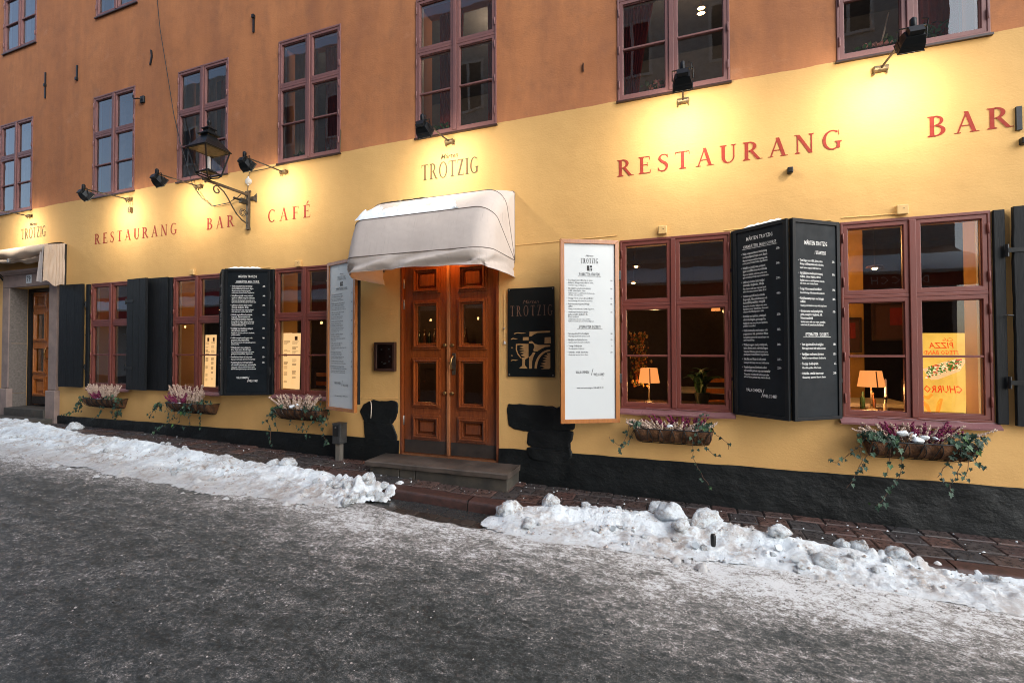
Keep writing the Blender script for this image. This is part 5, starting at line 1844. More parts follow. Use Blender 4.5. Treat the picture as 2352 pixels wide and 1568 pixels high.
wb4 = whiteboard(-0.622, -0.06, ang_of(-1.176, -0.345, -0.622, -0.06), -0.625, 0.0, 0.845, 2.742, 'white menu board with few dishes, hanging right of the black wine sign', False)
wb3 = whiteboard(-4.325, -0.150, ang_of(-4.325, -0.150, -3.735, -0.335), 0.0, 0.622, 0.838, 2.735, 'white menu board full of dishes, half hidden behind the left edge of the canopy', True)

# ------------------------------------------------------------------ black wine sign
pq = thing('wine_sign', 'black metal sign with ochre wine glass, bottle and worn lettering, right of the double door', 'sign', (-1.60, -0.022, 1.80))
obj('plate', Geo().box(-0.278, 0.278, 0.0, 0.008, -0.503, 0.503), MAT['plaque'], pq, bevel=0.002)
obj('spacer', Geo().box(-0.2, 0.2, 0.0085, 0.022, -0.4, 0.4), MAT['iron'], pq)
for sx in (-0.258, 0.258):
    for sz in (-0.48, 0.485):
        obj('screw', Geo().lathe([(0.009, 0), (0.007, -0.005), (0.002, -0.006)], (sx, 0, sz), 10, 'y'), MAT['steel'], pq, smooth=50)
g = Geo()
roman(g, 'TROTZIG', -0.246, 0.258, 0.185, 0.118, -0.0012, 0.62)
obj('lettering', g, MAT['plaque_worn'], pq)
g = Geo()
type_on(g, 'M\u00e5rten', 0.0, 0.325, 0.058, -0.0012, 1.15, 0.3, 'CENTER')
obj('script_lettering', g, MAT['plaque_worn'], pq)
g = Geo()
Y = -0.0014


def pic(pts):
    """a flat patch of the picture; coordinates in the sign's own zoomed grid (0-1025, 0-1568)"""
    g.add([((x - 538) / 718 * 0.5575, Y, (792 - z) / 1342 * 1.003) for x, z in pts], [tuple(range(len(pts)))])


pic([(420, 866), (508, 866), (508, 914), (418, 916)])
pic([(520, 782), (832, 775), (832, 802), (640, 804), (590, 826), (548, 856), (518, 858)])
pic([(750, 872), (838, 870), (843, 962), (746, 964)])
pic([(505, 965), (505, 1172), (452, 1204), (450, 1290), (490, 1340), (355, 1340), (408, 1298), (410, 1206), (400, 1180), (452, 1165), (385, 1140), (442, 1110), (368, 1098), (442, 1076), (364, 1058), (440, 1040), (366, 1022), (428, 1002), (370, 980)])
pic([(505, 962), (504, 974), (330, 986), (326, 1050), (345, 1110), (400, 1190), (392, 1192), (332, 1125), (308, 1052), (312, 968)])
pic([(514, 930), (560, 926), (602, 968), (660, 984), (832, 988), (832, 1010), (760, 1016), (700, 1042), (640, 1080), (586, 1078), (578, 1060), (596, 1010), (578, 965), (514, 958)])
pic([(612, 1096), (580, 1160), (560, 1230), (556, 1340), (514, 1342), (514, 1165), (545, 1140), (572, 1096)])
arc_o = [(832 - 236 * math.sin(a), 1340 - 286 * math.cos(a)) for a in np.linspace(0, math.pi / 2, 14)]
arc_i = [(832 - 200 * math.sin(a), 1340 - 258 * math.cos(a)) for a in np.linspace(0, math.pi / 2, 14)]
for i in range(13):
    pic([arc_o[i], arc_i[i], arc_i[i + 1], arc_o[i + 1]])
pic([(832, 1104), (832, 1325), (815, 1342), (690, 1344), (760, 1322), (676, 1296), (758, 1282), (690, 1262), (770, 1240), (712, 1218), (782, 1202), (720, 1178), (790, 1168), (736, 1142), (800, 1136), (776, 1110)])
for x, z, w in ((280, 800, 190), (232, 885, 115), (235, 1020, 35), (235, 1142, 30), (232, 1212, 115)):
    pic([(x, z + 6), (x + w * .3, z - 8), (x + w * .5, z - 4), (x + w, z + 2), (x + w * .6, z + 12), (x + w * .3, z + 4), (x + 2, z + 18)])
obj('picture', g, MAT['plaque_gold'], pq)
bp_ = thing('door_pull', 'little white pull cord and hook on the wall beside the wine sign', 'pull cord', (-1.925, -0.012, 1.72))
obj('cord', Geo().tube([(0, 0, 0.55), (0.003, 0, 0.12), (0.006, 0, -0.02)], 0.0025, 5), MAT['plastic_beige'], bp_)
obj('hook', Geo().ball((0, -.005, 0.13), (0.010, 0.01, 0.014)), MAT['steel'], bp_, smooth=True)
obj('grip', Geo().lathe([(0.016, -0.05), (0.009, -0.02), (0.004, -0.015)], (0.006, 0, 0), 8), MAT['plastic_white'], bp_)

# ------------------------------------------------------------------ small things on the wall
ca = thing('menu_case', 'small dark brown display case on the wall left of the double door', 'display case', (-3.537, -0.035, 1.52))
obj('case_frame', Geo().frame(-0.152, 0.152, -0.184, 0.184, 0.034, -0.02, 0.035), MAT['dark_case'], ca, bevel=0.005)
obj('backing', Geo().box(-0.12, 0.12, 0.012, 0.03, -0.152, 0.152), MAT['case_back'], ca)
obj('glass_pane', Geo().quad((-.12, -.004, -.152), (.12, -.004, -.152), (.12, -.004, .152), (-.12, -.004, .152)), MAT['glass'], ca)
g = Geo()
for x, z in ((-.06, .09), (.05, .095), (.065, .0), (-.055, -.07), (.0, -.085), (.055, -.06), (-.02, -.09)):
    g.box(x - .011, x + .011, 0.009, 0.0115, z - .008, z + .008)
obj('paper_scrap', g, MAT['whiteboard'], ca, kind='stuff')
up_ = thing('electric_post', 'scuffed black electric box on a short grey post against the plinth', 'electric box', (-4.17, -0.12, 0.16))
obj('post', Geo().box(-0.036, 0.036, -0.035, 0.035, 0, 0.25), MAT['grey_wood'], up_, bevel=0.004)
obj('box_body', Geo().box(-0.062, 0.062, -0.062, 0.07, 0.240, 0.495), MAT['utility'], up_, bevel=0.008)
obj('lid', Geo().box(-0.067, 0.067, -0.067, 0.075, 0.49, 0.504), MAT['utility'], up_, bevel=0.006)
obj('cover', Geo().box(-0.044, 0.036, -0.067, -0.0625, 0.34, 0.475), MAT['iron'], up_, bevel=0.003)
obj('lock', Geo().lathe([(0.012, 0), (0.010, -0.008)], (-0.005, -0.067, 0.452), 10, 'y'), MAT['steel'], up_)
tag(obj('rope_end', Geo().tube([(-3.745, -0.045, 0.95), (-3.735, -0.055, 0.945), (-3.728, -0.05, 0.89), (-3.732, -0.05, 0.80), (-3.742, -0.045, 0.73)], 0.0055, 6), MAT['petal_white'], smooth=True), 'short pale rope end hanging over the black stone left of the doorway', 'rope')
for i, (x, z, lab) in enumerate(((-7.055, 2.805, 'above the second ground-floor window'), (-4.97, 2.797, 'above the third ground-floor window'), (-0.175, 2.825, 'above the window with the potted plant'), (1.825, 2.82, 'above the window with the yellow poster'))):
    b = thing('junction_box', 'small yellow-beige plastic box ' + lab, 'junction box', (x, 0, z), 0, 'plastic boxes above the ground-floor windows')
    obj('cover', Geo().box(-0.042, 0.042, -0.040, 0.0, -0.04, 0.044), MAT['plastic_beige'], b, bevel=0.006)
    obj('slot', Geo().box(0.0, 0.014, -0.0415, -0.0405, 0.008, 0.012), MAT['iron'], b)
AN = [(-11.003, 6.261, 6.743, 'tall iron wall anchor at the far left of the orange wall'), (-10.053, 6.398, 6.672, 'straight iron wall anchor, second from the left on the orange wall'),
      (-8.09, 6.262, 6.501, 'bent iron wall anchor left of the hanging cable'), (-5.848, 6.25, 6.505, 'iron wall anchor high above the lantern, right of the cable'),
      (2.622, 3.397, 3.594, 'rusty black iron bar beside the last letter on the right'), (-0.99, 4.648, 4.741, 'short thin iron mark on the orange wall between two windows')]
for i, (x, z0, z1, lab) in enumerate(AN):
    q = Geo()
    k = 0.02 if i == 2 else 0.0
    w = 0.012 if i < 5 else 0.004
    if i == 4:
        w = 0.018
    n = 8
    q.sheet([[(x + dx + k * math.sin(4 * s / n) - 0.01 * k * s, y, z1 + (z0 - z1) * s / n + 0.002 * fbm(s, i, 2)) for s in range(n + 1)] for dx, y in ((-w, 0.0), (-w, -0.02), (w, -0.02), (w, 0.0))])
    if i in (0, 1, 3):
        zc = (z1 - 0.03, z0 + 0.03, 0, z1 - 0.02)[i] if i != 0 else (z0 + z1) / 2
        q.box(x - 0.02, x + 0.02, -0.035, 0.0, zc - 0.025, zc + 0.025)
    tag(obj('wall_anchor', q, MAT['iron']), lab, 'wall anchor', 'iron anchors in the wall')
for x, z, lab in ((0.972, 3.285, 'small black square iron stub below the right-hand lettering'), (2.645, 3.30, 'black iron stub at the right edge of the photo')):
    tag(obj('iron_stub', Geo().box(x - 0.024, x + 0.024, -0.05, 0, z - 0.028, z + 0.028), MAT['iron'], bevel=0.008), lab, 'iron stub')
hk = thing('iron_hook', 'black iron hook on a square plate beside a first-floor window', 'hook', (-8.275, 0, 5.725))
obj('plate', Geo().box(-0.045, 0.045, -0.03, 0, -0.06, 0.05), MAT['iron'], hk, bevel=0.005)
obj('hook_arm', Geo().tube([(0.0, -0.03, 0.0), (-0.05, -0.06, 0.0), (-0.12, -0.07, 0.0), (-0.15, -0.07, 0.03), (-0.145, -0.07, 0.07)], 0.010, 8), MAT['iron'], hk, smooth=True)
hn = thing('house_number_plate', 'small white enamel house number plate above the old street door', 'house number', (-11.338, -0.050, 2.932))
obj('plate', Geo().box(-0.085, 0.085, 0, 0.006, -0.078, 0.078), MAT['whiteboard'], hn, bevel=0.004)
g = Geo()
type_on(g, '79', 0.0, -0.052, 0.155, -0.001, 0.85, 0.0, 'CENTER', 0.015)
obj('number', g, MAT['ink'], hn)
db = thing('doorbell_panel', 'narrow steel doorbell panel right of the stone surround', 'doorbell', (-10.432, -0.012, 1.61))
obj('plate', Geo().box(-0.03, 0.03, -0.004, 0.012, -0.125, 0.125), MAT['steel'], db, bevel=0.004)
for k in range(5):
    obj('bell_button', Geo().lathe([(0.010, 0), (0.008, -0.008)], (0, -0.004, -0.09 + 0.04 * k), 8, 'y'), MAT['iron'], db)

# ------------------------------------------------------------------ steps
st = thing('door_step', 'worn granite step with an overhanging top slab in front of the double door', 'step', (-2.63, 0, 0.05))
q = Geo()
n = 40
rows_ = []
for y, z in ((0.02, 0.25), (-0.10, 0.252), (-0.28, 0.250), (-0.42, 0.246), (-0.428, 0.236), (-0.424, 0.19), (-0.40, 0.188)):
    rows_.append([(-0.90 + 1.80 * i / n, y + 0.004 * fbm(i * .3, y * 9, 1.0), z + 0.004 * fbm(i * .35, y * 6, 1.0)) for i in range(n + 1)])
q.sheet(rows_)
for x in (-0.90, 0.90):
    q.add([(x, y, z) for y, z in ((0.02, 0.25), (-0.42, 0.246), (-0.428, 0.236), (-0.424, 0.19), (0.02, 0.19))], [(0, 1, 2, 3, 4)])
obj('top_slab', q, MAT['step_top'], st, smooth=40)
for x0, x1 in ((-0.86, -0.455), (-0.447, -0.245), (-0.237, 0.885)):
    obj('riser_block', Geo().box(x0, x1, -0.395, 0.0, -0.2, 0.187), MAT['step_side'], st, bevel=0.008)
st2 = thing('low_doorstep', 'low grey stone step in front of the old street door', 'step', (-11.35, 0, 0.3))
obj('slab', Geo().box(-0.95, 0.86, -0.40, 0.0, -0.2, 0.10), MAT['step_side'], st2, bevel=0.012)
obj('slab', Geo().box(-1.6, 1.02, -0.72, -0.405, -0.2, 0.02), MAT['step_side'], st2, bevel=0.012)

# ------------------------------------------------------------------ window boxes with heather and ivy
lf = Geo()
half = [(0, 0), (.20, -.16), (.44, -.02), (.30, .20), (.50, .42), (.24, .48), (.13, .70), (0, 1.0)]
for s in (1, -1):
    vs_ = [(s * x * 0.95, y, 0.16 * abs(x) - 0.10 * y * y + (0.04 if i % 2 else 0)) for i, (x, y) in enumerate(half)]
    ctr = [(0, 0.28, 0.02)]
    lf.add(vs_ + ctr, [((i, i + 1, 8) if s > 0 else (i + 1, i, 8)) for i in range(7)])
leaf_me = lf.mesh('ivy_leaf')
leaf_me.materials.append(MAT['leaf'])


def ivy(label, strands, tufts, n_tuft, size=0.030, gap=0.042):
    p0 = strands[0][0]
    root = thing('ivy_plant', label, 'ivy', (p0[0], p0[1], p0[2]), 0, 'ivy trailing from the window boxes')
    o0 = Vector(p0)
    vine = Geo()
    spots = []
    for s in strands:
        pts = [Vector(p) - o0 for p in s]
        fine = []
        for i in range(len(pts) - 1):
            k = max(2, int((pts[i + 1] - pts[i]).length / 0.03))
            fine += [pts[i].lerp(pts[i + 1], t_ / k) + Vector((random.gauss(0, .003), random.gauss(0, .002), random.gauss(0, .003))) for t_ in range(k)]
        fine.append(pts[-1])
        vine.tube(fine, 0.0024, 5)
        d, nxt = 0.0, random.uniform(0, gap)
        for i in range(1, len(fine)):
            d += (fine[i] - fine[i - 1]).length
            if d > nxt:
                spots.append((fine[i] + Vector((random.gauss(0, .018), -0.008 + random.gauss(0, .01), random.gauss(0, .008))), random.uniform(0.65, 1.25), 0.35))
                if random.random() < 0.35:
                    spots.append((fine[i] + Vector((random.gauss(0, .03), random.gauss(0, .012), random.gauss(0, .015))), random.uniform(0.6, 1.0), 0.5))
                nxt = d + gap * random.uniform(0.55, 1.5)
    obj('vine', vine, MAT['vine'], root)
    for k in range(n_tuft):
        c, r = random.choice(tufts)
        v = Vector((random.gauss(0, 1), random.gauss(0, 1), random.gauss(0, 1))).normalized() * random.uniform(0.55, 1.0)
        spots.append((Vector(c) - o0 + Vector((v.x * r[0], v.y * r[1], v.z * r[2])), random.uniform(0.8, 1.35), 0.6))
    for p, s, wild in spots[:290]:
        o = bpy.data.objects.new('leaf', leaf_me)
        COL.objects.link(o)
        o.parent = root
        nrm = Vector((random.gauss(0, wild), -1, 0.45 + random.gauss(0, wild))).normalized()
        tip = Vector((random.gauss(0, .5), 0, -1))
        tip = (tip - nrm * tip.dot(nrm)).normalized()
        sx = tip.cross(nrm)
        m = Matrix((sx, tip, nrm)).transposed().to_4x4()
        sc_ = size * s * 1.25
        o.matrix_local = Matrix.Translation(p) @ m @ Matrix.Diagonal((sc_, sc_, sc_, 1))
    return root


def heather(name_mat, label, x0, x1, y, z, n, h, lean):
    q = Geo()
    for k in range(n):
        u_ = random.random()
        bx, by = x0 + (x1 - x0) * u_, y + random.uniform(-.05, .05)
        tip = Vector((bx + random.gauss(lean * (u_ - .5), .04), by - 0.02 + random.gauss(0, .035), z + h * random.uniform(0.55, 1.08)))
        b = Vector((bx, by, z))
        q.tube([b, b.lerp(tip, .5) + Vector((random.gauss(0, .006), 0, .005)), tip], [0.003, 0.002, 0.001], 4)
        L = (tip - b).length
        for m_ in range(int(L / 0.0052)):
            f = 0.22 + 0.78 * random.random()
            p = b.lerp(tip, f) + Vector((random.gauss(0, .0068), random.gauss(0, .0068), random.gauss(0, .003))) * (1.3 - .6 * f)
            r = random.uniform(.0050, .0078)
            q.add([(p.x + r, p.y, p.z), (p.x - r, p.y, p.z), (p.x, p.y + r, p.z), (p.x, p.y - r, p.z), (p.x, p.y, p.z + r * 1.3), (p.x, p.y, p.z - r * 1.3)],
                  [(0, 2, 4), (2, 1, 4), (1, 3, 4), (3, 0, 4), (2, 0, 5), (1, 2, 5), (3, 1, 5), (0, 3, 5)])
    root = thing('heather_plant', label, 'heather', (0, 0, 0), 0, 'heather in the window boxes')
    obj('flower_spikes', q, MAT[name_mat], root, kind='stuff')
    return root


def window_box(x0, x1, label, where, zt=0.815, zb=0.665, dep=0.20):
    b = thing('window_box', label, 'window box', ((x0 + x1) / 2, 0, zb), 0, 'flower boxes under the ground-floor windows')
    w = (x1 - x0) / 2
    rws = []
    n, m = 40, 12
    for j in range(m + 1):
        a = math.pi / 2 * j / m
        row = []
        for i in range(n + 1):
            u_ = i / n * 2 - 1
            endt = 1 - 0.22 * (abs(u_) > .999)
            x = u_ * w * (1 - 0.14 * (j / m) ** 2)
            bul = 0.012 * math.cos(u_ * 15.7) * math.sin(a * 2) + 0.008 * fbm(x * 3 + x0, a, 3)
            row.append((x, -0.012 - (dep + bul) * math.cos(a) ** 0.75 * endt, (zt - zb) * (1 - math.sin(a) ** 1.15) + 0.004 * fbm(x, a, 8)))
        rws.append(row)
    q = Geo().sheet(rws)
    for i in (0, n):
        q.add([rws[j][i] for j in range(m + 1)] + [(rws[0][i][0], -0.01, zt - zb), (rws[m][i][0], -0.01, 0)][:1], [tuple(range(m + 2))])
    obj('coco_liner', q, MAT['liner'], b, smooth=50)
    obj('soil', Geo().quad((-w, -dep, zt - zb - 0.025), (w, -dep, zt - zb - 0.025), (w, -0.005, zt - zb - 0.025), (-w, -0.005, zt - zb - 0.025)), MAT['joint'], b)
    q = Geo()
    e = 0.012
    q.tube([(-w - .01, -0.01, zt - zb), (-w - .01, -dep * .8, zt - zb), (-w * .9, -dep - e, zt - zb), (w * .9, -dep - e, zt - zb), (w + .01, -dep * .8, zt - zb), (w + .01, -.01, zt - zb)], 0.0045, 6)
    q.tube([(-w * .84, -0.02, -0.006), (-w * .80, -0.07, -0.006), (w * .80, -0.07, -0.006), (w * .84, -0.02, -0.006)], 0.0045, 6)

    def rib(xt, xb, bulge=0.0):
        pts = []
        for j in range(9):
            a = math.pi / 2 * j / 8
            s = j / 8
            pts.append((xt + (xb - xt) * s + bulge * math.sin(math.pi * s), -0.014 - (dep + e) * math.cos(a) ** 0.75, (zt - zb) * (1 - math.sin(a) ** 1.15) - 0.004))
        q.tube(pts, 0.0038, 5)
    k = 6
    for i in range(k + 1):
        xc = -w * 0.92 + 1.84 * w * i / k
        rib(xc, xc * .88, 0.022)
        rib(xc, xc * .88, -0.022)
    obj('wire_basket', q, MAT['iron'], b)
    return b


BX = [(-9.40, -8.55), (-7.33, -6.46), (-5.20, -4.43), (-0.462, 0.272), (1.50, 2.25)]
NAME = ['first', 'second', 'third', 'fourth', 'fifth']
WHERE = ['nearest the old street door', 'under the window with two hanging menu sheets', 'beside the electric post', 'under the window with the potted plant', 'under the window with the yellow poster']
for (x0, x1), wh in zip(BX, WHERE):
    window_box(x0, x1, 'wire flower box with brown coconut liner, ' + wh, wh)
heather('heather_pale', 'tall bushy pale heather in the flower box nearest the old street door', -9.32, -8.72, -0.10, 0.80, 62, 0.24, 0.30)
heather('heather_purple', 'a few magenta heather sprigs in the flower box nearest the old street door', -9.18, -8.98, -0.15, 0.80, 18, 0.15, 0.2)
heather('heather_pale', 'spiky pale heather in the flower box under the two menu sheets', -7.26, -6.78, -0.10, 0.80, 48, 0.27, 0.32)
heather('heather_purple', 'magenta heather at the left of the flower box under the two menu sheets', -7.18, -7.02, -0.15, 0.80, 20, 0.16, 0.2)
heather('heather_pale', 'pale pinkish heather in the flower box beside the electric post', -5.10, -4.66, -0.10, 0.79, 54, 0.21, 0.34)
heather('heather_pale', 'pale flattened heather in the flower box under the potted plant', -0.40, 0.16, -0.12, 0.79, 62, 0.10, 0.28)
heather('heather_purple', 'magenta heather tufts in the flower box under the potted plant', -0.20, 0.14, -0.07, 0.80, 30, 0.15, 0.2)
heather('heather_pale', 'upright pale heather spikes in the flower box under the yellow poster', 1.62, 2.08, -0.10, 0.80, 40, 0.16, 0.42)
heather('heather_purple', 'deep magenta heather in the flower box under the yellow poster', 1.68, 2.04, -0.09, 0.80, 40, 0.17, 0.2)
for xs_, lab in ((((1.75, .92, .045), (1.82, .90, .04), (1.90, .895, .035), (1.98, .89, .03), (1.85, .86, .05)), 'under the yellow poster'), (((-4.93, .87, .05), (-4.84, .90, .035), (-4.75, .85, .02)), 'beside the electric post'), (((-0.12, .865, .03), (0.10, .835, .03)), 'under the potted plant'), (((-7.22, .83, .05), (-7.12, .82, .04)), 'under the two menu sheets'), (((-9.05, .83, .05), (-9.12, .81, .04)), 'nearest the old street door')):
    q = Geo()
    for x, z, r in xs_:
        q.ball((x, -0.16, z - 0.025), (r * 0.85, r * 0.7, r * 0.42), 18, 12)
    q.v = [(x + .016 * fbm(x, z, 14), y, z + .022 * fbm(x + y, y, 13)) for x, y, z in q.v]
    tag(obj('snow_patch', q, MAT['snow_clean'], smooth=True), 'little caps of snow lying in the flower box ' + lab, 'snow', kind='stuff')


def S(y, *pts):
    return [(x, -y - (0.012 if i % 2 else 0), z) for i, (x, z) in enumerate(pts)]


ivy('long ivy with many trails from the flower box under the yellow poster',
    [S(.2, (1.50, .86), (1.453, .822), (1.434, .714), (1.456, .655), (1.421, .572), (1.38, .48), (1.333, .395)), S(.14, (1.50, .85), (1.448, .766), (1.353, .657), (1.27, .595), (1.22, .619)),
     S(.21, (1.70, .83), (1.72, .735), (1.726, .578), (1.701, .523), (1.641, .432), (1.579, .314), (1.54, .27)), S(.2, (1.66, .82), (1.645, .729), (1.641, .663), (1.626, .556)),
     S(.17, (2.17, .83), (2.136, .704), (2.114, .599), (2.103, .547), (2.056, .492), (2.06, .415)), S(.17, (2.10, .83), (2.069, .698), (2.022, .617), (1.974, .542)),
     S(.17, (2.2, .83), (2.181, .713), (2.174, .617), (2.138, .551)), S(.10, (2.25, .82), (2.234, .745), (2.263, .677), (2.312, .63)), S(.2, (1.53, .83), (1.513, .746), (1.467, .656), (1.427, .565))],
    [((1.53, -.16, .87), (.10, .09, .06)), ((1.62, -.18, .84), (.12, .06, .05)), ((2.17, -.16, .85), (.12, .10, .07)), ((2.22, -.14, .87), (.10, .09, .06)), ((2.15, -.2, .78), (.09, .03, .07))], 130, 0.033)
ivy('thin straggling ivy from the flower box under the potted plant',
    [S(.18, (-.44, .85), (-.504, .83), (-.523, .743), (-.572, .641), (-.603, .545)), S(.18, (-.44, .83), (-.463, .759), (-.512, .663), (-.591, .59), (-.616, .544)),
     S(.19, (.08, .83), (.089, .709), (.093, .568), (.136, .477), (.19, .359), (.232, .311)), S(.2, (.10, .84), (.123, .793), (.171, .703), (.241, .637), (.289, .594), (.331, .595)),
     S(.11, (.22, .86), (.252, .817), (.317, .774), (.403, .703), (.413, .645)), S(.10, (-.46, .8), (-.52, .648), (-.625, .619), (-.70, .667), (-.719, .698)), S(.15, (.13, .85), (.152, .885), (.164, .962), (.197, .993), (.246, .978))],
    [((-.45, -.15, .86), (.07, .07, .04)), ((.18, -.15, .87), (.09, .08, .05)), ((.23, -.13, .85), (.06, .07, .05))], 80, 0.027, 0.05)
ivy('ivy with loose hanging loops from the flower box beside the electric post',
    [S(.18, (-5.16, .83), (-5.18, .786), (-5.30, .715), (-5.321, .647), (-5.287, .54), (-5.263, .35), (-5.241, .294)), S(.18, (-5.17, .8), (-5.201, .694), (-5.156, .531)),
     S(.19, (-4.89, .70), (-4.89, .652), (-4.742, .546), (-4.65, .56), (-4.528, .67)), S(.16, (-4.46, .80), (-4.455, .686), (-4.414, .576), (-4.374, .475), (-4.309, .392)),
     S(.11, (-4.45, .83), (-4.411, .858), (-4.331, .797), (-4.37, .715), (-4.354, .627)), S(.19, (-4.70, .75), (-4.692, .678), (-4.649, .535), (-4.628, .456)), S(.13, (-4.48, .86), (-4.44, .93), (-4.43, 1.0))],
    [((-5.15, -.15, .83), (.08, .07, .05)), ((-5.26, -.14, .76), (.06, .05, .07)), ((-4.62, -.15, .84), (.16, .07, .06)), ((-4.50, -.15, .80), (.12, .07, .09)), ((-4.45, -.14, .72), (.06, .05, .08))], 96, 0.036)
ivy('ivy reaching far left from the flower box under the two menu sheets',
    [S(.15, (-7.32, .83), (-7.37, .824), (-7.617, .767), (-7.705, .654), (-7.794, .578)), S(.16, (-7.34, .8), (-7.368, .717), (-7.322, .529)), S(.18, (-7.0, .75), (-7.024, .661), (-7.09, .529), (-7.191, .441)),
     S(.18, (-6.85, .76), (-6.856, .657), (-6.846, .506), (-6.954, .454)), S(.16, (-6.63, .78), (-6.643, .655), (-6.656, .47)), S(.16, (-7.18, .75), (-7.194, .641), (-7.347, .504), (-7.645, .355))],
    [((-7.36, -.14, .82), (.10, .06, .04)), ((-7.62, -.14, .73), (.10, .05, .08)), ((-6.85, -.17, .80), (.20, .06, .06)), ((-6.60, -.14, .83), (.15, .07, .05)), ((-6.96, -.2, .72), (.12, .03, .06))], 92, 0.038)
ivy('dense ivy on the flower box nearest the old street door',
    [S(.15, (-9.38, .83), (-9.448, .814), (-9.573, .705), (-9.657, .596), (-9.829, .535), (-9.961, .516)), S(.17, (-8.56, .78), (-8.551, .706), (-8.528, .568), (-8.565, .478)),
     S(.18, (-8.87, .74), (-8.887, .667), (-8.946, .575), (-9.066, .492)), S(.17, (-8.60, .76), (-8.62, .66), (-8.66, .55))],
    [((-9.46, -.14, .80), (.12, .06, .06)), ((-9.60, -.14, .66), (.10, .05, .10)), ((-8.72, -.16, .83), (.17, .07, .06)), ((-8.58, -.15, .78), (.09, .07, .10)), ((-8.55, -.15, .60), (.08, .05, .09))], 104, 0.040)
# ------------------------------------------------------------------ rooms behind the glass
def room(name, x0, x1, y0, y1, z0, z1, wall_mat, label):
    tag(obj(name + '_floor', Geo().box(x0, x1, y0, y1, z0 - 0.1, z0), MAT['room_floor']), label + ' floor', kind='structure')
    tag(obj(name + '_ceiling', Geo().box(x0, x1, y0, y1, z1, z1 + 0.1), wall_mat), label + ' ceiling', kind='structure')
    q = Geo().box(x0, x1, y1, y1 + 0.1, z0, z1).box(x0 - 0.1, x0, y0, y1, z0, z1).box(x1, x1 + 0.1, y0, y1, z0, z1)
    for k in range(int((x1 - x0) / 1.6)):
        xx = x0 + 0.9 + 1.6 * k
        q.box(xx, xx + 0.95, y1 - 0.03, y1, z0 + 0.9, z0 + 1.9)
    tag(obj(name + '_wall', q, wall_mat), label + ' walls', kind='structure')


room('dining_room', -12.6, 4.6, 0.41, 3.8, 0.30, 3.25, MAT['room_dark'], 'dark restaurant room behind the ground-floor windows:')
room('upper_room', -13.6, 4.6, 0.41, 3.0, 4.05, 6.45, MAT['upper_room'], 'dim grey room behind the first-floor windows:')
room('top_room', -13.6, -6.0, 0.41, 3.0, 7.2, 9.4, MAT['upper_room'], 'dim room behind the second-floor windows:')
tag(obj('partition_wall', Geo().box(1.05, 2.05, 1.66, 1.74, 0.30, 3.25), MAT['ochre_wall']), 'ochre partition wall inside, seen through the right-hand window', kind='structure')
for i, x in enumerate(GW):
    tag(obj('window_shelf', Geo().box(x + 0.02, x + GWW - 0.02, 0.145, 0.62, 0.985, 1.018), MAT['dark_case']), 'inner shelf behind ground-floor window', kind='structure')
for i, x in enumerate(UW):
    tag(obj('window_shelf', Geo().box(x + 0.02, x + UWW - 0.02, 0.145, 0.45, 4.25, 4.285), MAT['inner_white']), 'inner shelf behind first-floor window', kind='structure')


def table_lamp(x, y, z, rb, rt_, h0, h1, label, power, mat='shade'):
    t_ = thing('table_lamp', label, 'table lamp', (x, y, z), 0, 'lit table lamps behind the windows')
    obj('lamp_shade', Geo().lathe([(rb, h0), (rt_, h1)], n=28), MAT[mat], t_, smooth=60)
    q = Geo()
    q.lathe([(rb + .001, h0), (rb + .002, h0 + .006), (rb - .002, h0 + .006)], n=28)
    obj('shade_band', Geo().quad((0.012, -rb * 1.004, h0 + .001), (0.024, -rb * .985, h0 + .001), (0.019, -rt_ * .985, h1 - .001), (0.009, -rt_ * 1.004, h1 - .001)), MAT['shade_band'], t_)
    obj('lamp_stand', Geo().lathe([(0.055, 0), (0.055, .008), (.02, .018), (.009, .03), (.012, h0 * .5), (.007, h0 * .55), (.007, h0 + .03)], n=14), MAT['rust_iron'], t_, smooth=50)
    ld = bpy.data.lights.new('table_lamp_bulb', 'POINT')
    ld.energy, ld.color, ld.shadow_soft_size = power * 1.7, (1.0, 0.5, 0.16), 0.03
    lo = bpy.data.objects.new('table_lamp_bulb', ld)
    COL.objects.link(lo)
    lo.location = (x, y, z + h0 - 0.03)


table_lamp(-0.345, 0.36, 1.02, 0.114, 0.089, 0.215, 0.375, 'lit table lamp with orange shade beside the potted plant', 2.2)
table_lamp(1.700, 0.36, 1.02, 0.108, 0.085, 0.222, 0.372, 'lit table lamp with orange shade beside the candle', 3.0)
table_lamp(-2.36, 0.75, 0.99, 0.105, 0.10, 0.26, 0.42, 'dim orange lamp seen through the lower right pane of the double door', 1.0, 'shade_low')
cd = thing('candle', 'white candle in a dark holder right of the lit table lamp', 'candle', (1.815, 0.36, 1.02))
obj('wax', Geo().lathe([(.011, .13), (.011, .285), (.003, .298)], n=10), MAT['petal_white'], cd, smooth=50)
obj('holder', Geo().lathe([(.035, 0), (.03, .01), (.01, .02), (.008, .09), (.018, .125), (.013, .13)], n=12), MAT['iron'], cd, smooth=50)
pp = thing('potted_plant', 'green house plant with long arching leaves in a dark pot behind the glass', 'potted plant', (0.20, 0.36, 1.02))
obj('pot', Geo().lathe([(.055, 0), (.075, .09), (.078, .12), (.07, .12), (.065, .10)], n=18), MAT['terracotta'], pp, smooth=50)
blade = Geo()
rws = []
for i in range(9):
    s = i / 8
    w = 0.5 * math.sin(math.pi * min(1, (s * .92 + .02) ** 0.8))
    z = 0.95 * s - 0.75 * s * s * s
    rws.append([(-w * .34, s, z + .08 * w), (0, s, z), (w * .34, s, z + .08 * w)])
blade.sheet(rws)
bme = blade.mesh('plant_leaf')
bme.materials.append(MAT['plant_green'])
for p in bme.polygons:
    p.use_smooth = True
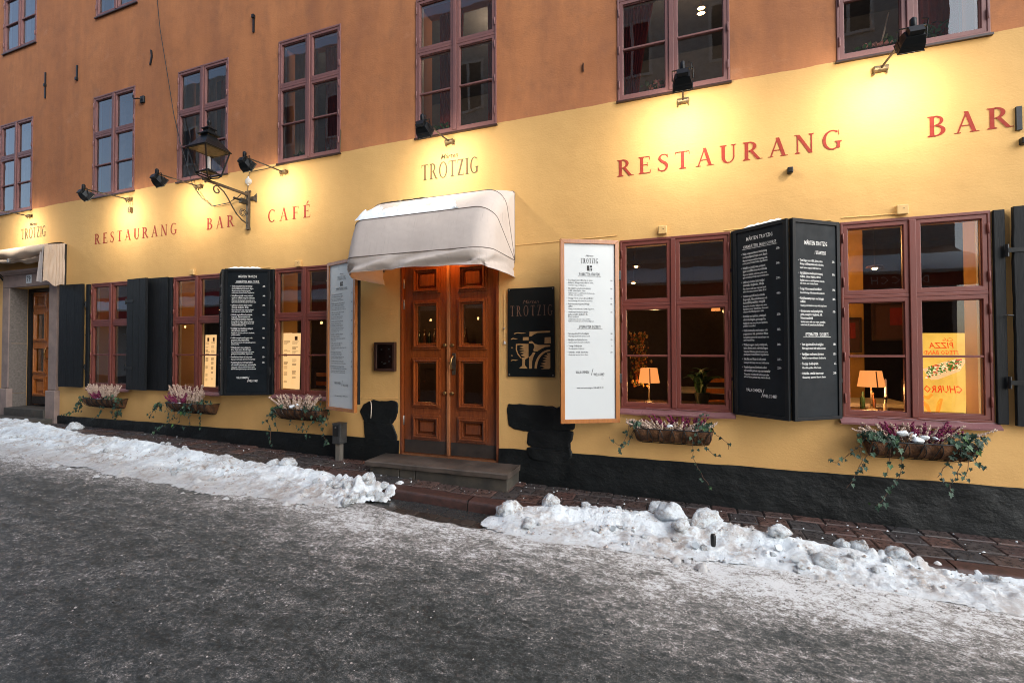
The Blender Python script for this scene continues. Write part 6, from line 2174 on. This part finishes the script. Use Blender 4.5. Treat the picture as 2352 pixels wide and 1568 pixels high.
for k in range(30):
    o = bpy.data.objects.new('leaf', bme)
    COL.objects.link(o)
    o.parent = pp
    L = random.uniform(0.16, 0.30)
    o.location = (random.gauss(0, .02), random.gauss(0, .02), 0.11)
    o.rotation_euler = (random.uniform(0.35, 1.15), random.gauss(0, .2), k * 2.4)
    o.scale = (L * .8, L, L)
for x0, x1, z0, z1, y, lab in ((-5.375, -5.215, 1.06, 1.850, 0.12, 'glowing menu sheet, left half, hanging in the third ground-floor window'), (-5.21, -5.045, 1.055, 1.845, 0.11, 'glowing menu sheet, right half, hanging in the third ground-floor window'), (-6.965, -6.835, 1.03, 1.845, 0.13, 'tall glowing menu sheet at the left of the second ground-floor window'), (-6.815, -6.695, 1.03, 1.845, 0.11, 'tall glowing menu sheet at the right of the second ground-floor window')):
    m = thing('menu_sheet', lab, 'menu sheet', ((x0 + x1) / 2, y, (z0 + z1) / 2), 0, 'back-lit menu sheets in the windows')
    w, h = (x1 - x0) / 2, (z1 - z0) / 2
    rws = [[(-w + 2 * w * i / 8 - 0.02 * s, 0.012 * math.sin(i * .8) * s, h - 2 * h * s) for i in range(9)] for s in (0, .25, .5, .75, 1)]
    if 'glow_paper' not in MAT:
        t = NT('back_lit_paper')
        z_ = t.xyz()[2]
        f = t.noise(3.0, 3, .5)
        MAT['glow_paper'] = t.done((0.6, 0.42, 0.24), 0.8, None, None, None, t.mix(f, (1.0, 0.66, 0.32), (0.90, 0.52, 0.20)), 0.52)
    obj('paper', Geo().sheet(rws), MAT['glow_paper'], m, smooth=True)
    g = Geo()
    z = h - 0.12
    if 'left half' not in lab:
        g.box(-w * .3, w * .3, -0.004, -0.002, h - 0.10, h - 0.045)
    while z > -h + 0.1:
        for k in range(random.choice((2, 3, 3, 4))):
            ww = random.uniform(.4, .85) * w
            g.box(-w * .85, -w * .85 + 1.7 * ww, -0.004, -0.003, z, z + .006)
            z -= 0.015
        z -= random.choice((.02, .03, .07))
    obj('print', g, MAT['shade_band'], m, kind='stuff')
# glowing panel imitating a lit sign's reflection in the pane, its words reversed
po = thing('reflected_poster', 'glowing panel behind the right-hand window, imitating a reflected yellow food poster with reversed red words', 'poster', (2.285, 0.42, 1.38))
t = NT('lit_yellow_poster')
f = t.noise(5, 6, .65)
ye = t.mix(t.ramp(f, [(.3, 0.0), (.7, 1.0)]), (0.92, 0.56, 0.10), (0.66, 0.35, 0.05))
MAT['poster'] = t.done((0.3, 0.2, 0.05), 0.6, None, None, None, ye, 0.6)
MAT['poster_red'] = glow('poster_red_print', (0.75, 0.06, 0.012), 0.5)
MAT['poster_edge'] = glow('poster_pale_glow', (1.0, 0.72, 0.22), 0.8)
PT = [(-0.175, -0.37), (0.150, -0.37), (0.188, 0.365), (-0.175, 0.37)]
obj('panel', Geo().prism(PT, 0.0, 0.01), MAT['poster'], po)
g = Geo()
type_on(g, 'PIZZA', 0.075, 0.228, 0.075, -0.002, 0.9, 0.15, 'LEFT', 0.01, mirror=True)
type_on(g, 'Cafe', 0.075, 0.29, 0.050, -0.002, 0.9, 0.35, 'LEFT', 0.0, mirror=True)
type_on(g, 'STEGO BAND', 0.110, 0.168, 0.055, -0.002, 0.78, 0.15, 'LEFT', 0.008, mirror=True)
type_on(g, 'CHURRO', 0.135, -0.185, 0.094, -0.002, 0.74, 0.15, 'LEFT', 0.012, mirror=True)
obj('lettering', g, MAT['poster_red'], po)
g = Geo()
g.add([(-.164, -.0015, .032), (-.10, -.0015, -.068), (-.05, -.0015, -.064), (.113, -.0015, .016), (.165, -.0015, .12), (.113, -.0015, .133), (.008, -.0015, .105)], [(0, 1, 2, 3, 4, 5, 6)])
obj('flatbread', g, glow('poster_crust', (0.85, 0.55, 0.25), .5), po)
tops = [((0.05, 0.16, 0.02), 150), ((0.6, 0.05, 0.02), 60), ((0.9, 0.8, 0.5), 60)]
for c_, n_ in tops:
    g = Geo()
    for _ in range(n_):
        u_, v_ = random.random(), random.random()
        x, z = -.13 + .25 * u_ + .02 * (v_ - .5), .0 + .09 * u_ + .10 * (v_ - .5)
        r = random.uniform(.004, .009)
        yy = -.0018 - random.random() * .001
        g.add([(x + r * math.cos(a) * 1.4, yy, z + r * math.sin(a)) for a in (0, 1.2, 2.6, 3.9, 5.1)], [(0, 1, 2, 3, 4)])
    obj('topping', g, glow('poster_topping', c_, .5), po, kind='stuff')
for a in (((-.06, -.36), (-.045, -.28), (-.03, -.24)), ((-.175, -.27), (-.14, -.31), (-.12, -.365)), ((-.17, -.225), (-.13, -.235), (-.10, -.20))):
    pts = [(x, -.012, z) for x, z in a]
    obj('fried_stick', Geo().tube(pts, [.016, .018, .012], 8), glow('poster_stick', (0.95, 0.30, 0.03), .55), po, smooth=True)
# pictures and lamps deeper inside
for x0, x1, z0, z1, lab in ((1.62, 2.02, 1.56, 1.98, 'small framed picture with a red patch on the ochre wall inside'), (2.12, 2.52, 1.70, 2.15, 'larger framed picture on the ochre wall, above the yellow poster')):
    p = thing('framed_picture', lab, 'picture', ((x0 + x1) / 2, 1.64, (z0 + z1) / 2), 0, 'framed pictures inside')
    w, h = (x1 - x0) / 2, (z1 - z0) / 2
    obj('picture_frame', Geo().frame(-w, w, -h, h, 0.02, -0.012, 0.015), MAT['dark_case'], p)
    obj('print', Geo().box(-w + .02, w - .02, 0, 0.01, -h + .02, h - .02), MAT['case_back'], p)
    obj('print_patch', Geo().box(-w * .1, w * .7, -0.003, -0.001, -h * .2, h * .7), MAT['curtain_red'], p)
for x, y, z, lab in ((-0.62, 2.0, 2.83, 'upper of two glowing ceiling lamps seen in the window with the potted plant'), (-0.68, 2.2, 2.62, 'lower of two glowing ceiling lamps seen in the window with the potted plant'), (2.05, 1.3, 2.52, 'ceiling lamp seen in the right-hand window')):
    p = thing('ceiling_lamp', lab, 'lamp', (x, y, z), 0, 'ceiling lamps inside')
    obj('bulb', Geo().ball((0, 0, 0), 0.03), MAT['bulb'], p, smooth=True)
    obj('cord', Geo().tube([(0, 0, .02), (0, 0, 3.25 - z)], 0.004, 5), MAT['iron'], p)
    obj('lamp_ring', Geo().lathe([(.07, .02), (.085, .0), (.07, -.01)], n=16), MAT['brass'], p)
WH = ('first', 'second', 'third')
for k, (x, y, z) in enumerate(((-9.6, 2.4, 2.5), (-9.1, 2.9, 2.35), (-8.8, 2.0, 2.55), (-7.9, 2.6, 2.4), (-7.3, 2.1, 2.55), (-5.9, 2.7, 2.35), (-5.5, 2.2, 2.5), (-5.0, 2.9, 2.4), (-4.6, 2.3, 2.3), (-0.9, 3.0, 2.45), (0.2, 3.2, 2.4), (1.0, 1.3, 2.7), (1.25, 1.25, 2.62), (1.5, 1.35, 2.72))):
    p = thing('pendant_bulb', 'small glowing bulb hanging inside, seen through the %s' % ('first to third ground-floor windows' if x < -3 else ('window with the potted plant' if x < .5 else 'upper left panes of the right-hand window')), 'lamp', (x, y, z), 0, 'small bulbs hanging inside')
    obj('bulb', Geo().ball((0, 0, 0), 0.022, 6, 5), MAT['bulb'], p, smooth=True)
    obj('cord', Geo().tube([(0, 0, .02), (0, 0, 3.25 - z)], 0.003, 4), MAT['iron'], p)
for x, y, lab in ((0.35, 2.2, 'pale table far inside, behind the potted plant window'), (-5.2, 1.6, 'pale topped table inside the third ground-floor window'), (1.75, 1.1, 'table inside the right-hand window')):
    t_ = thing('dining_table', lab, 'table', (x, y, 0.30))
    obj('table_top', Geo().box(-.45, .45, -.35, .35, .70, .74), MAT['table_top'], t_)
    obj('leg', Geo().lathe([(.2, 0), (.03, .04), (.03, .70)], n=10), MAT['iron'], t_)
dg = thing('reflected_goods', 'orange and green garland imitating shop goods reflected in the left panes', 'cluster', (-0.44, 0.52, 1.5))  # coloured balls standing in for a shop display mirrored in the glass
for c_, n_ in (((0.5, 0.16, 0.02), 120), ((0.10, 0.12, 0.02), 110), ((0.55, 0.33, 0.08), 90), ((0.06, 0.04, 0.02), 60)):
    q = Geo()
    for _ in range(n_):
        q.ball((random.gauss(-.02, .05), random.gauss(0, .04), random.uniform(-.32, .30)), (random.uniform(.006, .016), .01, random.uniform(.008, .02)), 6, 4)
    obj('goods_specks', q, simple('goods_speck', c_, .8), dg, kind='stuff')
ld = bpy.data.lights.new('display_bulb', 'POINT')
ld.energy, ld.color, ld.shadow_soft_size = 4.5, (1.0, 0.6, 0.25), 0.04
lo = bpy.data.objects.new('display_bulb', ld)
COL.objects.link(lo)
lo.location = (-0.30, 0.75, 1.95)
ld = bpy.data.lights.new('ceiling_glow', 'POINT')
ld.energy, ld.color, ld.shadow_soft_size = 13, (1.0, 0.52, 0.16), 0.1
lo = bpy.data.objects.new('ceiling_glow', ld)
COL.objects.link(lo)
lo.location = (1.35, 1.2, 2.7)
for x in (-4.6, -6.8):
    ld = bpy.data.lights.new('ceiling_glow', 'POINT')
    ld.energy, ld.color, ld.shadow_soft_size = 13, (1.0, 0.5, 0.16), 0.1
    lo = bpy.data.objects.new('ceiling_glow', ld)
    COL.objects.link(lo)
    lo.location = (x, 1.8, 2.9)


# chairs, bottles and glasses
def chair(x, y, rz, label):
    c = thing('dining_chair', label, 'chair', (x, y, 0.30), rz, 'chairs inside the restaurant')
    obj('seat', Geo().box(-.2, .2, -.2, .2, .44, .48), MAT['dark_case'], c, bevel=.01)
    for sx in (-.18, .18):
        for sy in (-.18, .18):
            obj('leg', Geo().box(sx - .018, sx + .018, sy - .018, sy + .018, 0, .44), MAT['dark_case'], c)
    for sx in (-.18, .18):
        obj('back_post', Geo().box(sx - .018, sx + .018, .165, .195, .48, .95), MAT['dark_case'], c)
    for z in (.60, .74, .88):
        obj('back_slat', Geo().box(-.16, .16, .17, .19, z, z + .06), MAT['old_door'], c)
    return c


chair(1.35, 0.95, 0.4, 'wooden chair at the table inside, left of the lit lamp in the right-hand window')
chair(2.3, 1.35, -1.2, 'wooden chair behind the yellow poster')
chair(-5.4, 1.15, 3.0, 'wooden chair inside the third ground-floor window')
chair(0.35, 1.65, 3.2, 'wooden chair behind the potted plant')


def bottle(x, y, z, h, mat, label):
    b = thing('bottle', label, 'bottle', (x, y, z), 0, 'bottles and glasses on the inner shelves')
    r = h * .13
    obj('glass_body', Geo().lathe([(r, 0), (r, h * .58), (r * .42, h * .74), (r * .38, h * .98)], n=12), mat, b, smooth=50)
    obj('cork', Geo().lathe([(r * .4, h * .98), (r * .36, h)], n=8), MAT['brass'], b)


DKG = simple('dark_green_bottle_glass', (0.012, 0.03, 0.014), 0.12)
AMB = simple('amber_bottle_glass', (0.10, 0.035, 0.008), 0.12)
bottle(1.66, 0.46, 1.018, .17, DKG, 'small dark bottle standing behind the lit table lamp, left one')
bottle(1.76, 0.50, 1.018, .15, AMB, 'small amber bottle standing behind the lit table lamp, right one')
bottle(1.79, 0.30, 1.018, .11, MAT['petal_white'], 'little pale bottle at the foot of the candle')
bottle(-8.92, 0.28, 1.018, .12, simple('teal_bottle', (0.05, 0.25, 0.28), .3), 'small teal bottle on the inner shelf of the first ground-floor window')
for k in range(14):
    xx = -5.7 + .12 * k
    bottle(xx, 3.55, 1.75, random.uniform(.24, .31), (DKG, AMB)[k % 2], 'bottle in the row on the back shelf behind the third ground-floor window')
tag(obj('wall_shelf', Geo().box(-5.9, -4.0, 3.42, 3.75, 1.71, 1.75), MAT['old_door']), 'long wooden bottle shelf on the back wall', 'shelf')
for x, z, lab in ((-4.35, 2.25, 'wall lamp glowing on the back wall behind the third ground-floor window'), (-7.4, 2.25, 'wall lamp glowing on the back wall behind the second ground-floor window'), (0.55, 2.2, 'wall lamp glowing far behind the potted plant')):
    s_ = thing('wall_lamp', lab, 'lamp', (x, 3.74, z), 0, 'wall lamps inside')
    obj('bracket', Geo().tube([(0, 0, 0), (0, -.10, 0), (0, -.12, .06)], .008, 6), MAT['brass'], s_)
    obj('lamp_shade', Geo().lathe([(.075, .06), (.05, .18)], (0, -.12, 0), 14), MAT['shade'], s_, smooth=60)


p = thing('wall_lamp', 'pair of small warm lights high in the window with the silvery basket', 'lamp', (0.28, 1.6, 6.15))
for dz_ in (0.0, -0.07):
    obj('bulb', Geo().ball((0, 0, dz_), (0.05, .03, .014), 8, 6), MAT['bulb'], p, smooth=True)
obj('bracket', Geo().tube([(0, 0.02, 0.02), (0, .06, .2), (0, .06, .3)], .006, 5), MAT['brass'], p)
for x, e_ in ((-4.8, 9), (-2.5, 9), (0.0, 9), (2.0, 7)):  # unseen fill lights added so the first-floor curtains show
    ld = bpy.data.lights.new('upper_room_fill', 'POINT')
    ld.energy, ld.color, ld.shadow_soft_size = e_, (1.0, 0.72, 0.45), 0.1
    lo = bpy.data.objects.new('upper_room_fill', ld)
    COL.objects.link(lo)
    lo.location = (x, 1.2, 6.1)


# curtains and sill plants of the first floor
def curtain(x0, x1, z0, z1, y, mat, label, gather=0.0):
    rws = []
    for j in range(13):
        s = j / 12
        k = 1 - gather * smooth(0.0, 1.0, s)
        rws.append([((x0 if gather >= 0 else x1) + (x1 - x0) * (i / 30) * (k if gather >= 0 else 1) + (0 if gather >= 0 else -(x1 - x0) * (1 - (1 + gather * s)) * 0) , y + 0.02 * math.sin(i * 1.7 + s) , z1 + (z0 - z1) * s) for i in range(31)])
    tag(obj('curtain', Geo().sheet(rws), MAT[mat], smooth=True), label, 'curtain', 'curtains behind the upper windows')


for i, (xa, xb, mt, lab) in enumerate(((0.04, 1.05, 'curtain_grey', 'pale sheer curtain in the leftmost first-floor window'), (0.04, 1.05, 'curtain_grey', 'pale sheer curtain in the first-floor window second from the left'))):
    curtain(UW[i] + xa, UW[i] + xb, 4.29, 5.95, 0.22, mt, lab)
curtain(UW[2] + .04, UW[2] + .50, 4.29, 5.95, .25, 'curtain_brown', 'brownish sheer curtain, left half of the window behind the lantern')
curtain(UW[2] + .60, UW[2] + 1.05, 4.29, 5.95, .25, 'curtain_red', 'dark red curtain, right half of the window behind the lantern', 0.2)
curtain(UW[3] + .04, UW[3] + .46, 4.29, 5.95, .25, 'curtain_brown', 'brownish sheer curtain in the fourth first-floor window')
curtain(UW[3] + .56, UW[3] + .86, 4.29, 5.95, .30, 'curtain_red', 'dark red curtain in the fourth first-floor window', 0.3)
curtain(UW[4] + .18, UW[4] + .52, 4.29, 5.95, .28, 'curtain_red', 'dark red curtain, left side of the window above the doorway lettering', 0.3)
curtain(UW[4] + .86, UW[4] + 1.06, 4.29, 5.95, .28, 'curtain_red', 'dark red curtain, right side of the window above the doorway lettering')
curtain(UW[5] + .04, UW[5] + .40, 4.29, 5.95, .32, 'curtain_red', 'dark red curtain, left side of the window with the metal basket', 0.6)
curtain(UW[5] + .74, UW[5] + 1.05, 4.29, 5.95, .32, 'curtain_red', 'dark red curtain, right side of the window with the metal basket', -0.1)
curtain(UW[6] + .62, UW[6] + 1.05, 4.29, 5.95, .34, 'curtain_red', 'dark red curtain in the first-floor window at the right edge')
for k, x in enumerate(TW):
    curtain(x + .04, x + 1.05, 7.42, 9.1, .2, 'curtain_grey', 'pale sheer curtain in second-floor window %s' % ('at the far left', 'cut by the top edge of the photo', 'above the photo')[k])


def sill_plant(x, label, n, h, spread, mat='plant_green', bloom=None, nb=0):
    r_ = thing('sill_plant', label, 'plant', (x, 0.24, 4.285), 0, 'plants on the first-floor sills')
    obj('pot', Geo().lathe([(.04, 0), (.05, .07), (.045, .07)], n=12), MAT['terracotta'], r_)
    q = Geo()
    for _ in range(n):
        c = Vector((random.gauss(0, spread), random.gauss(0, .03), .07 + h * random.random()))
        a = Vector((random.gauss(0, 1), -abs(random.gauss(.6, .5)), random.gauss(.3, .6))).normalized()
        b = a.cross(Vector((random.gauss(0, 1), random.gauss(0, 1), random.gauss(0, 1)))).normalized()
        c2 = a.cross(b)
        s = random.uniform(.018, .034)
        q.add([c + b * s, c + c2 * s * .8, c - b * s, c - c2 * s * .8], [(0, 1, 2, 3)])
    for _ in range(5):
        q.tube([(0, 0, .06), (random.gauss(0, spread * .6), 0, .06 + h * .8)], .003, 4)
    obj('foliage', q, MAT[mat], r_, kind='stuff')
    if bloom:
        q = Geo()
        for _ in range(nb):
            c = Vector((random.gauss(spread * .6, spread * .8), -.02, h * random.uniform(.9, 1.6)))
            q.tube([(0, 0, .05), c * .7 + Vector((0, 0, .05)), c], .002, 4)
            for k in range(5):
                a = k * 1.256
                q.ball((c.x + .014 * math.cos(a), c.y, c.z + .014 * math.sin(a)), (.013, .006, .013), 6, 4)
        obj('blossom', q, MAT[bloom], r_, kind='stuff')


sill_plant(-5.17, 'small green plant at the left of the fourth first-floor window', 60, .12, .07)
sill_plant(-2.88, 'round-leaved green plant behind the floodlight over the doorway', 70, .14, .06)
sill_plant(-2.42, 'white orchid on the sill over the doorway lettering', 14, .08, .04, bloom='petal_white', nb=6)
sill_plant(-0.24, 'green plant with pink flowers left of the floodlight in front of the window', 90, .16, .07, bloom='petal_pink', nb=8)
sill_plant(1.70, 'green plant with pink flowers at the left of the rightmost first-floor window', 70, .12, .07, bloom='petal_pink', nb=7)
sill_plant(1.92, 'dark leafy plant in the middle of the rightmost first-floor window', 80, .16, .06)
sill_plant(2.14, 'dark leafy plant behind the white basket', 110, .22, .10)
for x, w, h, mt, lab in ((2.27, .10, .085, 'wicker', 'white wicker basket on the sill of the rightmost first-floor window'), (0.25, .095, .08, 'steel', 'silvery basket on the sill right of the floodlight')):
    tag(obj('basket', Geo().lathe([(w * .8, 0), (w * 1.0, h * .4), (w, h * .9), (w * .95, h), (w * .85, h)], (x, 0.22, 4.285), 18), MAT[mt], smooth=60), lab, 'basket', 'baskets on the sills')
q = Geo().ball((0, 0, .05), (.06, .04, .05), 10, 7).ball((-.03, 0, .13), (.03, .03, .04), 10, 7).tube([(-.04, 0, .15), (-.06, -.01, .22)], [.012, .004], 6).tube([(-.02, 0, .15), (-.02, -.01, .23)], [.012, .004], 6).tube([(.03, 0, .08), (.08, 0, .13), (.06, 0, .17)], [.02, .015, .006], 6)
o = obj('figurine', q, MAT['grey_stone'], smooth=True)
o.location = (-4.66, 0.24, 4.285)
tag(o, 'mottled grey animal figurine at the right of the fourth first-floor window', 'figurine')
tag(obj('thin_stick', Geo().tube([(1.775, .22, 4.285), (1.775, .22, 4.45), (1.80, .22, 4.55), (1.84, .22, 4.74)], [.004, .004, .007, .005], 6), MAT['petal_white']), 'thin pale bent stick standing in the rightmost first-floor window', 'stick')

# ------------------------------------------------------------------ the other side of the street (seen only as reflections)
op = thing('opposite_building', 'grey-beige house across the street, mirrored in the window panes', 'building', (0, -9.3, 0))
m_op = simple('grey_beige_plaster', (0.56, 0.53, 0.49), .9, bump=.2)
q = Geo()
q.box(-24, 6.3, -6, 0, -1, 13.5)
obj('shopfront', Geo().box(-23.9, 6.2, 0.001, 0.03, -0.3, 3.0), MAT['dark_door'], op)
obj('wall', q, m_op, op)
for k in range(10):
    x = -21.2 + 2.75 * k
    for z in (4.6, 7.2, 9.8):
        W = obj('window', Geo().frame(x, x + 1.2, z, z + 1.7, .09, 0.0, .05).box(x + .56, x + .64, .0, .045, z + .05, z + 1.65), MAT['inner_white'], op)
        obj('pane', Geo().box(x + .05, x + 1.15, .005, .02, z + .05, z + 1.65), MAT['dark_door'], W)
for k in range(6):
    x = -22.4 + 4.6 * k
    W = obj('shop_window', Geo().frame(x, x + 3.1, .55, 2.75, .08, 0.0, .06), MAT['dark_case'], op)
    obj('pane', Geo().box(x + .06, x + 3.05, .032, .04, .6, 2.7), MAT['dark_door'], W)
    for j in range(3):
        obj('bulb', Geo().ball((x + .5 + j * .9, .5, 2.62 + .08 * (j % 2)), .045, 8, 6), MAT['bulb'], op, smooth=True)
low = thing('far_building', 'lower house further along the street', 'building', (0, -9.3, 0))
obj('wall', Geo().box(-70, -24.05, -6, -0.02, -1, 6.0), m_op, low)
m_red = simple('dark_red_awning_cloth', (0.50, 0.03, 0.035), .8)
m_tan = simple('tan_awning_cloth', (0.42, 0.27, 0.18), .8)
m_brown = simple('red_brown_valance', (0.36, 0.075, 0.045), .8)
for x0, x1, mc, mv, lab in ((-28.0, -8.5, m_red, m_red, 'long dark red awning across the street, mirrored in the left-hand panes'), (-2.0, 6.2, m_tan, m_brown, 'tan awning with a red-brown valance across the street, mirrored in the right-hand panes')):
    a = thing('shop_awning', lab, 'awning', (0, -9.28, 0), 0, 'awnings across the street')
    n = 30
    obj('awning_cloth', Geo().sheet([[(x0 + (x1 - x0) * i / n, y, z) for i in range(n + 1)] for y, z in ((0.0, 4.15), (0.8, 3.75), (1.65, 3.36))]), mc, a)
    obj('valance', Geo().sheet([[(x0 + (x1 - x0) * i / n, y, z) for i in range(n + 1)] for y, z in ((1.655, 3.36), (1.66, 2.98))]), mv, a)
    obj('front_bar', Geo().box(x0, x1, 1.62, 1.69, 3.30, 3.36), MAT['plastic_white'], a)
    tag(obj('snow_patch', Geo().sheet([[(x0 + (x1 - x0) * i / 60, y, z + (.05 + .03 * fbm(i * .5, y, 1)) * (0 if k in (0, 5) else 1)) for i in range(61)] for k, (y, z) in enumerate(((-8.6, 3.83), (-8.5, 3.81), (-8.2, 3.67), (-7.9, 3.53), (-7.7, 3.42), (-7.62, 3.37)))]), MAT['snow_clean'], smooth=True), 'snow lying on the awning across the street' + (' on the left' if x0 < -20 else ' on the right'), 'snow', kind='stuff')
g = Geo()
for ch, x in (('D', 5.05), ('C', 4.50), ('C', 4.30), ('H', 4.10)):
    type_on(g, ch, x, 3.07, .26, -7.612, .9, 0, 'CENTER', mirror=True)
tag(obj('valance_lettering', g, MAT['chalk']), 'white letters on the valance across the street, mirrored in the right-hand window', 'lettering')
